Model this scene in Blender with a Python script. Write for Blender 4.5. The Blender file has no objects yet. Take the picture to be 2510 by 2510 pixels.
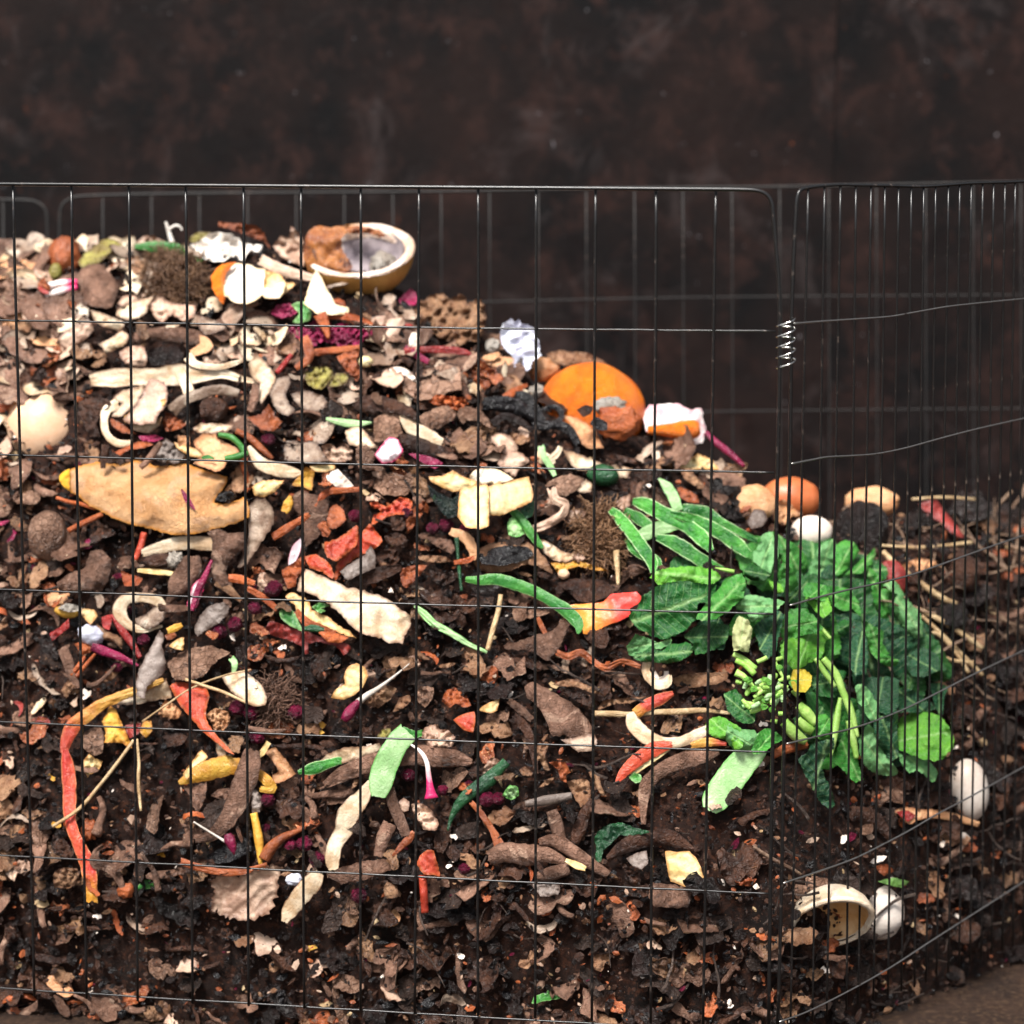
import bpy, math, random
import numpy as np
from mathutils import Vector, noise, geometry
from mathutils.bvhtree import BVHTree

# ------------------------------------------------------------------ camera, world, light, exposure
SC = bpy.context.scene
PITCH = math.radians(8.9)
CAM = Vector((0.0, -1.85, 0.81))
FPX = 5000.0                      # focal length in photograph pixels (the photograph is 2510 px wide)
cd = bpy.data.cameras.new("camera")
cam = bpy.data.objects.new("camera", cd)
SC.collection.objects.link(cam)
cam.location = CAM
cam.rotation_euler = (math.pi / 2 - PITCH, 0, 0)
cd.sensor_width = 36.0
cd.lens = 36.0 * FPX / 2510.0
cd.clip_start = 0.05
cd.clip_end = 200.0
cd.dof.use_dof = True
cd.dof.focus_distance = 1.90
cd.dof.aperture_fstop = 3.0
SC.camera = cam

SUN_EL, SUN_ROT = math.radians(58), math.radians(205)
wd = bpy.data.worlds.new("World")
SC.world = wd
wd.use_nodes = True
nt = wd.node_tree
bg = nt.nodes["Background"]
sky = nt.nodes.new("ShaderNodeTexSky")
sky.sky_type = 'NISHITA'
sky.sun_disc = False
sky.sun_elevation = SUN_EL
sky.sun_rotation = SUN_ROT
sky.dust_density = 3.0
hs = nt.nodes.new("ShaderNodeHueSaturation")
hs.inputs["Saturation"].default_value = 0.30
nt.links.new(sky.outputs[0], hs.inputs["Color"])
nt.links.new(hs.outputs[0], bg.inputs["Color"])
bg.inputs["Strength"].default_value = 0.085
sl = bpy.data.lights.new("sun", 'SUN')
sl.energy = 3.4
sl.angle = math.radians(17)
sl.color = (1.0, 0.965, 0.92)
sun = bpy.data.objects.new("sun", sl)
SC.collection.objects.link(sun)
sd = Vector((math.sin(SUN_ROT) * math.cos(SUN_EL), math.cos(SUN_ROT) * math.cos(SUN_EL), math.sin(SUN_EL)))
sun.rotation_euler = sd.to_track_quat('Z', 'Y').to_euler()
vs = SC.view_settings
vs.view_transform = 'Standard'
vs.look = 'None'
vs.exposure = 1.06
vs.gamma = 1.0
vs.use_curve_mapping = False
SC.cycles.max_bounces = 6

# ------------------------------------------------------------------ maths helpers
FW = Vector((0, math.cos(PITCH), -math.sin(PITCH)))
UP = Vector((0, math.sin(PITCH), math.cos(PITCH)))
RT = Vector((1, 0, 0))
R = random.Random(7)

def ray(u, v):
    return RT * ((u - 1255) / FPX) + UP * ((1255 - v) / FPX) + FW

def w3(u, v, d):
    return CAM + ray(u, v) * d

def proj(p):
    q = p - CAM
    d = q.dot(FW)
    return 1255 + FPX * q.dot(RT) / d, 1255 - FPX * q.dot(UP) / d, d

def lerp_tab(tab, x):
    if x <= tab[0][0]: return tab[0][1]
    for (a, b), (c, d) in zip(tab, tab[1:]):
        if x <= c: return b + (d - b) * (x - a) / (c - a)
    return tab[-1][1]

def fence_y(X):
    if X < 0.245: return 0.04 - 0.137 * (X + 0.42)
    return -0.0511 + 0.85 * (X - 0.245)

def on_fence(u, v, off=0.0):
    r = ray(u, v)
    y = 0.0
    for _ in range(30):
        t = (y - CAM.y) / r.y
        y = 0.6 * y + 0.4 * (fence_y(CAM.x + r.x * t) + off)
    t = (y - CAM.y) / r.y
    return CAM + r * t

# ------------------------------------------------------------------ heap surface (base shape)
SIL = [(-400, 600), (100, 602), (300, 585), (450, 600), (560, 580), (700, 610), (900, 655), (1010, 720), (1180, 790), (1250, 850), (1320, 925), (1450, 975), (1560, 1010),
       (1640, 1040), (1730, 1100), (1830, 1185), (1900, 1225), (2030, 1260), (2380, 1240), (2900, 1240)]
ZB = 0.15
NXH, X0H, X1H = 150, -0.86, 0.86
def heap_D(X): return 0.34 - min(max((X - 0.2) * 0.5, 0), 0.13)
SCOLS = [-1.0, -0.75, -0.5, -0.25, 0.0] + [0.04 * i for i in range(1, 26)] + [1.08, 1.16, 1.24, 1.32, 1.5]
def heap_pt(X, s):
    D = heap_D(X)
    Y0 = fence_y(X) + 0.040
    yr = Y0 + D - CAM.y
    u = 1255 + FPX * X / (yr * 0.99)
    vv = lerp_tab(SIL, u)
    ztop = CAM.z + yr * math.tan(math.atan((1255 - vv) / FPX) - PITCH)
    if s < 0:
        return Vector((X, Y0 - 0.006 * s * s, ZB + s * ZB * 1.15))
    if s <= 1:
        return Vector((X, Y0 + D * s, ZB + (ztop - ZB) * math.sin(math.pi / 2 * s) ** 0.93))
    return Vector((X, Y0 + D * s * (1 if s < 1.3 else .92), ztop - 0.35 * (s - 1) - 1.2 * (s - 1) ** 2))

def heap_grid(nx, ss, bump):
    vs_, fs = [], []
    for i in range(nx + 1):
        X = X0H + (X1H - X0H) * i / nx
        for s in ss:
            p = heap_pt(X, s)
            if bump: 
                q = p * 9
                n1 = noise.fractal(q, 0.9, 2.1, 4) * 0.012
                n2 = noise.turbulence(p * 60, 4, True) * 0.0085
                n3 = noise.turbulence(p * 190, 3, True) * 0.0045
                edge = 1.0 if s > 0.02 else 0.6
                k = (n1 + n2 + n3) * edge - 0.014
                p = p + Vector((0.1 * noise.noise(p * 80) * 0.03, -0.75, 0.66)) * k
            vs_.append(p)
    m = len(ss)
    for i in range(nx):
        for j in range(m - 1):
            a = i * m + j
            fs.append((a, a + m, a + m + 1, a + 1))
    return vs_, fs

hv, hf = heap_grid(NXH, SCOLS, False)
BVH = BVHTree.FromPolygons(hv, hf)
GU0, GV0, GS, GNU, GNV = -400, 200, 20, 170, 130
DM = np.full((GNV, GNU), np.nan)
for j in range(GNV - 1, -1, -1):
    for i in range(GNU):
        h = BVH.ray_cast(CAM, ray(GU0 + i * GS, GV0 + j * GS).normalized())
        if h[0] is not None:
            DM[j, i] = (h[0] - CAM).dot(FW)
        elif j + 1 < GNV:
            DM[j, i] = DM[j + 1, i]
for i in range(GNU):
    for j in range(1, GNV):
        if np.isnan(DM[j, i]): DM[j, i] = DM[j - 1, i]
DM = np.where(np.isnan(DM), 1.85, DM)
for _ in range(2):
    Pd = np.pad(DM, 1, mode='edge')
    DM = (Pd[1:-1, 1:-1] * 2 + Pd[:-2, 1:-1] + Pd[2:, 1:-1] + Pd[1:-1, :-2] + Pd[1:-1, 2:]) / 6

def dh(u, v):
    x = min(max((u - GU0) / GS, 0), GNU - 1.001); y = min(max((v - GV0) / GS, 0), GNV - 1.001)
    i, j = int(x), int(y); a, b = x - i, y - j
    return float((DM[j, i] * (1 - a) + DM[j, i + 1] * a) * (1 - b) + (DM[j + 1, i] * (1 - a) + DM[j + 1, i + 1] * a) * b)

# ------------------------------------------------------------------ materials
def lin(h, k=1.0):
    c = [int(h[i:i + 2], 16) / 255 for i in (1, 3, 5)]
    return tuple([min(1, k * (x / 12.92 if x < 0.04045 else ((x + 0.055) / 1.055) ** 2.4)) for x in c] + [1.0])

class NT:
    def __init__(s, m): s.t = m.node_tree
    def n(s, kind, **kw):
        nd = s.t.nodes.new(kind)
        for k, v in kw.items(): setattr(nd, k, v)
        return nd
    def l(s, a, b): s.t.links.new(a, b)
    def ramp(s, src, a, b, ca=(0, 0, 0, 1), cb=(1, 1, 1, 1)):
        r = s.n("ShaderNodeValToRGB")
        r.color_ramp.elements[0].position = a; r.color_ramp.elements[1].position = b
        r.color_ramp.elements[0].color = ca; r.color_ramp.elements[1].color = cb
        s.l(src, r.inputs[0]); return r.outputs[0]
    def mix(s, fac, a, b, mode='MIX'):
        m = s.n("ShaderNodeMix", data_type='RGBA', blend_type=mode)
        for src, i in ((fac, 0), (a, 6), (b, 7)):
            if isinstance(src, (float, int)): m.inputs[i].default_value = src
            elif isinstance(src, tuple): m.inputs[i].default_value = src
            else: s.l(src, m.inputs[i])
        return m.outputs[2]
    def noise(s, vec, scale, detail=4, rough=0.6, dist=0.0):
        n = s.n("ShaderNodeTexNoise"); n.inputs["Scale"].default_value = scale
        n.inputs["Detail"].default_value = detail; n.inputs["Roughness"].default_value = rough
        n.inputs["Distortion"].default_value = dist
        s.l(vec, n.inputs["Vector"]); return n.outputs["Fac"]
    def math(s, op, a, b=0.0):
        m = s.n("ShaderNodeMath", operation=op)
        for src, i in ((a, 0), (b, 1)):
            if isinstance(src, (float, int)): m.inputs[i].default_value = src
            else: s.l(src, m.inputs[i])
        return m.outputs[0]

MATS = {}
def mk(name, c1, c2, edge=None, eamt=0.8, spot=0.0, spotc="#2E1C14", bump=0.5, bs=260, rough=0.42, trans=0.0, grad=None,
       leaf=False, crack=0.0, patch=None, pamt=0.5, k=1.0, dirt=0.25, spec=0.45):
    m = bpy.data.materials.new(name); m.use_nodes = True
    t = NT(m); bs_ = m.node_tree.nodes["Principled BSDF"]
    tc = t.n("ShaderNodeTexCoord"); oi = t.n("ShaderNodeObjectInfo")
    va = t.n("ShaderNodeVectorMath", operation='ADD'); sc = t.n("ShaderNodeVectorMath", operation='SCALE')
    cb = t.n("ShaderNodeCombineXYZ")
    for i in range(3): t.l(oi.outputs["Random"], cb.inputs[i])
    t.l(cb.outputs[0], sc.inputs[0]); sc.inputs["Scale"].default_value = 3.7
    t.l(tc.outputs["Object"], va.inputs[0]); t.l(sc.outputs[0], va.inputs[1])
    v = va.outputs[0]
    big = t.noise(v, 45, 3, 0.6, 0.3); fine = t.noise(v, 420, 5, 0.7)
    f = t.ramp(t.math('ADD', t.math('MULTIPLY', big, 0.75), t.math('MULTIPLY', fine, 0.25)), 0.40, 0.60)
    col = t.mix(f, lin(c1, k), lin(c2, k))
    if grad:
        at = t.n("ShaderNodeAttribute", attribute_name="t")
        g = t.math('ADD', at.outputs["Fac"], t.math('MULTIPLY', t.math('SUBTRACT', big, 0.5), 0.5))
        col = t.mix(t.ramp(g, grad[1], grad[2]), col, lin(grad[0], k))
    if patch:
        pf = t.noise(v, 28, 4, 0.65, 0.8)
        col = t.mix(t.ramp(pf, 1 - pamt, 1.06 - pamt), col, lin(patch, k))
    if leaf:
        au = t.n("ShaderNodeAttribute", attribute_name="lu"); aw = t.n("ShaderNodeAttribute", attribute_name="lw")
        wob = t.math('MULTIPLY', t.math('SUBTRACT', t.noise(v, 90, 2), 0.5), 0.12)
        aab = t.math('ABSOLUTE', t.math('ADD', aw.outputs["Fac"], wob))
        mid = t.ramp(aab, 0.0, 0.07, (1, 1, 1, 1), (0, 0, 0, 1))
        q = t.math('MULTIPLY', t.math('SUBTRACT', au.outputs["Fac"], t.math('MULTIPLY', aab, 0.55)), 5.5)
        fr = t.math('ABSOLUTE', t.math('SUBTRACT', t.math('FRACT', t.math('ADD', q, t.math('MULTIPLY', wob, 2.0))), 0.5))
        side = t.ramp(fr, 0.0, 0.07, (0.7, 0.7, 0.7, 1), (0, 0, 0, 1))
        vo = t.n("ShaderNodeTexVoronoi", feature='DISTANCE_TO_EDGE'); vo.inputs["Scale"].default_value = 170
        t.l(v, vo.inputs["Vector"])
        net = t.ramp(vo.outputs["Distance"], 0.0, 0.10, (0.14, 0.14, 0.14, 1), (0, 0, 0, 1))
        vein = t.math('MAXIMUM', t.math('MAXIMUM', mid, side), net)
        col = t.mix(t.math('MULTIPLY', vein, 0.55), col, lin("#A9CF86", k))
    if crack > 0:
        vc = t.n("ShaderNodeTexVoronoi", feature='DISTANCE_TO_EDGE'); vc.inputs["Scale"].default_value = 130
        dv = t.n("ShaderNodeVectorMath", operation='ADD'); ns = t.n("ShaderNodeTexNoise"); ns.inputs["Scale"].default_value = 90
        t.l(v, ns.inputs["Vector"]); nsc = t.n("ShaderNodeVectorMath", operation='SCALE'); nsc.inputs["Scale"].default_value = 0.012
        t.l(ns.outputs["Color"], nsc.inputs[0]); t.l(v, dv.inputs[0]); t.l(nsc.outputs[0], dv.inputs[1]); t.l(dv.outputs[0], vc.inputs["Vector"])
        ck = t.ramp(vc.outputs["Distance"], 0.0, 0.09, (1, 1, 1, 1), (0, 0, 0, 1))
        col = t.mix(t.math('MULTIPLY', ck, crack), col, lin("#3A241A", k))
    if edge:
        ae = t.n("ShaderNodeAttribute", attribute_name="edge")
        e = t.math('ADD', ae.outputs["Fac"], t.math('MULTIPLY', t.math('SUBTRACT', t.noise(v, 160, 4), 0.5), 0.9))
        col = t.mix(t.math('MULTIPLY', t.ramp(e, 0.42, 0.95), eamt), col, lin(edge, k))
    if spot > 0:
        n = t.noise(v, 330, 2, 0.5, 0.6)
        col = t.mix(t.math('MULTIPLY', t.ramp(n, 0.66, 0.70), spot), col, lin(spotc))
        n = t.noise(v, 120, 5, 0.7, 1.0)
        col = t.mix(t.math('MULTIPLY', t.ramp(n, 0.60, 0.72), spot * 0.6), col, lin(spotc))
    if dirt > 0:     # soil sticking to the piece, with a shape of its own
        n = t.noise(v, 75, 8, 0.75, 0.4)
        col = t.mix(t.math('MULTIPLY', t.ramp(n, 0.60, 0.68), dirt), col, lin("#2F1E16"))
    hv_ = t.n("ShaderNodeHueSaturation")
    t.l(t.math('ADD', 0.80, t.math('MULTIPLY', oi.outputs["Random"], 0.38)), hv_.inputs["Value"])
    t.l(col, hv_.inputs["Color"])
    t.l(hv_.outputs[0], bs_.inputs["Base Color"])
    rr = t.math('ADD', rough - 0.17, t.math('MULTIPLY', t.noise(v, 200, 3), 0.3))
    t.l(rr, bs_.inputs["Roughness"])
    bs_.inputs["Specular IOR Level"].default_value = spec
    rid = t.math('ABSOLUTE', t.math('SUBTRACT', t.noise(v, bs * 0.42, 4, 0.6, 1.2), 0.5))
    h = t.math('ADD', t.noise(v, bs, 6, 0.68, 0.5), t.math('MULTIPLY', t.math('MINIMUM', rid, 0.12), 5.0))
    if leaf: h = t.math('SUBTRACT', h, t.math('MULTIPLY', vein, 0.9))
    if crack > 0: h = t.math('SUBTRACT', h, t.math('MULTIPLY', ck, 0.6))
    bp = t.n("ShaderNodeBump"); bp.inputs["Strength"].default_value = bump; bp.inputs["Distance"].default_value = 0.0024
    t.l(h, bp.inputs["Height"]); t.l(bp.outputs[0], bs_.inputs["Normal"])
    if trans > 0:
        out = m.node_tree.nodes["Material Output"]
        tr = t.n("ShaderNodeBsdfTranslucent"); t.l(hv_.outputs[0], tr.inputs["Color"]); t.l(bp.outputs[0], tr.inputs["Normal"])
        mx = t.n("ShaderNodeMixShader"); mx.inputs[0].default_value = trans
        t.l(bs_.outputs[0], mx.inputs[1]); t.l(tr.outputs[0], mx.inputs[2]); t.l(mx.outputs[0], out.inputs["Surface"])
    MATS[name] = m
    return m

# name, two mottled colours, browned edge ...
mk("cream", "#E6D5B9", "#C4A480", edge="#6E4630", spot=.35, spotc="#6E4A34", bump=.3, dirt=.35, trans=.12)
mk("pinkcream", "#D2B49C", "#A98570", edge="#63402F", spot=.3, bump=.3, dirt=.4, trans=.12)
mk("greycream", "#BFA893", "#8A6F5C", patch="#D9C9B4", pamt=.38, edge="#4A3024", spot=.4, bump=.4, dirt=.5, trans=.1, k=0.86)
mk("lemon", "#E9D9A6", "#DCBC7C", edge="#B07030", eamt=.8, spot=.15, bump=.3, dirt=.25, trans=.15)
mk("white", "#E4DDD4", "#C9BCAE", spot=.15, bump=.35, dirt=.12, trans=.1)
mk("bluewhite", "#CDD0DA", "#B3B2C4", spot=.1, bump=.3, dirt=.1)
mk("taupe", "#9A7460", "#5E4132", patch="#B3907A", pamt=.40, edge="#45291C", eamt=.4, spot=.5, spotc="#3A261C", bump=.9, bs=330, dirt=.4, k=0.86)
mk("taupecrack", "#A07C66", "#6E4E3C", spot=.3, bump=.8, crack=.6, dirt=.4, k=0.86)
mk("brown", "#5E3B29", "#321C13", edge="#2F1D15", eamt=.4, spot=.4, bump=.9, dirt=.5, k=0.74)
mk("darkbrown", "#2A1914", "#140C0A", spot=.3, bump=1.0, rough=.38, dirt=.4, k=0.74)
mk("tan", "#B48A68", "#8A6044", edge="#5A3826", eamt=.6, spot=.45, bump=.8, dirt=.4, trans=.1, k=0.86)
mk("rust", "#AE6038", "#7C3E22", edge="#5A2A18", eamt=.5, spot=.35, bump=.5, rough=.36, dirt=.3, trans=.12)
mk("orange", "#EA7F18", "#D96616", spot=.12, spotc="#8A4A1A", bump=.7, bs=600, rough=.34, dirt=.04)
mk("carrot", "#C2693A", "#A04C26", edge="#7A3818", eamt=.6, spot=.3, bump=.6, rough=.34, dirt=.4, trans=.1)
mk("coral", "#D2583E", "#B43E2C", edge="#A8622F", eamt=.6, bump=.4, rough=.3, dirt=.35, trans=.12)
mk("freshbrown", "#8E6A4C", "#5C3E2A", bump=.6, dirt=.3, k=0.86)
mk("tanshell", "#E8C08E", "#D29A5C", patch="#A8683A", pamt=.36, bump=.2, dirt=.03)
mk("coralgrad", "#D8453A", "#C83A34", grad=("#E8913E", .35, .75), bump=.25, rough=.3, dirt=.1)
mk("yelred", "#DDAE5A", "#D0903E", grad=("#C04A38", .55, .9), edge="#9A5A2A", eamt=.6, spot=.2, bump=.4, rough=.34, dirt=.35, trans=.1)
mk("redyel", "#B83A32", "#CE5A40", grad=("#D09238", .75, .95), edge="#D9A468", eamt=.5, spot=.2, bump=.45, rough=.32, dirt=.35, trans=.1)
mk("red", "#A8332E", "#7E2424", bump=.5, rough=.3, dirt=.4, trans=.12)
mk("brick", "#A8423A", "#82302C", edge="#5E231E", bump=.4, rough=.32, dirt=.25, trans=.12)
mk("magenta", "#9C2450", "#6A1636", bump=.5, rough=.3, dirt=.2, trans=.1)
mk("radish", "#EADFE0", "#E3C9D2", edge="#B81E54", eamt=1.0, bump=.25, rough=.3, dirt=.05, trans=.1)
mk("pinkgrad", "#EFE2DC", "#E8D3CC", grad=("#C92A64", .5, .75), bump=.25, rough=.32, dirt=.05)
mk("berry", "#86193F", "#4F0E28", bump=1.4, bs=420, rough=.34, dirt=.15)
mk("green", "#4A8C3C", "#2F7030", edge="#A6C888", eamt=.5, bump=.35, rough=.3, dirt=.06, trans=.12)
mk("cucumber", "#4C9C38", "#256A2C", patch="#7CBB5C", pamt=.36, edge="#C8E6A8", eamt=1.0, bump=.5, rough=.28, dirt=.04, trans=.1)
mk("palegreen", "#B4D49C", "#94C07E", edge="#5FA04A", eamt=.9, spot=.12, bump=.35, rough=.3, dirt=.12, trans=.12)
mk("darkgreen", "#23522F", "#173A24", bump=.5, rough=.28, dirt=.12)
mk("blackgreen", "#1C2A24", "#10191A", patch="#2E5A38", pamt=.38, bump=1.1, rough=.3, dirt=.1)
mk("yellow", "#DFB04A", "#C88C32", edge="#A0602A", eamt=.7, spot=.2, bump=.45, rough=.32, dirt=.3, trans=.12)
mk("olive", "#A8A050", "#7C6A38", edge="#5A4426", bump=.5, dirt=.2, trans=.12)
mk("grey", "#8F827A", "#6C5E56", edge="#4A372E", spot=.5, bump=.4, dirt=.35)
mk("char", "#1A171A", "#0E0C0E", bump=.6, rough=.3, dirt=.1, k=0.74)
mk("straw", "#D0B48A", "#A88860", bump=.5, dirt=.15)
mk("deadstraw", "#8A705A", "#5C4638", bump=.6, dirt=.3)
mk("twig", "#5F5048", "#3C302A", bump=1.0, bs=500, dirt=.3)
mk("ochre", "#DCA65C", "#C08A48", patch="#A06C38", pamt=.34, bump=.35, dirt=.05)
mk("pomelo", "#E8B684", "#D89E68", edge="#E0902C", eamt=.9, bump=.8, bs=560, rough=.36, dirt=.02, patch="#E2B086", pamt=.45)
mk("pomelotip", "#EDB932", "#E0A02C", bump=.6, bs=520, rough=.34, dirt=.02)
mk("pith", "#F0ECE0", "#E6DCC0", edge="#E3B05A", eamt=.5, bump=.4, dirt=.02, trans=.1)
mk("melonrim", "#E8D8CC", "#C9A68C", patch="#9A6040", pamt=.33, spot=.2, bump=.6, dirt=.15)
mk("meloninner", "#A79A9C", "#776C72", patch="#C9BEBA", pamt=.42, bump=.5, dirt=.05)
mk("meloncollapse", "#B0713C", "#7E4526", patch="#4E2A1C", pamt=.42, bump=.5, rough=.3, dirt=.1)
mk("eggpeach", "#E4BE9E", "#DCB08C", spot=.12, bump=.12, rough=.4, dirt=.06)
mk("eggwhite", "#E4D8CC", "#D4C0B0", spot=.1, bump=.12, rough=.4, dirt=.22)
mk("creamshell", "#EBDDC8", "#DDBF9C", patch="#C89A68", pamt=.33, spot=.1, bump=.3, dirt=.12)
mk("eggbrown", "#B4653C", "#A3552F", bump=.12, rough=.42, dirt=.08)
mk("oniontan", "#D9A77C", "#C48A5E", edge="#8A5A3A", bump=.5, rough=.34, dirt=.2, trans=.1)
mk("fluff", "#DDD4C8", "#C4B5A5", bump=1.2, bs=500, rough=.8, dirt=.05)
mk("pinkmeat", "#E6C6C6", "#D9A2AE", patch="#F0E4E0", pamt=.5, bump=.5, dirt=.05)
mk("leafa", "#4E9C3C", "#2F7A2C", leaf=True, bump=.5, rough=.36, dirt=.02, trans=.22)
mk("leafb", "#276C2C", "#1A5424", leaf=True, bump=.5, rough=.34, dirt=.02, trans=.2, k=0.86)
mk("leafc", "#80B678", "#62A05E", leaf=True, bump=.5, rough=.4, dirt=.02, trans=.2)
mk("leafd", "#22583A", "#18482C", leaf=True, bump=.6, rough=.36, dirt=.02, trans=.15, k=0.86)
mk("leafe", "#72B43A", "#529A30", leaf=True, bump=.5, rough=.34, dirt=.02, trans=.25)
mk("leafy", "#D2BC3E", "#B8A030", leaf=True, spot=.3, bump=.5, rough=.36, dirt=.02, trans=.25)
mk("leafpale", "#CFD29A", "#B9BC84", leaf=True, bump=.4, dirt=.05, trans=.25)
mk("stemgreen", "#B6D878", "#8EBE52", bump=.3, rough=.3, dirt=.03, trans=.1)
mk("wood", "#4A3830", "#2C201A", bump=1.2, bs=260, dirt=.2, k=0.74)
BACK = {"cream": "taupe", "pinkcream": "taupe", "greycream": "taupe", "taupe": "cream", "taupecrack": "pinkcream", "lemon": "yellow", "cucumber": "palegreen",
        "palegreen": "cucumber", "green": "palegreen", "pith": "orange", "radish": "magenta", "brown": "tan", "coral": "lemon", "pomelo": "pith", "eggbrown": "white", "eggpeach": "white"}

# ------------------------------------------------------------------ mesh helpers
COL = SC.collection
def mesh_obj(name, V, F, mats, midx=None, attrs=None, parent=None, centre=True, smooth=True):
    me = bpy.data.meshes.new(name)
    V = np.array([tuple(p) for p in V], dtype=float) if not isinstance(V, np.ndarray) else V
    c = Vector(V.mean(axis=0)) if centre else Vector((0, 0, 0))
    me.from_pydata((V - np.array(c)).tolist(), [], F)
    for m in (mats if isinstance(mats, (list, tuple)) else [mats]):
        me.materials.append(MATS[m] if isinstance(m, str) else m)
    if midx is not None: me.polygons.foreach_set("material_index", midx)
    if smooth: me.polygons.foreach_set("use_smooth", [True] * len(F))
    for k, a in (attrs or {}).items():
        at = me.attributes.new(k, 'FLOAT', 'POINT'); at.data.foreach_set("value", np.asarray(a, dtype=np.float32))
    me.update()
    o = bpy.data.objects.new(name, me); COL.objects.link(o)
    if parent is not None:
        o.parent = parent; o.location = c - parent.location
    else:
        o.location = c
    return o

THINGS = []      # (object, look, u, v) labelled at the end by what they are and where they lie
def tag(o, label, cat, group=None, kind=None):
    if label: o["label"] = label
    if cat: o["category"] = cat
    if group: o["group"] = group
    if kind: o["kind"] = kind
    return o

def empty(name, loc):
    o = bpy.data.objects.new(name, None); o.empty_display_size = 0.02; o.location = loc
    COL.objects.link(o); return o

ORG = {'A1': (100, 480), 'A2': (650, 480), 'A3': (1200, 480), 'A4': (1800, 400), 'B1': (100, 1050), 'B2': (650, 1050), 'B3': (1200, 1050), 'B4': (1800, 1050),
       'C1': (100, 1620), 'C2': (650, 1620), 'C3': (1200, 1620), 'C4': (1800, 1620)}
KC = 600 / 1932.0
def px(crop, pts):
    ox, oy = ORG[crop]
    return [(ox + p[0] * KC, oy + p[1] * KC) + tuple(q * KC for q in p[2:]) for p in pts]

COV = np.zeros((140, 160), bool)     # which 20-px cells the placed pieces already cover
def cover(us, vs2):
    for a, b in zip(us, vs2):
        i, j = int((a + 300) / 20), int((b - 100) / 20)
        if 0 <= i < 160 and 0 <= j < 140: COV[j, i] = True

def catmull(pts, closed, sub):
    n = len(pts); out = []
    P = [np.array(p, float) for p in pts]
    rng = range(n) if closed else range(n - 1)
    for i in rng:
        p0 = P[(i - 1) % n] if closed or i > 0 else 2 * P[0] - P[1]
        p1 = P[i]; p2 = P[(i + 1) % n]
        p3 = P[(i + 2) % n] if closed or i + 2 < n else 2 * P[-1] - P[-2]
        for k in range(sub):
            t = k / sub
            out.append(0.5 * (2 * p1 + (p2 - p0) * t + (2 * p0 - 5 * p1 + 4 * p2 - p3) * t * t + (3 * p1 - p0 - 3 * p2 + p3) * t ** 3))
    if not closed: out.append(P[-1])
    return out

def nz(x, y, z=0.0): return noise.noise(Vector((x, y, z)))

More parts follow.
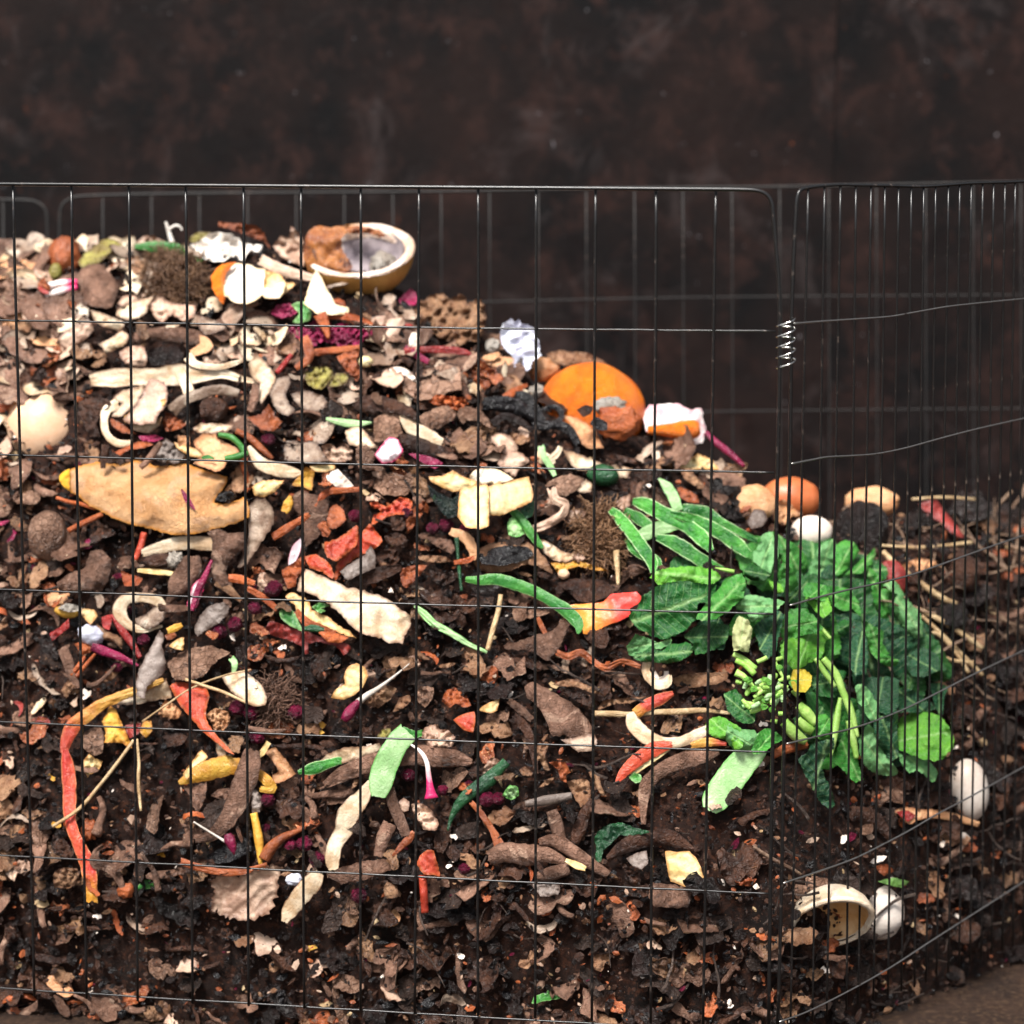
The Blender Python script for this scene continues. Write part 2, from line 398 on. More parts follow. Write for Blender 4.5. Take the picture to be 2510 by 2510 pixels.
def build_sheet(name, pts, mats, lift=9, dome=0, cyl=0, cyla=0, wr=2.0, wf=1.0, tilt=None, rag=1.0, thick=1.0, parent=None, seed=None, leaf=None, conf=.65, base=None, gs=13, smooth=2, curl=0, t_dir=None, frill=0):
    """pts: outline in photograph pixels. lift, dome, cyl, wr, thick in millimetres towards the camera side."""
    seed = R.random() * 90 if seed is None else seed
    rr = random.Random(int(seed * 1000))
    ol = catmull(pts, True, smooth)
    if smooth > 1 and len(pts[0]) == 2:      # keep the corners a little angular
        P0 = [np.array(q, float) for q in pts]
        lin_ = [P0[i] + (P0[(i + 1) % len(P0)] - P0[i]) * k / smooth for i in range(len(P0)) for k in range(smooth)]
        ol = [a * .38 + c * .62 for a, c in zip(ol, lin_)]
    A = abs(sum(a[0] * b[1] - b[0] * a[1] for a, b in zip(ol, ol[1:] + ol[:1]))) / 2
    size = math.sqrt(max(A, 30)); g = max(4.2, size / gs)
    # resample
    bd = []
    for a, b in zip(ol, ol[1:] + ol[:1]):
        L = float(np.linalg.norm(b - a)); n = max(1, int(L / g + .5))
        for k in range(n): bd.append(a + (b - a) * k / n)
    nb = len(bd)
    cx = sum(p[0] for p in bd) / nb; cy = sum(p[1] for p in bd) / nb
    b2 = []
    for i, p in enumerate(bd):
        q = bd[(i + 1) % nb] - bd[i - 1]; L = math.hypot(*q) + 1e-6
        a = rag * (1.8 * nz(p[0] * .06, p[1] * .06, seed) + 2.0 * nz(p[0] * .19, p[1] * .19, seed) + 1.1 * nz(p[0] * .5, p[1] * .5, seed)) * min(1.6, size / 55)
        b2.append((p[0] + q[1] / L * a, p[1] - q[0] / L * a))
    bd = b2
    B = np.array(bd); E = np.roll(B, -1, axis=0)
    xs = np.arange(B[:, 0].min(), B[:, 0].max(), g); ys = np.arange(B[:, 1].min(), B[:, 1].max(), g * .87)
    inner = []
    gx, gy = np.meshgrid(xs, ys); gx = gx + (np.arange(len(ys)) % 2)[:, None] * g / 2
    Q = np.stack([gx.ravel(), gy.ravel()], 1)
    if len(Q):
        ins = np.zeros(len(Q), bool)
        for (x1, y1), (x2, y2) in zip(B, E):
            c = ((y1 > Q[:, 1]) != (y2 > Q[:, 1]))
            xi = (x2 - x1) * (Q[:, 1] - y1) / ((y2 - y1) if abs(y2 - y1) > 1e-9 else 1e-9) + x1
            ins ^= c & (Q[:, 0] < xi)
        Q = Q[ins]
    def edist(Q):
        d = np.full(len(Q), 1e9)
        for a, b in zip(B, E):
            ab = b - a; L2 = max((ab ** 2).sum(), 1e-9)
            t = np.clip(((Q - a) @ ab) / L2, 0, 1)
            d = np.minimum(d, np.linalg.norm(Q - (a + t[:, None] * ab), axis=1))
        return d
    if len(Q):
        Q = Q[edist(Q) > g * .45]
    inner = [tuple(q) for q in Q]
    co = [Vector(p) for p in bd] + [Vector(q) for q in inner]
    vo, _, fo, *_ = geometry.delaunay_2d_cdt(co, [(i, (i + 1) % nb) for i in range(nb)], [], 1, 1e-5)
    W = np.array([(p.x, p.y) for p in vo]); n = len(W)
    if n < 3 or not fo: return None
    d = edist(W); dm = max(d.max(), 1e-6); e = np.clip(d / dm, 0, 1)
    tl = tilt if tilt is not None else (rr.uniform(-.35, .35), rr.uniform(-.5, .25))
    if dome == 0 and cyl == 0 and leaf is None:
        cyl = rr.choice((-1, 1)) * rr.uniform(2, 6) * min(size / 45, 2); cyla = rr.uniform(0, 180)
    ca, sa = math.cos(math.radians(cyla)), math.sin(math.radians(cyla))
    ww = (W[:, 0] - cx) * ca + (W[:, 1] - cy) * sa; wm = max(np.abs(ww).max(), 1)
    d0 = dh(cx, cy) if base is None else base
    mm = 0.001; sc_ = d0 / FPX
    V = []; wfk = 3.0 / size * wf
    for i in range(n):
        u, v = W[i]
        dep = conf * (dh(u, v) if base is None else base) + (1 - conf) * d0
        off = lift * mm + .45 * dome * mm * (1 - (1 - e[i]) ** 2) + cyl * mm * (1 - (ww[i] / wm) ** 2)
        n2 = .5 - 2.2 * abs(nz(u * wfk * 1.5 + 3, v * wfk * 1.5, seed + 9)); n3 = .5 - 2 * abs(nz(u * wfk * 3.6, v * wfk * 3.6, seed + 2))
        off += wr * mm * (nz(u * wfk, v * wfk, seed) * 1.1 + .75 * n2 + .3 * n3)
        if frill: off += frill * mm * (1 - e[i]) ** 1.5 * nz(u * .035, v * .035, seed + 4) * 2.2
        if curl: off += curl * mm * (1 - e[i]) ** 3
        off += ((u - cx) * tl[0] + (v - cy) * tl[1] * -1) * sc_
        V.append(w3(u, v, dep - off))
    fr = [list(f) for f in fo]
    a_, b_, c_ = fr[0][:3]
    if (V[b_] - V[a_]).cross(V[c_] - V[a_]).dot(CAM - V[a_]) < 0: fr = [f[::-1] for f in fr]
    back = [V[i] + (V[i] - CAM).normalized() * thick * mm * (.55 + .45 * e[i]) for i in range(n)]
    # boundary edges of the triangulation
    cnt = {}
    for f in fr:
        for k in range(len(f)):
            a, b = f[k], f[(k + 1) % len(f)]; cnt[(a, b)] = 1
    be = [(a, b) for (a, b) in cnt if (b, a) not in cnt]
    Vall = V + back; F = fr + [[i + n for i in f[::-1]] for f in fr]; mi = [0] * len(fr) + [1] * len(fr)
    rim = {}
    for a, b in be:
        for k in (a, b):
            if k not in rim:
                rim[k] = len(Vall); Vall.append(V[k]); Vall.append(back[k])
    for a, b in be:
        F.append([rim[b], rim[a], rim[a] + 1, rim[b] + 1]); mi.append(2 if len(mats) > 2 else 0)
    ed = np.clip(1 - d / (min(14, dm) if not leaf else 8), 0, 1)
    rk = [1.0] * (2 * len(rim))
    at = {"edge": np.concatenate([ed, ed, rk])}
    if t_dir is not None:
        (tx0, ty0), (tx1, ty1) = t_dir; L2 = (tx1 - tx0) ** 2 + (ty1 - ty0) ** 2
        tt = ((W[:, 0] - tx0) * (tx1 - tx0) + (W[:, 1] - ty0) * (ty1 - ty0)) / L2
        at["t"] = np.concatenate([tt, tt, np.zeros(len(rk))])
    if leaf is not None:
        M = W - W.mean(0)
        if leaf == 0:
            ev, evec = np.linalg.eigh(M.T @ M); ax = evec[:, 1]
        else: ax = np.array([math.cos(math.radians(leaf)), -math.sin(math.radians(leaf))])
        lu = M @ ax; lw = M @ np.array([-ax[1], ax[0]])
        L = max(np.abs(lu).max(), 1); lu = lu / L; lw = lw / L
        z = np.zeros(len(rk)); at["lu"] = np.concatenate([lu, lu, z]); at["lw"] = np.concatenate([lw, lw, z + .5])
    cover(W[:, 0], W[:, 1])
    return mesh_obj(name, Vall, F, list(mats), mi, at, parent)

def build_strip(name, path, mats, lift=9, curl=0, arch=0, roll=0, thick=1.0, wr=.8, rag=1.0, tube=False, parent=None, seed=None, conf=.6, flat=1.0, base=None, droop=0):
    """path: (u, v, width) in photograph pixels; curl > 0 bulges towards the viewer, < 0 is a gutter."""
    seed = R.random() * 90 if seed is None else seed
    pts = catmull(path, False, 8)
    L = [0]
    for a, b in zip(pts, pts[1:]): L.append(L[-1] + float(np.linalg.norm((b - a)[:2])))
    tot = max(L[-1], 1); n = int(min(70, max(10, tot / 6)))
    P = []
    for k in range(n + 1):
        s = tot * k / n; j = 0
        while j < len(L) - 2 and L[j + 1] < s: j += 1
        f = (s - L[j]) / max(L[j + 1] - L[j], 1e-6); P.append(pts[j] + (pts[j + 1] - pts[j]) * min(f, 1))
    mm = 0.001
    umid, vmid = P[n // 2][0], P[n // 2][1]; d0 = dh(umid, vmid) if base is None else base
    V = []; at_e, at_t = [], []; mi = []; F = []
    m = 12 if tube else 9
    rows_f, rows_b = [], []
    for i, p in enumerate(P):
        t = i / n
        q = (P[min(i + 1, n)] - P[max(i - 1, 0)])[:2]; q = q / (np.linalg.norm(q) + 1e-6)
        nx, ny = -q[1], q[0]
        w = max(p[2], 2.0) / 2
        dep0 = conf * (dh(p[0], p[1]) if base is None else base) + (1 - conf) * d0
        k = dep0 / FPX
        lf = (lift + arch * math.sin(math.pi * t) - droop * (t if droop > 0 else t - 1) + wr * 2.2 * nz(t * 4, seed, 1)) * mm
        cw = w * (1 + .10 * rag * nz(t * 6, seed)) 
        rl = roll + .5 * wr * nz(t * 3, seed, 7) * .4
        if tube:
            for j in range(m):
                a = 2 * math.pi * j / m
                x = math.cos(a) * cw; z = math.sin(a) * cw * k * flat
                z += .12 * cw * k * nz(t * 9, j * .7, seed)
                V.append(w3(p[0] + nx * x, p[1] + ny * x, dep0 - lf - z)); at_e.append(0); at_t.append(t)
        else:
            rf, rb = [], []
            for j in range(m):
                x = -1 + 2 * j / (m - 1)
                jag = 1 + (.10 * rag * nz(t * 16 + (5 if x > 0 else 0), seed, 3) if abs(x) == 1 else 0)
                tt = t * tot / 60
                z = .62 * curl * w * k * (1 - abs(x) ** 2.4) + rl * x * w * k + wr * mm * (.8 * nz(tt * 1.2, x * 1.5, seed) + .9 * (.4 - 1.6 * abs(nz(tt * 1.6, x * 2.2, seed + 3))) + .35 * nz(tt * 5, x * 5, seed))
                end = (1 if i == n else -1 if i == 0 else 0) * rag * w * (.45 * nz(x * 2.2, seed, 8) + .2 * nz(x * 6, seed, 9)) 
                jag += .07 * rag * nz(tt * 4, x * 9, seed) * abs(x)
                pt = w3(p[0] + nx * x * cw * jag + q[0] * end, p[1] + ny * x * cw * jag + q[1] * end, dep0 - lf - z)
                nrm = (CAM - pt).normalized() + RT * nx * x * curl * 1.5 - UP * ny * x * curl * 1.5
                nrm.normalize()
                rf.append(pt); rb.append(pt - nrm * thick * mm)
            rows_f.append(rf); rows_b.append(rb)
    if tube:
        for i in range(n):
            for j in range(m):
                a = i * m + j; b = i * m + (j + 1) % m
                F.append([a, a + m, b + m, b]); mi.append(0)
        F.append([j for j in range(m)]); mi.append(1 if len(mats) > 1 else 0)
        F.append([n * m + j for j in range(m)][::-1]); mi.append(1 if len(mats) > 1 else 0)
        a0 = V[0] - V[m]; 
        vm = sum((V[j] for j in range(m)), Vector()) / m
        f0 = F[0]; nn = (V[f0[1]] - V[f0[0]]).cross(V[f0[3]] - V[f0[0]])
        if nn.dot(V[0] - vm) < 0: F = [f[::-1] for f in F]
    else:
        N1 = (n + 1) * m
        for rows in (rows_f, rows_b):
            for i, r_ in enumerate(rows):
                for j, pt in enumerate(r_):
                    V.append(pt); x = abs(-1 + 2 * j / (m - 1)); at_e.append(max(0, (x - .72) / .28)); at_t.append(i / n)
        for i in range(n):
            for j in range(m - 1):
                a = i * m + j
                F.append([a, a + 1, a + m + 1, a + m]); mi.append(0)
        nn = (V[1] - V[0]).cross(V[m] - V[0])
        mid = (n // 2) * m + m // 2
        nn = (V[mid + 1] - V[mid]).cross(V[mid + m] - V[mid])
        if nn.dot(CAM - V[mid]) < 0: F = [f[::-1] for f in F]
        F += [[i + N1 for i in f[::-1]] for f in F]; mi += [1 if len(mats) > 1 else 0] * (len(F) - len(mi))
        ring = [j for j in range(m)] + [i * m + m - 1 for i in range(1, n + 1)] + [n * m + j for j in range(m - 2, -1, -1)] + [i * m for i in range(n - 1, 0, -1)]
        b0 = len(V)
        for k_ in ring:
            V.append(V[k_]); V.append(V[k_ + N1]); at_e += [1, 1]; at_t += [at_t[k_]] * 2
        nr = len(ring)
        for k_ in range(nr):
            a = b0 + 2 * k_; b = b0 + 2 * ((k_ + 1) % nr)
            F.append([a, b, b + 1, a + 1]); mi.append(0)
    for p in P:
        for s_ in (-.4, 0, .4): cover([p[0] + s_ * p[2]], [p[1] + s_ * p[2]])
    return mesh_obj(name, V, F, list(mats), mi, {"edge": at_e, "t": at_t}, parent)

def build_blob(name, u, v, rx, ry, mat, rz=None, lift=6, rot=0, lump=.08, lf=2.0, parent=None, seed=None, nu=30, nv=18, rows=None, pinch=0, fold=0, base=None):
    seed = R.random() * 90 if seed is None else seed
    d = (dh(u, v) if base is None else base); k = d / FPX
    rx *= k; ry *= k; rz = rz * k if rz else min(rx, ry)
    c = w3(u, v, d - lift * 0.001)
    V, F = [], []
    ca, sa = math.cos(math.radians(rot)), math.sin(math.radians(rot))
    r0, r1 = rows or (0, nv)
    for j in range(r0, r1 + 1):
        th = math.pi * j / nv
        for i in range(nu):
            ph = 2 * math.pi * i / nu
            x, y, z = math.sin(th) * math.cos(ph), math.cos(th), math.sin(th) * math.sin(ph)
            q = 1 + lump * (nz(x * lf + seed, y * lf, z * lf) * 1.5 + .6 * nz(x * lf * 3 + seed, y * lf * 3, z * lf * 3))
            if fold: q += fold * math.sin(ph * 9 + 2 * nz(x, y, seed)) * math.sin(th)
            x, y, z = x * rx * q, y * ry * q, z * rz * q
            X, Y = x * ca - y * sa, x * sa + y * ca
            V.append(c + RT * X + UP * Y - FW * z)
    nr = r1 - r0
    for j in range(nr):
        for i in range(nu):
            a = j * nu + i; b = j * nu + (i + 1) % nu
            F.append([a, b, b + nu, a + nu])
    if r0 > 0: F.append([i for i in range(nu)][::-1])
    if r1 < nv: F.append([nr * nu + i for i in range(nu)])
    n0 = (V[F[nu * (nr // 2)][1]] - V[F[nu * (nr // 2)][0]]).cross(V[F[nu * (nr // 2)][3]] - V[F[nu * (nr // 2)][0]])
    if n0.dot(V[F[nu * (nr // 2)][0]] - c) < 0: F = [f[::-1] for f in F]
    rr_ = max(rx, ry) / k
    for a in np.arange(-rx / k, rx / k + 1, 10):
        for b in np.arange(-ry / k, ry / k + 1, 10):
            if (a * k / rx) ** 2 + (b * k / ry) ** 2 < 1: cover([u + a * ca - b * sa], [v + a * -sa - b * ca])
    return mesh_obj(name, V, F, [mat], None, {"edge": [0] * len(V)}, parent)

def note(o, look, cat, u, v, label=None, group=None):
    if o is None: return None
    o["category"] = cat
    if group: o["group"] = group
    if label: o["label"] = label
    else: THINGS.append((o, look, u, v))
    return o

def mm_(m):
    return [m, BACK.get(m, m)] if isinstance(m, str) else list(m)

def p(kind, look, crop, pts, m="cream", label=None, **kw):
    q = px(crop, pts)
    if 'lift' not in kw: kw['lift'] = 9 + R.random() * 4
    if 't_dir' in kw: kw['t_dir'] = px(crop, kw['t_dir'])
    o = build_sheet(kind, q, mm_(m), **kw)
    if kw.get('parent') is None: note(o, look, kind.replace('_', ' '), sum(a[0] for a in q) / len(q), sum(a[1] for a in q) / len(q), label)
    return o

def s(kind, look, crop, path, m="taupe", label=None, **kw):
    q = px(crop, path)
    if 'lift' not in kw: kw['lift'] = 9 + R.random() * 4
    o = build_strip(kind, q, mm_(m), **kw)
    if kw.get('parent') is None: note(o, look, kind.replace('_', ' '), q[len(q) // 2][0], q[len(q) // 2][1], label)
    return o

def b(kind, look, crop, u, v, rx, ry, m, label=None, **kw):
    ox, oy = ORG[crop]
    if 'rz' in kw: kw['rz'] *= KC
    o = build_blob(kind, ox + u * KC, oy + v * KC, rx * KC, ry * KC, m, **kw)
    if kw.get('parent') is None: note(o, look, kind.replace('_', ' '), ox + u * KC, oy + v * KC, label)
    return o

def root(kind, crop, u, v, label, cat=None, lift=9):
    ox, oy = ORG[crop]; U, W_ = ox + u * KC, oy + v * KC
    return tag(empty(kind, w3(U, W_, dh(U, W_) - lift * .001)), label, cat or kind.replace('_', ' '))
# ------------------------------------------------------------------ ground, soil heap, wall
def soil_mat(name, c1, c2, c3, bump=.8):
    m = bpy.data.materials.new(name); m.use_nodes = True; t = NT(m); b_ = m.node_tree.nodes["Principled BSDF"]
    tc = t.n("ShaderNodeTexCoord"); v = tc.outputs["Object"]
    col = t.mix(t.ramp(t.noise(v, 14, 5, .65), .38, .62), lin(c1), lin(c2))
    col = t.mix(t.ramp(t.noise(v, 150, 6, .7), .5, .68), col, lin(c3))
    col = t.mix(t.ramp(t.noise(v, 520, 2, .5), .68, .74), col, lin("#7A5A46"))
    t.l(col, b_.inputs["Base Color"]); b_.inputs['Specular IOR Level'].default_value = .25
    t.l(t.math('ADD', .38, t.math('MULTIPLY', t.noise(v, 90, 3), .6)), b_.inputs["Roughness"])
    bp = t.n("ShaderNodeBump"); bp.inputs["Strength"].default_value = bump; bp.inputs["Distance"].default_value = .003
    t.l(t.math('ADD', t.noise(v, 260, 8, .75), t.noise(v, 900, 4, .7)), bp.inputs["Height"]); t.l(bp.outputs[0], b_.inputs["Normal"])
    MATS[name] = m
soil_mat("soil", "#2A160E", "#120906", "#4C2B1B")
soil_mat("ground_soil", "#3B2A20", "#281C16", "#54402F")

SF = [-1.0 + .03 * i for i in range(34)] + [0.02 + 0.0048 * i for i in range(215)] + [1.06, 1.1, 1.16, 1.22, 1.3, 1.4, 1.5]
sv, sf = heap_grid(430, SF, True)
heap = mesh_obj("soil_heap", sv, sf, "soil", centre=False)
tag(heap, None, None, kind="structure")
gv, gf = [], []
for i in range(61):
    for j in range(61):
        x = (i - 30) * abs(i - 30) * .02; y = (j - 30) * abs(j - 30) * .02
        gv.append((x, y, noise.noise(Vector((x * 3, y * 3, 0))) * .008 - .002))
for i in range(60):
    for j in range(60):
        a = i * 61 + j; gf.append((a, a + 61, a + 62, a + 1))
ground = mesh_obj("ground", gv, gf, "ground_soil", centre=False)
tag(ground, None, None, kind="structure")

m = bpy.data.materials.new("rusty_steel"); m.use_nodes = True; t = NT(m); b_ = m.node_tree.nodes["Principled BSDF"]
v = t.n("ShaderNodeTexCoord").outputs["Object"]
mp = t.n("ShaderNodeMapping"); mp.inputs["Scale"].default_value = (1, 1, .9); t.l(v, mp.inputs[0]); v = mp.outputs[0]
col = t.mix(t.ramp(t.noise(v, 5.5, 5, .6, .4), .38, .62), lin("#070607"), lin("#1A100E"))
col = t.mix(t.ramp(t.noise(v, 22, 6, .7, .3), .50, .72), col, lin("#2E1D19"))
col = t.mix(t.math('MULTIPLY', t.ramp(t.noise(v, 9, 8, .75, .9), .56, .74), .55), col, lin("#443B3A"))
col = t.mix(t.math('MULTIPLY', t.ramp(t.noise(v, 60, 4, .6), .70, .80), .5), col, lin("#8A4A2C"))
col = t.mix(t.math('MULTIPLY', t.ramp(t.noise(v, 85, 3, .55), .72, .78), .7), col, lin("#8E8A8E"))
t.l(col, b_.inputs["Base Color"]); b_.inputs["Specular IOR Level"].default_value = 0.15
t.l(t.ramp(t.noise(v, 30, 5), .3, .7, (.45, .45, .45, 1), (.8, .8, .8, 1)), b_.inputs["Roughness"])
bp = t.n("ShaderNodeBump"); bp.inputs["Strength"].default_value = .5; bp.inputs["Distance"].default_value = .002
t.l(t.noise(v, 70, 8, .7), bp.inputs["Height"]); t.l(bp.outputs[0], b_.inputs["Normal"]); MATS["rusty_steel"] = m

def boxes(bs_):
    V, F = [], []
    for (x0, x1, y0, y1, z0, z1) in bs_:
        n = len(V)
        V += [(x0, y0, z0), (x1, y0, z0), (x1, y1, z0), (x0, y1, z0), (x0, y0, z1), (x1, y0, z1), (x1, y1, z1), (x0, y1, z1)]
        F += [(n, n + 1, n + 5, n + 4), (n + 1, n + 2, n + 6, n + 5), (n + 2, n + 3, n + 7, n + 6), (n + 3, n, n + 4, n + 7), (n + 4, n + 5, n + 6, n + 7), (n + 3, n + 2, n + 1, n)]
    return V, F
WY = 0.86
wall = empty("metal_wall", (0, WY, 0))
tag(wall, "dark mottled rusty steel wall standing behind the wire cage", "wall")
for k, (a, c) in enumerate(((-3.2, -1.1), (-1.104, .42), (.416, 1.9), (1.896, 3.4))):
    V, F = boxes([(a, c, WY - .004 * (k % 2), WY + .02 + .004 * k, -.02, 1.7)])
    mesh_obj("sheet_panel", V, F, "rusty_steel", parent=wall, smooth=False)

# ------------------------------------------------------------------ wire cage
def wiremat(name, c, rough, metal=0.0, spec=.5):
    m = bpy.data.materials.new(name); m.use_nodes = True; t = NT(m); b_ = m.node_tree.nodes["Principled BSDF"]
    v = t.n("ShaderNodeTexCoord").outputs["Object"]
    col = t.mix(t.ramp(t.noise(v, 160, 4), .60, .70), lin(c), lin("#4A403A"))
    t.l(col, b_.inputs["Base Color"]); b_.inputs["Metallic"].default_value = metal; b_.inputs["Roughness"].default_value = rough
    b_.inputs["Specular IOR Level"].default_value = spec
    MATS[name] = m
wiremat("black_wire", "#151414", .28); wiremat("lit_steel_wire", "#8A8784", .3, .9); wiremat("bright_steel", "#E2E0DC", .18, 1.0)

def tube3(name, pts, r, mat, parent=None, m=8, cap=True, sub=1, rings=None):
    P_ = [Vector(q) for q in pts]
    if sub > 1: P_ = [Vector(q) for q in catmull([tuple(q) for q in P_], False, sub)]
    V, F = [], []
    up = Vector((0.3, 0.8, 0.2))
    prev = None
    for i, q in enumerate(P_):
        tg = (P_[min(i + 1, len(P_) - 1)] - P_[max(i - 1, 0)]).normalized()
        if prev is None:
            a = tg.cross(up).normalized()
        else:
            a = (prev - tg * prev.dot(tg)).normalized()
        prev = a; c = tg.cross(a)
        rr = r if not callable(r) else r(i / (len(P_) - 1))
        for j in range(m):
            an = 2 * math.pi * j / m
            V.append(q + (a * math.cos(an) + c * math.sin(an)) * rr)
    for i in range(len(P_) - 1):
        for j in range(m):
            A = i * m + j; B_ = i * m + (j + 1) % m
            F.append([A, B_, B_ + m, A + m])
    if cap:
        F.append([j for j in range(m)][::-1]); F.append([(len(P_) - 1) * m + j for j in range(m)])
    return mesh_obj(name, V, F, mat, None, {"edge": [0] * len(V)}, parent) if name else (V, F)

wiremat("far_wire", "#1E1C1B", .7)
G1 = "wire panels of the compost cage"
fp = empty("wire_panel", on_fence(1000, 2400)); tag(fp, "wide black wire mesh panel with rounded top corner, in front of the heap", "wire panel")
VT = [(-118, -60), (32, 78), (175, 208), (316, 335), (455, 470), (597, 608), (738, 745), (884, 884), (1027, 1018), (1172, 1172), (1314, 1312), (1460, 1452), (1608, 1597), (1755, 1728)]
def top_v(u): return 452 + (u - 127) * .0073
top = [on_fence(u, top_v(u), -.004) for u in range(-320, 1830, 60)] + [on_fence(u, w, -.004) for u, w in ((1830, 465), (1860, 468), (1880, 478), (1891, 497), (1895, 530), (1903, 620), (1909, 700), (1912, 800), (1911, 900), (1908, 1050), (1905, 1200), (1901, 1400), (1896, 1700), (1891, 2000), (1888, 2200), (1884, 2520))]
tube3("frame_wire", top, .0018, "black_wire", fp, sub=3)
for tu, bu in VT:
    ptsw = []
    for k in range(12):
        f = k / 11; vv = top_v(tu) + f * (2440 + .042 * tu - top_v(tu))
        uu = tu + (bu - tu) * (vv - 458) / 1742 + 2.6 * nz(tu, f * 3, 2)
        ptsw.append(on_fence(uu, vv, -.001))
    tube3("vertical_wire", ptsw, .00135, "black_wire", fp, sub=2)
ROW = [(787, 812), (1118, 1158), (1450, 1505), (1775, 1843), (2103, 2191), (2430, 2533)]
def row_v(k, u):
    a, c = ROW[k]; f = (u - 130) / 1750
    return a + (c - a) * f
for k in range(6):
    ptsw = [on_fence(u, row_v(k, u) + 1.5 * nz(u * .01, k * 3.3, 0) + 5 * math.sin(math.pi * (u - 100) / 1750) * (.6 if k < 4 else .3), .0016) for u in list(range(-320, 1860, 70)) + [1901 - k * 3]]
    tube3("horizontal_wire", ptsw, .00095, "black_wire", fp, sub=2)

rp = empty("wire_panel", on_fence(1930, 2400)); tag(rp, "closely barred black wire panel curving away beside the leafy greens", "wire panel")
frm = [(1906, 2520), (1915, 2200), (1920, 1900), (1928, 1500), (1932, 1300), (1937, 1100), (1940, 800), (1946, 620), (1951, 520), (1954, 485), (1962, 466), (1980, 460), (2010, 456), (2060, 453), (2110, 454), (2180, 455), (2250, 457), (2300, 455), (2380, 449), (2450, 447), (2520, 444), (2600, 440), (2700, 436)]
tube3("frame_wire", [on_fence(u, w_, .002) for u, w_ in frm], .0017, "black_wire", rp, sub=3)
BARS = [(1981, 1944), (2021, 1996), (2060, 2031), (2098, 2077), (2135, 2108), (2170, 2145), (2203, 2179), (2234, 2213), (2264, 2244), (2294, 2272), (2325, 2299), (2353, 2327), (2381, 2354), (2409, 2380), (2436, 2407), (2463, 2433), (2489, 2459), (2515, 2484), (2541, 2510), (2567, 2536), (2593, 2562)]
for i, (tu, bu) in enumerate(BARS):
    ptsw = []
    for k in range(10):
        f = k / 9; vv = lerp_tab([(q[0], q[1]) for q in frm[10:]], tu) + 2 + f * (2060 - (tu - 1980) * .35)
        ptsw.append(on_fence(tu + (bu - tu) * (vv - 455) / 1745 + 1.2 * nz(i * 3.7, f * 2.5), vv, .002))
    tube3("vertical_bar", ptsw, .0011, "black_wire", rp, sub=2)
RR = [[(1946, 793), (2010, 788), (2100, 782), (2180, 776), (2250, 764), (2320, 752), (2380, 745), (2480, 735), (2620, 722)],
      [(1940, 1137), (1990, 1127), (2030, 1120), (2090, 1117), (2150, 1112), (2220, 1098), (2300, 1076), (2380, 1055), (2480, 1032), (2620, 1002)],
      [(1936, 1484), (2010, 1463), (2090, 1443), (2150, 1430), (2230, 1410), (2300, 1386), (2380, 1357), (2480, 1322), (2620, 1276)],
      [(1928, 1823), (2000, 1806), (2090, 1785), (2160, 1761), (2230, 1732), (2300, 1697), (2380, 1656), (2480, 1608), (2620, 1545)],
      [(1920, 2165), (2000, 2138), (2090, 2106), (2160, 2072), (2230, 2035), (2300, 1994), (2380, 1952), (2480, 1896), (2620, 1820)],
      [(1910, 2505), (2000, 2470), (2160, 2385), (2300, 2295), (2480, 2180), (2620, 2090)]]
for r_ in RR:
    tube3("horizontal_wire", [on_fence(u, w_, -.0012) for u, w_ in r_], .0009, "lit_steel_wire", rp, sub=6)  # lighter grey than the bars: light on top of the wires put into their colour

# coil that ties the two panels together
cc = []
for i in range(241):
    f = i / 240; tn = f * 4.6
    vv = 783 + 118 * f; uc = 1926; a = 2 * math.pi * tn
    q = on_fence(uc + 23 * math.cos(a), vv + 5 * math.sin(a) * 0.3 - 4 * math.cos(a), 0.0)
    q.y += -.0045 * math.sin(a) - .002
    cc.append(q)
co_ = tube3("tie_coil", cc, .0007, "bright_steel", None, m=7)
tag(co_, "small shiny steel wire coil tying the two corner frames together", "wire coil")

# back of the cage
def on_plane(u, v, y):
    r_ = ray(u, v); tt = (y - CAM.y) / r_.y; return CAM + r_ * tt
BY = .56
bp_ = empty("wire_panel", on_plane(1100, 2200, BY)); tag(bp_, "far black wire mesh panel behind the heap, out of focus", "wire panel")
def bt(u): return lerp_tab([(150, 485), (220, 478), (500, 474), (1000, 470), (1500, 462), (1900, 458), (2300, 450), (2700, 443)], u)
fr_ = [(136, 2300), (140, 1500), (146, 700), (147, 540), (152, 505), (170, 489), (220, 480), (500, 474), (1000, 470), (1500, 462), (1900, 458), (2300, 450), (2700, 443)]
tube3("frame_wire", [on_plane(u, w_, BY) for u, w_ in fr_], .0018, "far_wire", bp_, sub=4)
u = 252
while u < 2640:
    uu = u + 3 * nz(u, 0); tube3("vertical_wire", [on_plane(uu, bt(uu), BY), on_plane(uu + 2, 1000, BY + .002), on_plane(uu + 3, 1900, BY)], .0010, "far_wire", bp_, sub=3)
    u += 118.5
for a, c in ((752, 722), (1035, 1000), (1320, 1290), (1600, 1560)):
    tube3("horizontal_wire", [on_plane(148, a, BY), on_plane(900, a - 6, BY), on_plane(1700, (a + c) / 2 - 8, BY), on_plane(2640, c, BY)], .0009, "far_wire", bp_, sub=5)
lp = empty("wire_panel", on_plane(60, 2200, BY)); tag(lp, "far black wire panel behind the heap, ending left of the rounded far corner", "wire panel")
tube3("frame_wire", [on_plane(u, w_, BY + .01) for u, w_ in ((124, 2300), (122, 1200), (118, 700), (116, 545), (110, 512), (92, 497), (50, 490), (-150, 488), (-420, 486))], .0018, "far_wire", lp, sub=4)
for u in (8, -110, -228, -345):
    tube3("vertical_wire", [on_plane(u, 489, BY + .01), on_plane(u, 1900, BY + .01)], .0010, "far_wire", lp, sub=3)
# ------------------------------------------------------------------ pieces of kitchen waste, one by one
PP = 'potato_peel'
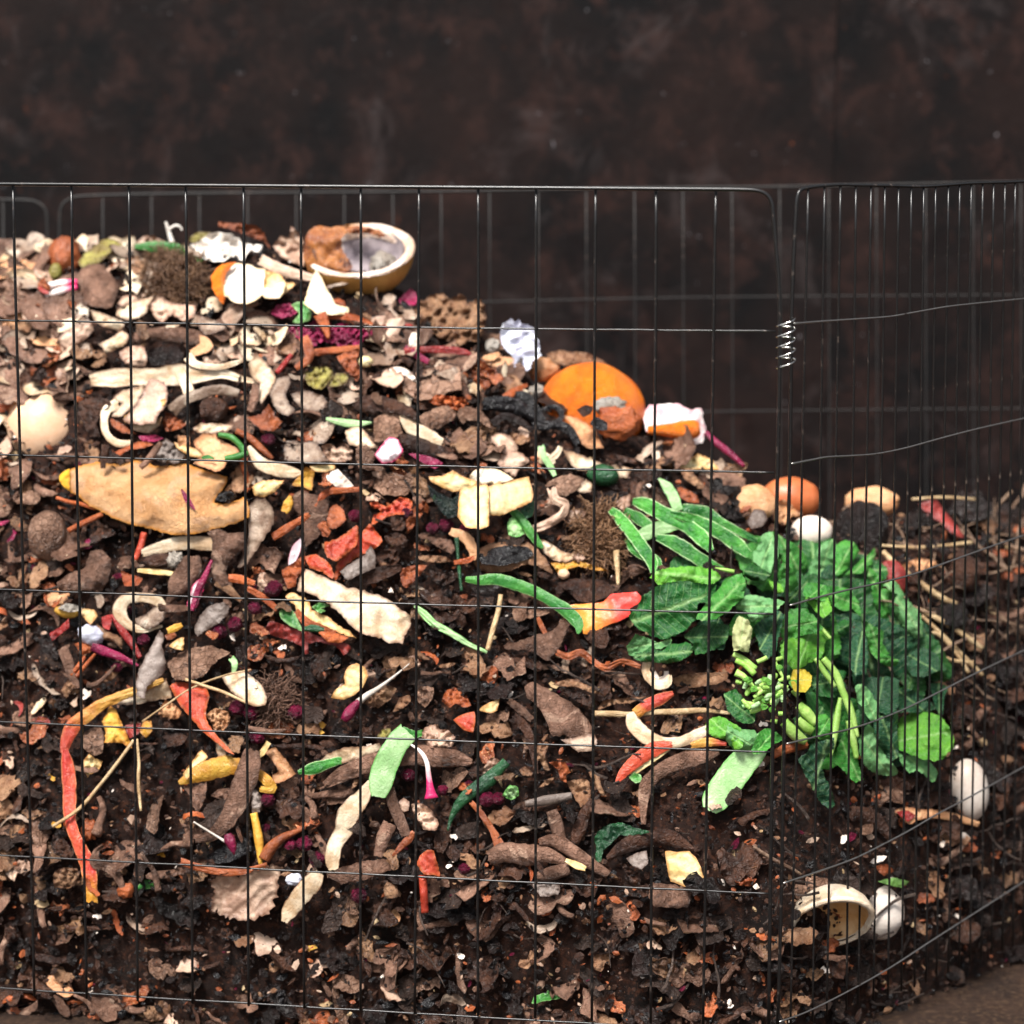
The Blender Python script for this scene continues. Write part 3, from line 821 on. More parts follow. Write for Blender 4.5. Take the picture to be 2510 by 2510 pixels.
# --- upper left
b('rotten_fruit', 'soft orange-brown rotten fruit', 'A1', 190, 480, 130, 150, 'rust', lift=5, lump=.16)
b('rotten_fruit', 'yellow-green rotten fruit', 'A1', 118, 600, 50, 70, 'olive', lift=12)
p('vegetable_leaf', 'yellow-green crumpled leaf', 'A1', [(290, 520), (360, 440), (500, 340), (560, 340), (650, 385), (560, 440), (450, 540), (330, 580)], 'olive', lift=14, wr=5)
p('onion_skin', 'pink translucent onion skin', 'A1', [(720, 400), (800, 320), (880, 310), (960, 350), (1060, 390), (960, 410), (790, 420)], 'pinkcream', lift=10, wr=5)
rt = root('plant_sprout', 'A1', 1035, 330, 'white forked sprout sticking up at the top of the heap')
s('root', '', 'A1', [(1040, 380, 44), (1015, 300, 34), (1000, 250, 30), (985, 205, 18)], 'white', tube=True, lift=8, parent=rt)
s('root', '', 'A1', [(1005, 270, 20), (1060, 235, 22), (1100, 245, 18), (1115, 275, 12)], 'white', tube=True, lift=10, parent=rt)
s('vegetable_leaf', 'long dark green leaf blade', 'A1', [(740, 400, 36), (880, 400, 80), (1050, 400, 60), (1150, 460, 80), (1270, 515, 36)], 'green', lift=16, curl=.3)
p('cauliflower_leaf', 'large crumpled white cauliflower leaf', 'A1', [(1160, 390), (1250, 360), (1330, 290), (1400, 285), (1520, 310), (1600, 370), (1750, 390), (1720, 440), (1640, 440), (1600, 510), (1500, 480), (1440, 520), (1300, 500), (1230, 430)], 'white', lift=14, wr=6, wf=1.5)
p('vegetable_leaf', 'yellow wilted leaf tip', 'A1', [(1160, 340), (1240, 285), (1340, 290), (1300, 350), (1200, 370)], 'olive', lift=8)
p('onion_skin', 'red-brown onion skin', 'A1', [(1400, 205), (1500, 215), (1620, 220), (1700, 235), (1760, 290), (1800, 380), (1810, 420), (1760, 360), (1690, 340), (1600, 300), (1480, 260), (1410, 245)], 'rust', lift=8, wr=5)
rt = root('orange_peel', 'A1', 1620, 680, 'open orange peel showing thick white pith, left of the halved melon')
p('pith', '', 'A1', [(1400, 640), (1440, 580), (1520, 535), (1640, 545), (1780, 590), (1900, 640), (1935, 700), (1910, 770), (1840, 820), (1750, 790), (1690, 830), (1620, 850), (1560, 845), (1500, 820), (1450, 790), (1440, 730)], 'pith', lift=22, dome=-14, wr=4, tilt=(0, -.6), parent=rt, thick=3)
p('rind', '', 'A1', [(1345, 640), (1370, 590), (1430, 540), (1540, 522), (1470, 600), (1450, 690), (1470, 780), (1440, 850), (1390, 800), (1350, 720)], 'orange', lift=24, dome=8, tilt=(-.5, 0), parent=rt, thick=2)
p('lemon_peel', 'cream-yellow lemon wedge', 'A2', [(0, 590), (120, 620), (160, 680), (250, 690), (170, 760), (90, 820), (-20, 800)], 'lemon', lift=20, dome=-4, wr=3)
p('lemon_peel', 'pointed white citrus pith wedge', 'A2', [(400, 585), (440, 640), (470, 700), (560, 860), (660, 880), (650, 930), (560, 940), (420, 940), (370, 900), (310, 850), (330, 760), (370, 650)], 'pith', lift=26, dome=6, wr=2, rag=.5)
p('onion_skin', 'smooth rounded pink-brown onion skin', 'A1', [(290, 620), (370, 540), (480, 545), (560, 620), (610, 700), (600, 800), (560, 880), (450, 880), (340, 840), (330, 700)], 'taupe', lift=10, dome=12, wr=3)
p('onion_skin', 'pale curled onion skin', 'A1', [(780, 760), (860, 540), (930, 530), (900, 650), (900, 760), (820, 790)], 'greycream', lift=12, cyl=4, wr=3)
p('onion_skin', 'folded purple-pink onion skin', 'A1', [(600, 850), (650, 790), (760, 760), (900, 750), (910, 800), (760, 830), (660, 880)], 'pinkcream', lift=10, dome=5)
# root ball: fine brown fibres
def fibres(kind, label, crop, u, v, rx, ry, n, mat, rad=.0005, lift=8, up=False):
    V, F = [], []
    ox, oy = ORG[crop]
    for i in range(n):
        a = R.random() * 6.28; q = R.random() ** .5
        U = ox + (u + rx * q * math.cos(a)) * KC; W_ = oy + (v + ry * q * math.sin(a)) * KC
        c = w3(U, W_, dh(U, W_) - (lift + 14 * (1 - q)) * .001)
        an = R.random() * 6.28; pts = []
        d = Vector((math.cos(an), R.uniform(-.5, .2), math.sin(an) * (.8 if not up else 2)))
        for k in range(6):
            pts.append(c.copy()); c = c + d.normalized() * .0045; d = d + Vector((R.uniform(-.7, .7), R.uniform(-.7, .7), R.uniform(-.8, .6)))
        v_, f_ = tube3(None, pts, rad * R.uniform(.6, 1.5), None, m=4)
        n0 = len(V); V += v_; F += [[k + n0 for k in f] for f in f_]
        cover([U], [W_])
    o = mesh_obj(kind, V, F, mat, None, {"edge": [0] * len(V)})
    return tag(o, label, kind.replace('_', ' '))
fibres('root_ball', 'tangled brown fibrous root ball near the top of the heap', 'A1', 1040, 640, 230, 190, 900, 'freshbrown', lift=8)
fibres('root_ball', 'matted clump of fine brown roots beside the cucumber peels', 'B3', 860, 850, 190, 230, 800, 'freshbrown', lift=3)
fibres('root_ball', 'dry grey-brown root tuft below the cream potato peel', 'C2', 90, 330, 120, 180, 420, 'taupe', lift=2)

for look, m_, pts, kw in (
    ('cream potato peel', 'cream', [(590, 950), (620, 880), (700, 840), (900, 790), (850, 870), (840, 920), (760, 970), (680, 980)], dict(cyl=5)),
    ('pinkish crumpled potato peel', 'pinkcream', [(850, 870), (930, 770), (1000, 830), (1180, 860), (1230, 870), (1200, 960), (1120, 990), (1040, 940), (960, 1000), (900, 960)], dict(wr=6)),
    ('grey-cream potato peel', 'greycream', [(1180, 930), (1280, 950), (1420, 1000), (1470, 1040), (1380, 1080), (1300, 1100), (1240, 1030), (1180, 1020)], dict(cyl=5)),
    ('pinkish potato peel', 'pinkcream', [(130, 1130), (200, 1060), (300, 1010), (400, 1000), (415, 1060), (350, 1130), (250, 1210), (180, 1200)], dict(dome=5)),
    ('cream potato peel', 'cream', [(450, 1170), (560, 1120), (640, 1060), (700, 1100), (670, 1170), (600, 1210), (510, 1250), (490, 1200)], {}),
    ('cream potato peel', 'cream', [(390, 900), (500, 930), (650, 990), (660, 1030), (620, 1070), (520, 1040), (430, 1000)], {}),
    ('small cream potato peel', 'cream', [(940, 1050), (1010, 1020), (1100, 1010), (1060, 1050), (980, 1080)], {}),
    ('large pink-cream potato peel', 'pinkcream', [(860, 1440), (970, 1470), (1000, 1560), (990, 1660), (930, 1720), (900, 1800), (700, 1800), (650, 1760), (750, 1650), (800, 1570)], dict(lift=20, cyl=6)),
    ('cream potato peel', 'cream', [(570, 1600), (640, 1540), (820, 1490), (800, 1570), (740, 1660), (640, 1740), (560, 1740), (600, 1690), (640, 1640)], dict(lift=15)),
    ('pale yellow-green oval peel', 'lemon', [(655, 1740), (720, 1690), (900, 1620), (990, 1600), (980, 1650), (850, 1740), (720, 1800), (660, 1790)], dict(lift=24)),
    ('cream scalloped potato peel', 'cream', [(700, 1800), (900, 1760), (960, 1740), (930, 1820), (850, 1870), (760, 1860)], dict(lift=16)),
    ('cream oval potato peel', 'cream', [(1200, 1840), (1260, 1790), (1400, 1800), (1520, 1810), (1480, 1860), (1350, 1880), (1250, 1870)], dict(lift=18)),
    ('brown crumpled potato peel', 'brown', [(300, 1620), (400, 1590), (520, 1600), (560, 1640), (480, 1720), (440, 1800), (470, 1900), (380, 1900), (330, 1790), (300, 1720)], dict(wr=5)),
    ('orange-brown onion skin scrap', 'rust', [(1630, 1750), (1740, 1720), (1800, 1640), (1850, 1740), (1910, 1780), (1840, 1860), (1750, 1850)], {}),
    ('long tapering cream potato peel', 'cream', [(1640, 1330), (1700, 1240), (1780, 1320), (1860, 1430), (1800, 1560), (1740, 1640), (1700, 1600), (1720, 1480), (1660, 1430)], dict(lift=16)),
    ('dark brown flat peel', 'darkbrown', [(830, 1230), (930, 1190), (1080, 1190), (1130, 1260), (1100, 1330), (880, 1340)], dict(lift=4)),
    ('pinkish flat potato peel', 'pinkcream', [(620, 1230), (720, 1180), (820, 1190), (840, 1290), (830, 1350), (700, 1350), (640, 1290)], {}),
    ('rusty torn onion skin', 'rust', [(540, 1740), (640, 1800), (760, 1880), (640, 1870), (560, 1810)], {}),
    ('rusty crumpled onion skin', 'rust', [(980, 1700), (1070, 1750), (1150, 1800), (1100, 1840), (990, 1860), (960, 1790)], dict(wr=6)),
):
    kw.setdefault('lift', 12)
    p(PP if 'potato' in look or 'peel' in look else 'onion_skin', look, 'A1', pts, m_, **kw)
s(PP, 'brown rolled potato peel', 'A1', [(740, 1130, 90), (900, 1090, 110), (1100, 1100, 130), (1250, 1120, 120), (1440, 1060, 80)], 'taupe', curl=.8, lift=9)
s(PP, 'very long flat cream potato peel', 'A1', [(390, 1450, 90), (560, 1440, 150), (720, 1430, 140), (900, 1430, 150), (1100, 1410, 170), (1250, 1420, 110), (1420, 1400, 80), (1560, 1440, 60), (1720, 1470, 30)], 'cream', curl=-.15, lift=14, wr=1.8)
s(PP, 'narrow curved cream potato peel', 'A1', [(1160, 1270, 90), (1230, 1330, 60), (1400, 1350, 50), (1530, 1320, 40), (1600, 1290, 15)], 'cream', curl=.2, lift=17)
s(PP, 'cream upright potato peel', 'A1', [(1090, 1370, 80), (1130, 1460, 90), (1170, 1560, 90), (1150, 1620, 60)], 'cream', curl=.2, lift=20)
s(PP, 'arched cream-edged potato peel', 'A1', [(1030, 1700, 110), (1120, 1620, 90), (1250, 1565, 80), (1400, 1530, 85), (1560, 1560, 70)], 'greycream', curl=.35, lift=16, arch=8)
b('potato', 'small wrinkled brown potato', 'A1', 1360, 1690, 112, 108, 'brown', lift=10, lump=.12, lf=1.5)
s(PP, 'cream hook-shaped potato peel', 'A1', [(610, 1640, 100), (520, 1690, 75), (500, 1780, 60), (520, 1880, 60), (600, 1950, 60), (720, 1955, 60)], 'cream', curl=.3, lift=14, arch=5)
s(PP, 'short rolled brown potato peel', 'A1', [(1700, 1480, 60), (1690, 1580, 76), (1650, 1700, 50)], 'taupe', curl=1, lift=20)
b('eggshell', '', 'A1', 10, 1840, 275, 285, 'eggpeach', lift=-16, rz=210, lump=.05, lf=1.2, rot=-20, label='large peach-brown eggshell lying left of the first mesh wire, above the long orange rind')
s('beet_peel', 'pale pink radish stalk', 'A1', [(40, 720, 60), (160, 690, 60), (290, 680, 50)], 'pinkgrad', tube=True, lift=14)
s('beet_peel', 'pale pink radish stalk', 'A1', [(40, 790, 50), (160, 750, 60), (290, 720, 50)], 'pinkgrad', tube=True, lift=12)

# --- melon half
# --- the bunch of leafy greens
gr = root('leafy_greens', 'B4', 500, 1750, 'big bunch of fresh leafy greens lying against the corner post', cat='leafy greens')
LV = [
 ('B3', 'leafe', 30, 175, [(1260, 1180), (1300, 1140), (1340, 1120), (1480, 1090), (1600, 1085), (1760, 1110), (1820, 1160), (1810, 1200), (1720, 1240), (1640, 1230), (1560, 1200), (1450, 1210), (1340, 1240)]),
 ('B3', 'leafb', 36, 20, [(1100, 1480), (1170, 1400), (1200, 1330), (1290, 1260), (1400, 1220), (1540, 1210), (1740, 1240), (1700, 1330), (1640, 1400), (1630, 1500), (1560, 1580), (1460, 1640), (1360, 1670), (1230, 1610), (1140, 1560)]),
 ('B3', 'leafa', 42, 45, [(1630, 1500), (1700, 1380), (1800, 1280), (1900, 1180), (1990, 1150), (2010, 1330), (1932, 1400), (1880, 1450), (1780, 1510), (1680, 1520)]),
 ('B3', 'leafc', 26, 10, [(1085, 1720), (1150, 1620), (1250, 1650), (1330, 1690), (1430, 1650), (1440, 1700), (1350, 1740), (1250, 1740), (1180, 1800), (1110, 1790)]),
 ('B3', 'leafb', 28, 5, [(1110, 1790), (1200, 1760), (1270, 1720), (1360, 1760), (1440, 1700), (1560, 1690), (1610, 1720), (1590, 1790), (1500, 1840), (1400, 1855), (1280, 1850), (1180, 1840)]),
 ('B3', 'leafb', 22, 0, [(1540, 1640), (1620, 1560), (1760, 1530), (1900, 1560), (1860, 1700), (1740, 1760), (1620, 1790), (1600, 1700)]),
 ('B4', 'leafc', 22, 70, [(150, 980), (200, 900), (210, 850), (300, 810), (340, 900), (350, 1010), (300, 1080), (290, 1150), (210, 1100), (150, 1050)]),
 ('B4', 'leafa', 26, 120, [(290, 815), (400, 870), (500, 930), (570, 1000), (580, 1100), (500, 1190), (440, 1160), (400, 1080), (340, 1000)]),
 ('B4', 'leafc', 28, 70, [(590, 1130), (600, 1060), (680, 920), (770, 870), (800, 900), (800, 1050), (770, 1180), (690, 1235), (620, 1200)]),
 ('B4', 'leafa', 32, 60, [(800, 920), (880, 880), (950, 900), (990, 970), (950, 1030), (900, 1120), (810, 1200), (790, 1100)]),
 ('B4', 'leafa', 36, 40, [(820, 1200), (900, 1130), (990, 1050), (1080, 970), (1110, 930), (1115, 990), (1090, 1080), (1040, 1130), (940, 1160), (850, 1170)]),
 ('B4', 'leafa', 30, 120, [(1070, 1100), (1180, 1190), (1170, 1260), (1250, 1280), (1290, 1320), (1260, 1400), (1210, 1480), (1210, 1600), (1170, 1520), (1130, 1400), (1080, 1360), (1090, 1250), (1050, 1180)]),
 ('B4', 'leafc', 36, 125, [(1170, 1240), (1250, 1190), (1330, 1280), (1380, 1370), (1440, 1420), (1490, 1530), (1490, 1620), (1470, 1660), (1400, 1640), (1330, 1560), (1260, 1460), (1260, 1380), (1290, 1310), (1230, 1280)]),
 ('B4', 'leafd', 22, 120, [(1470, 1500), (1530, 1560), (1580, 1640), (1570, 1720), (1500, 1720), (1480, 1600)]),
 ('B4', 'leafb', 30, 170, [(75, 1120), (120, 1070), (200, 1080), (280, 1160), (230, 1200), (130, 1200), (80, 1160)]),
 ('B4', 'leafc', 44, 0, [(10, 1390), (60, 1320), (180, 1320), (330, 1350), (400, 1370), (350, 1420), (280, 1470), (200, 1510), (130, 1520), (100, 1450), (20, 1430)]),
 ('B4', 'leafd', 28, 60, [(150, 1560), (250, 1480), (330, 1430), (400, 1480), (360, 1600), (330, 1760), (260, 1820), (200, 1740), (180, 1660)]),
 ('B4', 'leafa', 40, 10, [(360, 1520), (440, 1430), (560, 1420), (650, 1500), (700, 1580), (620, 1620), (500, 1640), (440, 1700), (370, 1640)]),
 ('B4', 'leafe', 44, 70, [(430, 1660), (560, 1600), (720, 1560), (750, 1640), (710, 1720), (690, 1830), (600, 1850), (520, 1900), (470, 1920), (380, 1810), (360, 1720)]),
 ('B4', 'leafa', 34, 160, [(720, 1240), (830, 1250), (920, 1270), (990, 1400), (1000, 1480), (930, 1430), (860, 1440), (780, 1400), (740, 1320)]),
 ('B4', 'leafa', 38, 40, [(540, 1300), (570, 1220), (640, 1220), (720, 1240), (740, 1330), (700, 1370), (620, 1340), (560, 1330)]),
 ('B4', 'leafc', 42, 100, [(600, 1260), (650, 1215), (690, 1260), (670, 1330), (610, 1350), (560, 1320)]),
 ('B4', 'leafb', 32, 30, [(800, 1560), (870, 1500), (930, 1530), (900, 1600), (860, 1640), (820, 1620)]),
 ('B4', 'leafd', 30, 80, [(900, 1620), (980, 1530), (1040, 1640), (1060, 1800), (1040, 1932), (960, 1950), (900, 1880), (920, 1750)]),
 ('B4', 'leafa', 34, 110, [(1000, 1510), (1100, 1560), (1180, 1600), (1170, 1700), (1230, 1780), (1150, 1800), (1080, 1760), (1040, 1640)]),
 ('B4', 'leafd', 32, 20, [(1200, 1600), (1290, 1540), (1400, 1650), (1460, 1680), (1420, 1720), (1320, 1730), (1230, 1700)]),
 ('B4', 'leafa', 38, 0, [(1080, 1770), (1180, 1780), (1300, 1830), (1280, 1880), (1220, 1880), (1150, 1850)]),
 ('B4', 'leafd', 30, 150, [(1400, 1760), (1500, 1730), (1600, 1780), (1620, 1900), (1500, 1960), (1400, 1950), (1320, 1850)]),
 ('B4', 'leafb', 20, 90, [(500, 1180), (620, 1150), (760, 1200), (900, 1180), (1060, 1200), (1100, 1400), (1200, 1620), (1000, 1560), (800, 1500), (600, 1450), (480, 1350)]),
 ('B4', 'leafd', 16, 100, [(700, 1500), (900, 1450), (1200, 1500), (1400, 1700), (1500, 1900), (1300, 2000), (1000, 1980), (760, 1900), (700, 1700)]),
 ('C4', 'leafd', 38, 80, [(960, 190), (1040, 130), (1200, 120), (1300, 150), (1300, 300), (1290, 400), (1200, 420), (1100, 400), (1000, 300)]),
 ('C4', 'leafc', 44, 115, [(950, 200), (1010, 180), (1090, 260), (1150, 400), (1150, 480), (1080, 480), (1040, 420), (980, 330)]),
 ('C4', 'leafd', 40, 110, [(1100, 480), (1180, 420), (1290, 390), (1290, 560), (1290, 760), (1240, 790), (1180, 720), (1130, 640), (1110, 560)]),
 ('C4', 'leafc', 32, 125, [(980, 640), (1050, 490), (1110, 560), (1130, 650), (1190, 740), (1300, 880), (1250, 910), (1150, 900), (1060, 860), (1000, 780)]),
 ('C4', 'leafe', 46, 10, [(1280, 600), (1300, 500), (1330, 430), (1450, 410), (1560, 400), (1640, 450), (1700, 530), (1735, 620), (1730, 690), (1640, 770), (1560, 790), (1480, 770), (1390, 740), (1300, 700)]),
 ('C4', 'leafc', 34, 140, [(1290, 720), (1390, 750), (1540, 790), (1600, 860), (1600, 920), (1560, 960), (1500, 900), (1440, 860), (1380, 885), (1310, 800)]),
 ('C4', 'leafd', 34, 140, [(1300, 220), (1420, 230), (1500, 300), (1560, 330), (1590, 380), (1480, 400), (1400, 410), (1300, 400)]),
 ('C4', 'leafd', 26, 90, [(1540, 180), (1620, 170), (1690, 210), (1660, 280), (1640, 440), (1590, 380), (1570, 300)]),
 ('C4', 'leafd', 38, 75, [(500, 780), (560, 730), (620, 650), (760, 620), (790, 600), (780, 700), (720, 760), (690, 850), (720, 930), (770, 1010), (790, 1140), (740, 1160), (660, 1100), (620, 1000), (560, 900)]),
 ('C4', 'leafa', 30, 115, [(790, 800), (810, 700), (860, 560), (930, 560), (970, 700), (980, 830), (1020, 930), (960, 960), (900, 910)]),
 ('C4', 'leafa', 40, 60, [(650, 430), (720, 420), (780, 480), (790, 600), (690, 620), (610, 610), (640, 520)]),
 ('C4', 'leafb', 34, 10, [(600, 120), (680, 80), (760, 60), (880, 80), (860, 160), (880, 200), (800, 290), (680, 280), (620, 220)]),
 ('C4', 'leafb', 18, 60, [(560, 250), (800, 260), (960, 300), (1000, 480), (900, 640), (760, 620), (600, 480)]),
 ('C3', 'leafe', 34, 140, [(1700, 540), (1720, 470), (1810, 430), (1900, 470), (1990, 540), (2000, 680), (1940, 700), (1860, 620), (1760, 600)]),
 ('C3', 'leafc', 30, 150, [(1860, 620), (1890, 480), (2000, 540), (2090, 540), (2120, 600), (2080, 700), (1990, 740), (1930, 700)]),
 ('C4', 'leafa', 36, 50, [(130, 700), (200, 560), (260, 530), (330, 560), (390, 620), (300, 660), (250, 720), (150, 740)]),
 ('C3', 'leafb', 26, 140, [(1850, 260), (1940, 220), (2040, 340), (2100, 420), (2080, 500), (1960, 480), (1880, 390)]),
 ('B4', 'leafpale', 42, 80, [(0, 1550), (40, 1480), (110, 1520), (140, 1580), (130, 1680), (110, 1770), (40, 1750), (-10, 1760), (-20, 1650)]),
 ('C4', 'leafy', 44, 0, [(440, 150), (470, 70), (560, 65), (610, 120), (600, 200), (560, 245), (480, 240)]),
 ('B4', 'leafa', 34, 100, [(380, 1060), (470, 1120), (510, 1230), (440, 1300), (380, 1270), (340, 1160)]),
 ('B4', 'leafe', 36, 60, [(270, 1200), (370, 1230), (390, 1290), (330, 1310), (290, 1270)]),
 ('B4', 'leafa', 30, 20, [(-60, 1180), (60, 1140), (90, 1230), (60, 1330), (-60, 1360), (-120, 1260)]),
 ('B4', 'leafe', 34, 110, [(680, 1240), (740, 1330), (770, 1440), (700, 1500), (620, 1420), (560, 1340)]),
]
for crop, m_, lf_, ang, pts in LV:
    n = len(pts)
    p('leaf', '', crop, pts, [m_, m_], lift=lf_ + 4 + R.uniform(-3, 3), wr=3.8, wf=.8, gs=26, rag=1.1, leaf=ang if ang else 1, parent=gr, curl=R.uniform(-7, 5), cyl=R.uniform(-7, 9), cyla=90 - ang, tilt=(R.uniform(-.7, .7), R.uniform(-.7, .3)), thick=.35, conf=.5, frill=4)
GX = [(1990, 1350), (2060, 1420), (2130, 1500), (2180, 1600), (2230, 1680), (2120, 1640), (2020, 1560), (2080, 1560), (1960, 1450), (1900, 1440), (1860, 1380), (2200, 1540), (2250, 1780), (2150, 1760), (2060, 1740), (2000, 1660), (1700, 1420), (1780, 1460), (1640, 1480), (2110, 1400), (1950, 1620), (2190, 1840), (2050, 1830), (1990, 1780), (2270, 1620), (1750, 1550), (1840, 1540), (2020, 1480)]
for i, (u0, v0) in enumerate(GX):
    an = R.uniform(-70, 70) - 60; L = R.uniform(46, 78); w_ = L * R.uniform(.5, .7); ca, sa = math.cos(math.radians(an)), -math.sin(math.radians(an))
    q = []
    for k in range(11):
        f = 2 * math.pi * k / 11; x = L * math.cos(f); y = w_ * math.sin(f) * (1 + .12 * math.cos(3 * f + i)) * (1 - .25 * math.cos(f)); q.append(((u0 + x * ca - y * sa - 1800) / KC, (v0 + x * sa + y * ca - 1620) / KC))
    m_ = ('leafb', 'leafd', 'leafa', 'leafb')[i % 4]
    p('leaf', '', 'C4', q, [m_, m_], lift=R.uniform(10, 24), wr=3.6, wf=.8, gs=22, rag=1.4, leaf=-an if an else 1, parent=gr, curl=R.uniform(-7, 5), cyl=R.uniform(-8, 8), cyla=R.uniform(0, 180), tilt=(R.uniform(-.8, .8), R.uniform(-.9, .3)), thick=.35, conf=.5, frill=5)
SM = [('C4', [(640, -20, 40), (720, 100, 45), (795, 205, 36)], 50), ('C4', [(700, -20, 50), (800, 100, 60), (850, 230, 60), (920, 400, 60), (975, 600, 24)], 52), ('C4', [(835, 290, 30), (810, 450, 56), (785, 620, 50), (760, 760, 20)], 48),
      ('C4', [(900, 470, 50), (940, 640, 60), (965, 770, 40)], 46), ('C4', [(505, 345, 70), (580, 420, 90), (645, 500, 60)], 44), ('C4', [(320, 10, 30), (400, 160, 24)], 48), ('B4', [(690, 1580, 30), (760, 1660, 26)], 48),
      ('B4', [(-10, 1780, 40), (80, 1830, 56), (170, 1900, 50)], 40), ('B4', [(10, 1830, 40), (90, 1870, 50), (160, 1940, 50)], 42), ('C4', [(390, 480, 80), (480, 580, 100), (570, 640, 60)], 34), ('C4', [(500, 460, 60), (560, 520, 80), (620, 560, 70)], 38),
      ('B4', [(1780 - 1932 + 1932 - 1932, 1100, 10), (-60, 1120, 30), (0, 1130, 30)], 36), ('C4', [(10, 90, 60), (80, 130, 50), (180, 240, 24)], 42)]
for crop, q, lf_ in SM: s('stem', '', crop, q, 'stemgreen', tube=True, lift=lf_, parent=gr, wr=.5)
for i in range(46):
    a = R.uniform(0, 6.28); L = R.uniform(40, 110); u0 = 250 + R.gauss(0, 85); v0 = 230 + R.gauss(0, 90)
    s('stem', '', 'C4', [(u0, v0, R.uniform(26, 44)), (u0 + L * .5 * math.cos(a), v0 + L * .5 * math.sin(a) * .8, R.uniform(30, 46)), (u0 + L * math.cos(a) + R.uniform(-12, 12), v0 + L * math.sin(a) * .8, R.uniform(22, 40))], 'stemgreen' if i % 4 else 'palegreen', tube=True, lift=34 + R.uniform(0, 22), parent=gr, wr=.5)
for i in range(12):
    u0 = 230 + R.gauss(0, 90); v0 = 210 + R.gauss(0, 80)
    q = [(u0 + 34 * math.cos(k * 1.05) * R.uniform(.7, 1.3), v0 + 26 * math.sin(k * 1.05) * R.uniform(.7, 1.3)) for k in range(6)]
    p('leaf', '', 'C4', q, ['leafe', 'leafe'], lift=50 + R.uniform(0, 8), parent=gr, wr=3, leaf=R.randint(1, 170), thick=.5)
# --- C1
p('apple_peel', 'cream flat apple peel', 'C1', [(580, 330), (740, 270), (850, 220), (990, 140), (1030, 290), (900, 310), (780, 340), (620, 350)], 'cream', lift=16)
rt = root('apple_peel', 'C1', 230, 800, 'very long yellow and coral red apple peel hanging down the heap')
s('peel_strip', '', 'C1', [(970, 150, 40), (760, 230, 66), (600, 290, 80), (470, 350, 90), (360, 430, 110), (260, 510, 120), (205, 620, 100), (180, 730, 50)], 'yelred', lift=21, curl=.4, parent=rt, rag=1, wr=2)
s('peel_strip', '', 'C1', [(190, 700, 50), (215, 850, 110), (228, 1000, 110), (225, 1150, 104), (240, 1300, 90), (300, 1450, 104), (355, 1570, 116), (390, 1720, 110), (400, 1900, 90)], 'redyel', lift=19, curl=.35, parent=rt, rag=1, wr=2.2)
rt = root('pepper_piece', 'C1', 1180, 350, 'coral red pepper end with a long torn tail')
p('skin', '', 'C1', [(1015, 200), (1070, 165), (1180, 175), (1310, 220), (1330, 280), (1310, 370), (1300, 440), (1360, 560), (1420, 620), (1530, 740), (1470, 720), (1380, 640), (1280, 560), (1200, 470), (1100, 350)], ['coral', 'lemon'], lift=18, dome=14, wr=2, parent=rt, rag=.5)
p('flesh', '', 'C1', [(1380, 650), (1430, 610), (1530, 740), (1470, 770), (1395, 750)], 'cream', lift=19, parent=rt)
ST = [([(90, 1310, 26), (300, 1170, 30), (450, 1000, 30), (600, 810, 30), (735, 625, 26)], 'longest pale straw, lying diagonally at the left of the heap'),
      ([(758, 615, 22), (775, 800, 25), (770, 950, 30), (790, 1185, 20)], 'straight vertical pale straw hanging over black soil'),
      ([(800, 480, 15), (1000, 340, 15), (1200, 210, 15), (1450, 115, 15), (1660, 68, 12)], 'thin straw crossing the coral red pepper end'),
      ([(1140, 145, 24), (1300, 200, 26), (1450, 250, 26), (1630, 335, 18)], 'short tan straw ending at the round cream peel')]
for q, lb in ST: s('straw', '', 'C1', q, 'straw', tube=True, lift=27, label=lb)
p('squash_scrap', 'yellow folded peel cup', 'C1', [(485, 480), (550, 355), (600, 390), (640, 490), (690, 600), (720, 690), (640, 650), (560, 640), (500, 645), (510, 560)], 'yellow', lift=17, dome=7, wr=4)
p('squash_scrap', 'cream-yellow crumpled peel', 'C1', [(335, 790), (380, 735), (430, 770), (490, 790), (460, 860), (390, 895), (370, 920), (340, 850)], 'lemon', lift=15, wr=5)
p('squash_scrap', 'small yellow peel', 'C1', [(780, 560), (810, 480), (870, 470), (880, 550), (830, 610)], 'yellow', lift=13)
p('onion_skin', 'crumpled golden onion skin', 'C1', [(920, 420), (980, 310), (1050, 340), (1110, 400), (1080, 460), (990, 450)], 'oniontan', lift=13, wr=6)
p('onion_skin', 'dark rusty red peel', 'C1', [(665, 510), (790, 490), (780, 570), (700, 610)], 'brick', lift=12)
rt = root('mango_peel', 'C1', 1350, 870, 'bright yellow-orange mango peel with pale inner side')
s('peel_strip', '', 'C1', [(1090, 965, 36), (1180, 920, 100), (1300, 870, 160), (1450, 830, 160), (1580, 830, 120)], 'yellow', lift=18, curl=.5, parent=rt)
p('peel_flap', '', 'C1', [(1120, 890), (1200, 780), (1270, 700), (1320, 760), (1240, 830), (1150, 940)], 'lemon', lift=22, parent=rt)
s('mango_peel', 'yellow-orange looped peel', 'C1', [(1710, 880, 70), (1800, 960, 90), (1830, 1020, 60), (1730, 1010, 46)], 'yellow', lift=15, curl=.5)
s(PP, 'long leathery grey-brown potato peel', 'C1', [(1670, 700, 130), (1640, 850, 180), (1590, 1000, 180), (1540, 1130, 170), (1450, 1280, 130), (1340, 1380, 90), (1215, 1405, 70)], 'taupe', lift=22, curl=.5, wr=2)
s(PP, 'pale green-cream peel end', 'C1', [(1700, 770, 40), (1750, 720, 50), (1800, 640, 40)], 'lemon', lift=21)
p(PP, 'round cream potato slice', 'C1', [(1430, 130), (1500, 90), (1600, 80), (1680, 130), (1750, 200), (1785, 290), (1770, 350), (1690, 360), (1600, 320), (1500, 240)], 'cream', lift=20, dome=4, rag=.4)
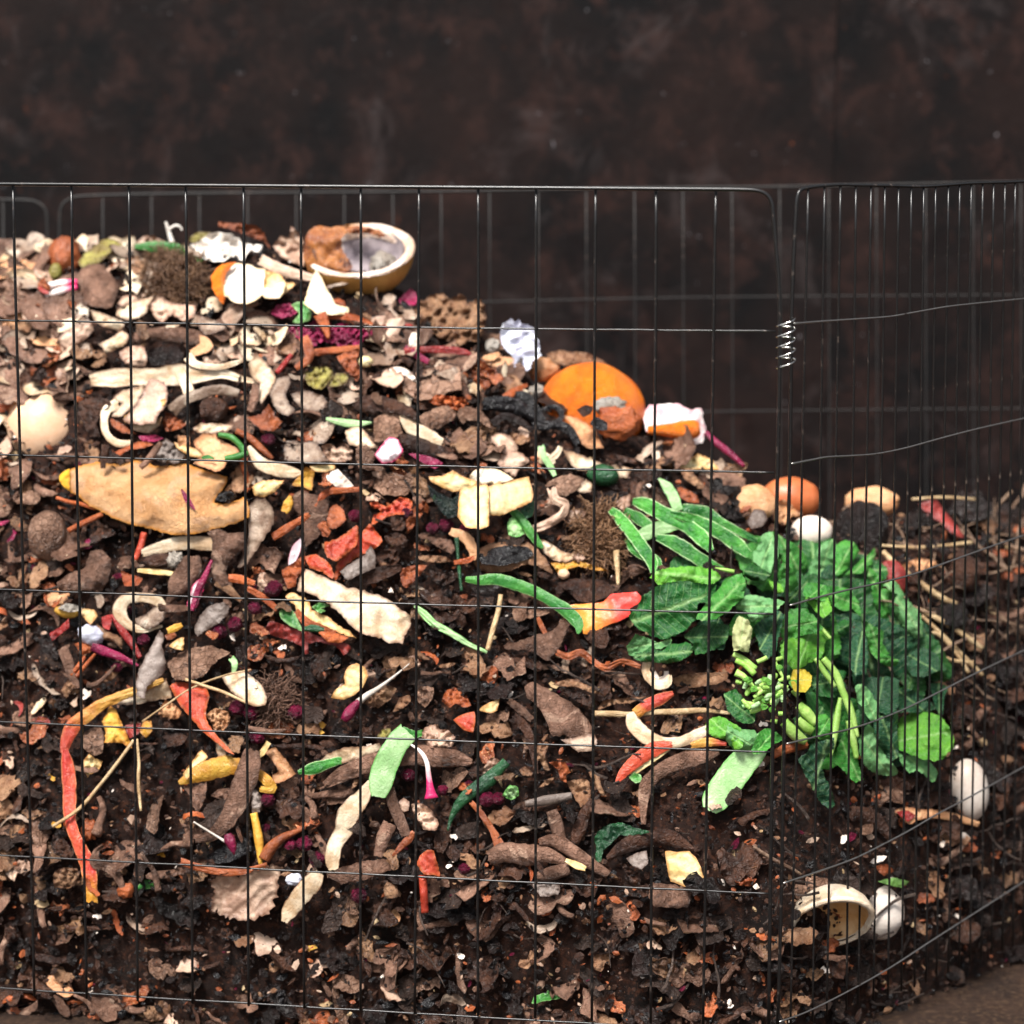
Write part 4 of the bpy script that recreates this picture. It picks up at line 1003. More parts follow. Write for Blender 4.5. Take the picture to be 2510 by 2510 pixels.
p('dried_leaf', 'golden crumpled dry husk', 'C1', [(1310, 420), (1380, 370), (1480, 400), (1500, 480), (1430, 560), (1370, 540)], 'oniontan', lift=18, wr=9, wf=2.5, gs=22)
rt = root('radish', 'C1', 1420, 1400, 'thin white root with a magenta radish tip')
s('root', '', 'C1', [(1205, 1270, 14), (1350, 1360, 18), (1470, 1435, 24)], 'white', tube=True, lift=32, parent=rt)
s('tip', '', 'C1', [(1475, 1365, 50), (1490, 1410, 92), (1512, 1470, 68), (1527, 1528, 10)], 'magenta', tube=True, lift=34, parent=rt)
s('vegetable_stalk', 'yellow-orange jointed stalk', 'C1', [(1680, 1200, 60), (1705, 1320, 66), (1725, 1450, 74), (1735, 1610, 30)], 'yellow', tube=True, lift=14)
s('carrot_peel', 'curved orange-brown carrot root', 'C2', [(-10, 1570, 100), (50, 1470, 90), (150, 1390, 70), (320, 1315, 24)], 'rust', tube=True, lift=16)
p('cabbage_leaf', '', 'C1', [(1330, 1740), (1420, 1680), (1560, 1690), (1700, 1650), (1830, 1600), (1925, 1620), (1880, 1720), (1860, 1860), (1800, 1990), (1620, 2050), (1400, 2010), (1340, 1900), (1370, 1820)], 'pinkcream', lift=16, wr=5, wf=.8, gs=26, rag=2.5, curl=6, label='crumpled pinkish white cabbage leaf at the bottom of the heap')
s('onion_skin', 'long red-brown skin strip', 'C1', [(1100, 1580, 60), (1250, 1630, 60), (1450, 1670, 60), (1650, 1650, 50), (1790, 1605, 36)], 'rust', lift=20, curl=.4)
s('dried_leaf', 'grey-brown wavy leaf stalk', 'C1', [(490, 1455, 40), (440, 1500, 50), (430, 1590, 90), (520, 1620, 80), (600, 1690, 80), (650, 1800, 40)], 'taupe', lift=15, curl=.4, wr=3)
p('vegetable_skin', '', 'C1', [(1310, 1530), (1640, 1380), (1660, 1500), (1480, 1590), (1340, 1600)], 'char', lift=12, label='flat black leathery scrap beneath the magenta radish tip')
p('wood_chip', 'dark brown wood chip', 'C1', [(1240, 1280), (1310, 1130), (1460, 1080), (1460, 1180), (1380, 1300), (1300, 1360)], 'wood', lift=12, thick=6, rag=.6)
p('dried_leaf', 'tan papery husk', 'C1', [(95, 1680), (180, 1630), (290, 1640), (310, 1740), (220, 1800), (110, 1790)], 'tan', lift=14, wr=9, wf=2.4)
b('rotten_fruit', 'small orange-brown rotten fruit', 'C1', 670, 1810, 66, 60, 'rust', lift=10, lump=.18)
b('rotten_fruit', 'orange-brown hollow rotten fruit', 'C1', 380, 1330, 60, 84, 'rust', lift=9, lump=.25)
for u, v, r_ in ((1550, 370, 60), (1660, 410, 60), (1710, 590, 66), (1790, 1100, 54)):
    b('berry', 'dark wrinkled raspberry', 'C1', u, v, r_, r_ * .88, 'berry', lift=11, lump=.2, lf=3)
for look, m_, pts in (('flat brown leaf', 'brown', [(960, 590), (1100, 570), (1160, 600), (1110, 660), (1000, 680)]), ('cracked brown leaf', 'taupecrack', [(340, 560), (470, 510), (500, 600), (490, 720), (420, 750), (330, 680)]),
                      ('grey folded leaf', 'grey', [(780, 710), (880, 655), (890, 740), (840, 700)]), ('brown hanging leaf', 'taupe', [(1120, 990), (1230, 980), (1310, 950), (1300, 1080), (1240, 1200), (1200, 1150), (1170, 1060)]),
                      ('tan folded leaf', 'tan', [(490, 180), (540, 80), (620, 90), (560, 150)]), ('tan curled leaf', 'tan', [(160, 230), (220, 150), (280, 200), (230, 250), (200, 300)]),
                      ('grey-brown notched peel', 'taupe', [(1345, 1065), (1400, 1010), (1510, 1005), (1490, 1080), (1440, 1100)]), ('grey rounded peel', 'grey', [(1660, 1030), (1700, 1010), (1745, 1080), (1730, 1190), (1670, 1200)]),
                      ('brown half-buried peel', 'brown', [(90, 1370), (180, 1400), (260, 1500), (240, 1560), (100, 1520)])):
    p('dried_leaf', look, 'C1', pts, m_, wr=4, lift=12)
# --- C2
p('onion_skin', 'tan onion skin with orange rim', 'C2', [(0, 720), (80, 680), (150, 760), (240, 890), (150, 950), (60, 970), (60, 900), (110, 870), (60, 790)], 'oniontan', lift=13, dome=-5)
p(PP, 'kidney-shaped pale yellow potato peel', 'C2', [(520, 290), (560, 220), (630, 180), (620, 120), (650, 50), (720, 15), (790, 50), (810, 120), (770, 210), (700, 270), (620, 305)], ['lemon', 'taupe'], lift=18, rag=.4, dome=3)
rt = root('radish', 'C2', 800, 260, 'magenta radish tip with a long thin white root')
s('root', '', 'C2', [(1140, 20, 8), (1020, 120, 18), (900, 210, 34), (800, 275, 50), (730, 330, 56)], 'white', tube=True, lift=20, parent=rt)
s('tip', '', 'C2', [(745, 320, 50), (690, 375, 82), (650, 430, 90), (618, 470, 60)], 'magenta', tube=True, lift=20, parent=rt)
p('dried_leaf', 'brown folded oak-like leaf', 'C2', [(780, 340), (850, 250), (950, 190), (1040, 220), (990, 300), (900, 370), (830, 350)], 'tan', lift=13, wr=6)
p('tomato_skin', 'curled orange tomato skin', 'C2', [(1400, 320), (1420, 240), (1500, 210), (1570, 250), (1625, 350), (1570, 370), (1500, 340), (1460, 370)], 'carrot', lift=15, wr=6)
p('apple_peel', 'small red wedge', 'C2', [(1485, 465), (1560, 420), (1650, 400), (1660, 470), (1640, 565), (1560, 540)], 'coral', lift=16, rag=.4, dome=5)
p('apple_peel', 'small cream wedge', 'C2', [(1680, 390), (1760, 330), (1850, 300), (1830, 390), (1780, 410)], 'lemon', lift=15)
p('mushroom_piece', 'pink-grey frilly mushroom piece', 'C2', [(1230, 590), (1260, 520), (1340, 500), (1380, 540), (1440, 540), (1500, 600), (1480, 670), (1380, 695), (1300, 680)], 'pinkcream', lift=18, wr=8, wf=2, dome=8)
rt = root('cucumber_peel', 'C2', 1000, 800, 'wide pale green cucumber slice with rounded lower end')
s('peel_strip', '', 'C2', [(1130, 560, 170), (1050, 640, 180), (980, 760, 190), (930, 880, 200), (905, 1000, 170), (895, 1075, 110)], 'palegreen', lift=32, curl=.12, parent=rt, thick=3, rag=.4, wr=.5)
s('peel_strip', '', 'C2', [(1240, 570, 50), (1160, 580, 70), (1080, 560, 90)], 'green', lift=29, parent=rt)
p(PP, 'flat cream peel behind the green slice', 'C2', [(410, 810), (480, 740), (620, 680), (760, 680), (900, 650), (910, 700), (800, 750), (640, 800), (500, 830)], 'cream', lift=12)
s('cucumber_peel', 'narrow dark green peel', 'C2', [(260, 880, 30), (380, 850, 100), (500, 810, 76), (620, 780, 54), (770, 752, 20)], 'cucumber', lift=16, curl=.3)
s(PP, '', 'C2', [(470, 980, 60), (600, 900, 120), (760, 830, 140), (900, 790, 150), (1060, 760, 150), (1200, 740, 160), (1350, 760, 160), (1500, 770, 130), (1630, 800, 50)], 'taupe', lift=19, curl=.6, wr=2.5, label='long brown potato peel passing under the wide pale green cucumber slice')
s('radish_peel', 'white shoot with a flared pink base', 'C2', [(1150, 660, 14), (1230, 720, 30), (1275, 800, 36), (1290, 900, 42), (1302, 1000, 60), (1312, 1085, 120)], 'pinkgrad', tube=True, lift=34, flat=.6)
s('pepper_piece', '', 'C2', [(1905, 795, 80), (1820, 880, 100), (1740, 960, 124), (1620, 1040, 110), (1530, 1130, 80), (1470, 1240, 40), (1440, 1340, 14)], 'darkgreen', tube=True, lift=16, flat=.6, label='shiny dark green pointed pepper with curved tail')
s(PP, 'long cream vertical potato peel', 'C2', [(830, 950, 40), (760, 1080, 130), (660, 1200, 170), (620, 1330, 150), (550, 1450, 120), (530, 1570, 120), (540, 1650, 80)], 'cream', lift=18, curl=.15, wr=1.5)
s(PP, 'brown peel roll leaning on others', 'C2', [(980, 1000, 80), (1010, 1130, 90), (1070, 1270, 90), (1115, 1380, 80)], 'taupe', lift=20, curl=.9)
s(PP, 'broad brown peel roll', 'C2', [(985, 1280, 110), (930, 1400, 110), (890, 1545, 70)], 'taupe', lift=14, curl=.8)
s('carrot_peel', 'rusty thin carrot peel', 'C2', [(1180, 1350, 46), (1100, 1440, 60), (1005, 1540, 20)], 'rust', lift=18, curl=.5)
p('mushroom_piece', 'torn pink-tan mushroom piece', 'C2', [(1150, 1130), (1250, 1130), (1320, 1180), (1370, 1290), (1350, 1340), (1250, 1330), (1190, 1240)], 'pinkcream', lift=18, wr=7)
p('mushroom_piece', 'pale tan mushroom flake', 'C2', [(1040, 1130), (1090, 1080), (1140, 1110), (1130, 1180), (1070, 1200)], 'pinkcream', lift=16)
s('carrot_peel', '', 'C2', [(1625, 1115, 40), (1700, 1200, 50), (1790, 1330, 50), (1850, 1460, 90)], 'rust', lift=15, curl=.5, label='orange-brown spoon-shaped peel below the dark green pepper')
p(PP, 'wide brown lower potato peel', 'C2', [(490, 1690), (580, 1640), (700, 1600), (820, 1570), (1000, 1570), (1030, 1640), (900, 1680), (800, 1720), (600, 1760)], 'taupe', lift=15, cyl=7, cyla=100)
p('tomato_skin', 'upright red-orange pepper flap', 'C2', [(1195, 1600), (1230, 1530), (1280, 1490), (1330, 1500), (1360, 1600), (1380, 1700), (1320, 1690), (1250, 1690)], 'coral', lift=20, cyl=8)
s('rhubarb_stalk', 'straight coral red stalk', 'C2', [(1240, 1690, 60), (1250, 1800, 62), (1262, 1990, 60)], 'coral', tube=True, lift=15)
s(PP, 'cream smooth peel at the bottom', 'C2', [(430, 1670, 80), (380, 1740, 150), (300, 1830, 150), (200, 1960, 130), (150, 2060, 60)], 'cream', lift=20, curl=.2)
b('eggshell', 'bluish white shell piece', 'C2', 225, 1725, 64, 46, 'bluewhite', lift=14, lump=.15)
p('dried_leaf', 'tan upright leaf', 'C2', [(930, 1800), (960, 1740), (1040, 1780), (1050, 1860), (960, 1880)], 'tan', lift=13)
for u, v, r_ in ((240, 405, 62), (20, 1090, 52), (310, 1440, 62), (200, 1450, 48), (410, 1570, 62), (1130, 900, 52), (1750, 1090, 62), (1840, 1085, 50), (1400, 1020, 42), (1610, 985, 44), (740, 1850, 62), (1570, 1640, 44)):
    b('berry', 'magenta mushy berry', 'C2', u, v, r_, r_ * .9, 'berry', lift=11, lump=.2, lf=3)
p('vegetable_leaf', 'tiny white-green celery heart', 'C3', [(100, 1060), (160, 980), (220, 990), (235, 1060), (170, 1100)], 'palegreen', lift=18, wr=8, wf=2)
p('wood_chip', 'dark grey buried wood piece', 'C2', [(1480, 1330), (1600, 1280), (1700, 1260), (1660, 1390), (1500, 1420)], 'wood', lift=6, dome=8)
for look, m_, pts in (('tall brown leaf', 'brown', [(1360, 1250), (1430, 1120), (1480, 1150), (1470, 1300), (1460, 1420), (1400, 1520), (1330, 1480)]), ('pink-brown leaf under pepper', 'pinkcream', [(1700, 880), (1780, 760), (1860, 790), (1780, 860), (1720, 920)]),
                      ('orange-tan curl', 'tan', [(680, 1010), (700, 930), (740, 940), (730, 980)]), ('tan twisted leaf', 'tan', [(1010, 400), (1060, 290), (1140, 270), (1150, 320), (1080, 380)]),
                      ('brown flat leaf', 'brown', [(880, 470), (960, 440), (1080, 400), (1060, 450), (940, 500)]), ('dark brown shell-like leaf', 'taupecrack', [(1180, 290), (1230, 200), (1330, 210), (1320, 300), (1260, 370)]),
                      ('brown torn leaf', 'brown', [(1600, 880), (1650, 820), (1720, 840), (1700, 900), (1640, 930)]), ('yellow-brown leaf', 'olive', [(880, 610), (920, 540), (990, 530), (985, 600)])):
    p('dried_leaf', look, 'C2', pts, m_, wr=5, lift=12)
# --- C3
rt = root('eggshell', 'C3', 1320, 120, 'broken white eggshell ring under the leafy greens')
s('shell_wall', '', 'C3', [(1250, -5, 70), (1235, 90, 80), (1310, 180, 80), (1400, 180, 70), (1420, 110, 40)], ['cream', 'eggwhite'], lift=22, curl=.5, parent=rt, rag=1.5)
s('shell_wall', '', 'C3', [(1290, 90, 40), (1330, 150, 44), (1390, 130, 36), (1395, 80, 30)], 'eggwhite', lift=18, curl=-.3, parent=rt)
p('apple_peel', 'peach-tan flat peel under the greens', 'C3', [(1425, 140), (1560, 100), (1740, 90), (1880, 90), (1880, 150), (1750, 190), (1600, 210), (1480, 200)], 'tan', lift=16)
rt = root('apple_peel', 'C3', 1350, 600, 'zigzag apple peel, cream inside with a red edge, above the wide leathery peel')
s('peel_strip', '', 'C3', [(1450, 255, 40), (1350, 300, 90), (1250, 345, 100), (1150, 420, 90)], 'redyel', lift=20, curl=.4, parent=rt)
s('peel_strip', '', 'C3', [(1110, 410, 60), (1140, 500, 120), (1230, 590, 130), (1350, 640, 90), (1500, 640, 90), (1640, 580, 90), (1750, 530, 70)], 'cream', lift=18, curl=.2, parent=rt)
rt = root('apple_peel', 'C3', 1200, 780, 'pointed orange-red apple peel with a cream lower edge')
s('peel_strip', '', 'C3', [(995, 980, 20), (1060, 880, 80), (1180, 770, 110), (1320, 690, 110), (1440, 660, 50)], 'coral', lift=21, curl=.4, parent=rt)
s('flesh', '', 'C3', [(1010, 985, 16), (1090, 905, 60), (1200, 820, 76), (1310, 755, 60), (1420, 690, 30)], 'lemon', lift=18, parent=rt)
s('apple_peel', 'short orange-edged peel', 'C3', [(1590, 665, 50), (1720, 640, 74), (1870, 655, 26)], 'yelred', lift=24, curl=.3)
s('straw', '', 'C3', [(830, 415, 46), (1000, 418, 50), (1100, 420, 40), (1300, 405, 45), (1500, 400, 50), (1700, 390, 40), (1900, 415, 26)], 'straw', tube=True, flat=.5, lift=14, label='flat straw-coloured stalk lying level behind the zigzag apple peel')
s(PP, 'long curved grey-brown potato peel', 'C3', [(1810, 715, 50), (1650, 760, 120), (1480, 800, 130), (1330, 880, 110), (1240, 980, 110), (1215, 1100, 80), (1215, 1290, 36)], 'taupe', lift=22, curl=.4)
p('vegetable_leaf', 'tiny bright green leaf', 'C3', [(1100, 920), (1140, 880), (1195, 900), (1200, 950), (1150, 965)], 'green', lift=22)
p(PP, 'big smooth grey-brown potato peel', 'C3', [(270, 200), (340, 160), (460, 220), (560, 280), (680, 360), (760, 450), (810, 530), (830, 590), (740, 600), (640, 630), (600, 580), (500, 600), (450, 480), (390, 370), (300, 290)], 'taupe', lift=18, dome=10, wr=2)
p(PP, 'rolled lower edge of brown peel', 'C3', [(560, 620), (640, 610), (820, 570), (850, 650), (800, 710), (700, 720), (620, 660)], 'pinkcream', lift=18, dome=6)
p('wood_chip', 'long tan bark flake', 'C3', [(490, 190), (620, 140), (720, 170), (820, 210), (900, 270), (800, 250), (700, 210), (600, 200)], 'tan', lift=14, wr=3)
s('cucumber_peel', '', 'C3', [(2210, 560, 90), (2100, 690, 190), (1960, 850, 230), (1850, 1000, 240), (1775, 1110, 210), (1735, 1180, 120)], 'palegreen', lift=22, curl=.1, thick=4, wr=.6, rag=.4, label='thick pale green cucumber slice sticking out below the leafy greens')
for q, m_, lk in (([(490, 1180, 90), (530, 1300, 110), (565, 1430, 90)], 'taupe', 'upright brown finger-like root'), ([(390, 1430, 60), (520, 1420, 110), (650, 1500, 110), (780, 1590, 100), (940, 1690, 70)], 'taupe', 'branching brown root'),
                  ([(-10, 1560, 110), (130, 1510, 160), (300, 1530, 160), (450, 1530, 120), (630, 1600, 50)], 'taupe', 'thick rolled tan-brown peel'), ([(810, 1100, 50), (740, 1240, 110), (700, 1360, 110), (670, 1440, 70)], 'brown', 'dark buried root'),
                  ([(280, 1130, 50), (450, 1100, 80), (650, 1065, 60)], 'grey', 'grey flattened root'), ([(360, 1700, 50), (480, 1680, 110), (630, 1640, 90)], 'taupe', 'short brown root'),
                  ([(930, 1565, 50), (1040, 1480, 110), (1200, 1410, 130), (1380, 1390, 130), (1500, 1430, 100), (1610, 1490, 30)], 'brown', 'rough thick brown peel')):
    s('vegetable_root' if 'root' in lk else PP, lk, 'C3', q, m_, tube='root' in lk, curl=.9, flat=.8, lift=14)
s(PP, 'thin cream peel edge', 'C3', [(600, 1570, 30), (680, 1610, 60), (760, 1640, 40)], 'lemon', lift=22)
p('vegetable_leaf', '', 'C3', [(830, 1390), (900, 1310), (1030, 1270), (1130, 1310), (1260, 1350), (1200, 1370), (1120, 1390), (1040, 1370), (960, 1440), (900, 1500), (880, 1580), (830, 1580), (840, 1460)], 'darkgreen', lift=18, wr=5, label='folded dark green leaf near the bottom of the heap')
p(PP, 'grey rounded peel flap', 'C3', [(1080, 1560), (1150, 1520), (1240, 1500), (1250, 1600), (1200, 1645), (1130, 1620)], 'grey', lift=18)
p('apple_peel', '', 'C3', [(1385, 1500), (1480, 1510), (1580, 1500), (1640, 1570), (1690, 1700), (1700, 1830), (1600, 1800), (1430, 1740), (1400, 1620)], 'lemon', lift=16, dome=4, rag=.5, label='cream-orange oval apple peel at the bottom, left of the corner post')
s('dried_leaf', 'grey-brown leaf tube', 'C3', [(150, 310, 50), (240, 380, 70), (335, 465, 50)], 'taupe', lift=14, curl=.9)
s('dried_leaf', 'long brown bent leaf', 'C3', [(180, 440, 90), (290, 540, 76), (340, 700, 60), (372, 890, 30)], 'brown', lift=13, curl=.7)
for look, m_, pts in (('pale tan folded leaf', 'tan', [(605, 950), (740, 930), (790, 960), (800, 1060), (790, 1130), (720, 1155), (650, 1040)]), ('slim tan leaf', 'tan', [(780, 880), (820, 870), (870, 900), (880, 980), (930, 1070), (880, 1060), (830, 980)]),
                      ('curled tan leaf strip', 'tan', [(365, 740), (380, 660), (440, 580), (465, 580), (420, 650), (400, 720)]), ('twisted tan leaf strip', 'tan', [(430, 640), (470, 650), (440, 740), (475, 860), (440, 870), (400, 790), (365, 780)]),
                      ('small oval brown leaf', 'tan', [(235, 860), (280, 830), (340, 880), (330, 910), (260, 905)]), ('tan sliver', 'tan', [(385, 1000), (460, 930), (525, 915), (460, 980)]),
                      ('rusty forked leaf', 'rust', [(470, 800), (590, 795), (640, 880), (600, 900), (610, 960), (560, 940), (540, 860)]), ('grey crumpled leaf', 'grey', [(330, 1760), (420, 1720), (560, 1760), (540, 1850), (400, 1860)]),
                      ('brown crumpled leaf', 'brown', [(560, 210), (700, 240), (810, 290), (800, 360), (700, 330), (600, 260)]), ('dull brown folded peel', 'brown', [(1000, 1560), (1060, 1650), (1120, 1760), (1180, 1790), (1200, 1700), (1120, 1640)]),
                      ('tan leaf curl behind straw', 'tan', [(850, 390), (900, 310), (1080, 290), (1240, 280), (1120, 330), (960, 350)]), ('brown half peel at the bottom', 'taupe', [(1290, 1750), (1480, 1770), (1600, 1810), (1560, 1950), (1300, 1940), (1250, 1850)])):
    p('dried_leaf' if 'leaf' in look or 'sliver' in look else PP, look, 'C3', pts, m_, wr=5, lift=12)
# --- right side
b('onion', '', 'B4', 440, 560, 240, 178, 'eggbrown', lift=-5, rz=170, lump=.03, label='rusty orange-brown onion behind the corner post')
b('onion', '', 'B4', 150, 600, 175, 150, 'oniontan', lift=10, rz=120, lump=.1, label='wrinkled tan onion left of the rusty orange-brown onion')
b('eggshell', '', 'B4', 610, 810, 165, 122, 'eggwhite', lift=14, rz=100, lump=.02, label='white egg half behind the leafy greens beside the corner post')
p('onion_skin', 'torn yellow-tan onion skin', 'B4', [(300, 600), (400, 560), (470, 620), (520, 690), (450, 700), (400, 760), (310, 720)], 'oniontan', lift=20, wr=7)
p('wood_chip', 'small grey bark piece', 'B4', [(110, 740), (150, 640), (240, 650), (260, 720), (210, 780), (130, 790)], 'grey', lift=24, thick=4)
b('onion', '', 'B4', 1090, 580, 210, 120, 'oniontan', lift=0, rz=100, lump=.1, label='tan-orange onion half farther back behind the curved panel')
b('rotten_fruit', '', 'B4', 1010, 790, 205, 215, 'darkbrown', lift=10, rz=110, lump=.14, label='large dark brown rotten fruit behind the curved panel')
p('pepper_piece', '', 'B4', [(1450, 590), (1600, 560), (1650, 640), (1740, 740), (1810, 860), (1730, 840), (1620, 740), (1470, 660)], 'brick', lift=12, dome=6, label='brick-red pepper strip in the dead straw at the back')
b('tomato', '', 'B4', 1230, 1200, 150, 155, 'brick', lift=10, rz=100, lump=.08, label='dull red tomato right behind the tips of the leafy greens')
p('onion_skin', 'orange-pink folded skin', 'B4', [(1300, 1090), (1450, 1020), (1600, 1050), (1560, 1110), (1400, 1130)], 'oniontan', lift=12, wr=5)
for q, w_ in (([(1170, 970, 40), (1300, 1100, 50), (1450, 1210, 50), (1640, 1340, 50), (1760, 1385, 30)], 'beige dry stalk'), ([(1440, 1420, 36), (1600, 1500, 45), (1750, 1590, 45), (1960, 1740, 40)], 'pale dry stalk'),
              ([(1480, 1480, 30), (1650, 1640, 35), (1800, 1790, 35), (1960, 1950, 30)], 'thin dry stalk'), ([(1600, 1770, 24), (1720, 1830, 30), (1900, 1850, 26)], 'short dry stalk'),
              ([(1520, 1640, 26), (1600, 1620, 30), (1740, 1760, 30), (1850, 1932, 30)], 'bent dry stalk'), ([(1160, 925, 20), (1500, 940, 30), (1880, 900, 26)], 'level dry stalk'), ([(1400, 560, 20), (1640, 545, 24), (1900, 560, 20)], 'hazy dry stalk')):
    s('dry_stalk', w_, 'B4', q, 'straw', tube=True, lift=14)
b('rotten_fruit', 'dark rotten lump', 'B4', 1690, 1500, 160, 120, 'darkbrown', lift=6, lump=.15)
b('rotten_fruit', 'grey-brown rotten lump', 'B4', 1800, 1140, 130, 150, 'brown', lift=6, lump=.15)
rt = root('eggshell', 'C4', 760, 1900, 'large cream-white half eggshell, tan inside, at the bottom beside the corner post')
def bowl(rt, crop, u, v, rad, axis, dep, m_out, m_in, m_rim, lift, rimw=.2):
    ox, oy = ORG[crop]; U, W_ = ox + u * KC, oy + v * KC; d = dh(U, W_) - lift * .001; k = d / FPX
    c = w3(U, W_, d); a = rad * KC * k; ax = Vector(axis).normalized(); ex = Vector((0, 0, 1)).cross(ax).normalized(); ey = ax.cross(ex); n = 44
    def ring(q, h, s_): return [c + ex * a * q * math.cos(2 * math.pi * i / n) * (1 + .07 * nz(math.cos(i * .1428) * 1.4, math.sin(i * .1428) * 1.4, s_) + .10 * nz(math.cos(i * .1428) * 5, math.sin(i * .1428) * 5, 6)) + ey * a * q * math.sin(2 * math.pi * i / n) + ax * a * h for i in range(n)]
    for nm, m_, prof in (('shell', m_out, [(math.cos(t_), -dep * math.sin(t_)) for t_ in [j * math.pi / 2 / 12 for j in range(12)]] + [(.01, -dep)]),
                         ('rim', m_rim, [(1.0, -.01), (1.0, .03), (.96, .07), (.90, .08), (1 - rimw, .02), (1 - rimw - .03, -.05)]),
                         ('lining', m_in, [((1 - rimw) * math.cos(t_), -.01 - .6 * dep * math.sin(t_)) for t_ in [j * math.pi / 2 / 12 for j in range(12)]] + [(.01, -.01 - .6 * dep)])):
        V = []
        for q, h in prof: V += ring(q, h, 3)
        F = [[j * n + i, j * n + (i + 1) % n, (j + 1) * n + (i + 1) % n, (j + 1) * n + i] for j in range(len(prof) - 1) for i in range(n)]
        mesh_obj(nm, V, F, m_, None, {"edge": [0] * len(V)}, rt)
    for a_ in range(-3, 4):
        for b_ in range(-3, 4): cover([U + a_ * rad * KC / 3], [W_ + b_ * rad * KC / 3])
bowl(rt, 'C4', 770, 2060, 340, (.10, -.80, -.58), .8, 'creamshell', 'tanshell', 'creamshell', 20, .10)
b('eggshell', '', 'C4', 1130, 1980, 215, 215, 'eggwhite', lift=-16, lump=.05, label='smaller white eggshell touching the large cream-white half eggshell')
b('egg', '', 'C4', 1850, 1020, 155, 245, 'eggwhite', lift=6, rz=150, lump=.015, rot=5, label='upright white egg below the greens at the far right')
s('carrot_peel', 'orange-brown carrot stub', 'C4', [(290, 745, 60), (420, 690, 84), (580, 650, 70)], 'rust', lift=16, curl=.8)
rt = root('pepper_piece', 'C4', 1400, 1200, 'tan dried pepper end with one red patch')
p('skin', '', 'C4', [(1260, 1180), (1350, 1150), (1440, 1170), (1560, 1170), (1620, 1220), (1500, 1240), (1430, 1270), (1370, 1290)], 'oniontan', lift=14, parent=rt)
p('patch', '', 'C4', [(1275, 1190), (1370, 1180), (1430, 1220), (1370, 1270)], 'red', lift=17, parent=rt, rag=.3)
s('dry_stalk', 'tan flat stalk', 'C4', [(1430, 1220, 60), (1600, 1210, 70), (1750, 1240, 60), (1930, 1290, 44)], 'oniontan', lift=12, curl=.5)
s(PP, 'dark brown peel roll', 'C4', [(930, 1190, 100), (1080, 1230, 124), (1180, 1330, 90), (1225, 1400, 50)], 'brown', lift=12, curl=.8)
p('eggshell', 'torn white shell crumb', 'C4', [(1070, 1590), (1120, 1540), (1205, 1540), (1170, 1580), (1100, 1600)], 'eggwhite', lift=10)
p('vegetable_leaf', 'small yellow-green leaf', 'C4', [(1130, 1740), (1250, 1710), (1300, 1720), (1380, 1740), (1320, 1790), (1220, 1770)], 'leafe', lift=12)
s('stick', 'thin brown stick by the corner post', 'C4', [(150, 1465, 24), (280, 1550, 30), (450, 1640, 30), (530, 1685, 16)], 'deadstraw', tube=True, lift=9)
p('onion_skin', 'orange-brown husk', 'C4', [(0, 1700), (90, 1690), (180, 1720), (130, 1780), (20, 1770)], 'rust', lift=8, wr=6)
p('eggshell', 'small white shell crumb', 'C4', [(145, 1780), (175, 1755), (200, 1790), (170, 1805)], 'eggwhite', lift=8)
p('eggshell', 'jagged white shell crumb', 'C4', [(1750, 1350), (1820, 1355), (1870, 1400), (1800, 1410)], 'eggwhite', lift=8)
p('onion_skin', 'brown husk fragment', 'C4', [(1100, 1620), (1200, 1600), (1260, 1660), (1180, 1700)], 'rust', lift=10)
p('dried_leaf', 'flat grey-brown leaf under the greens', 'C4', [(130, 850), (220, 750), (300, 760), (240, 850), (170, 900)], 'taupe', lift=9)
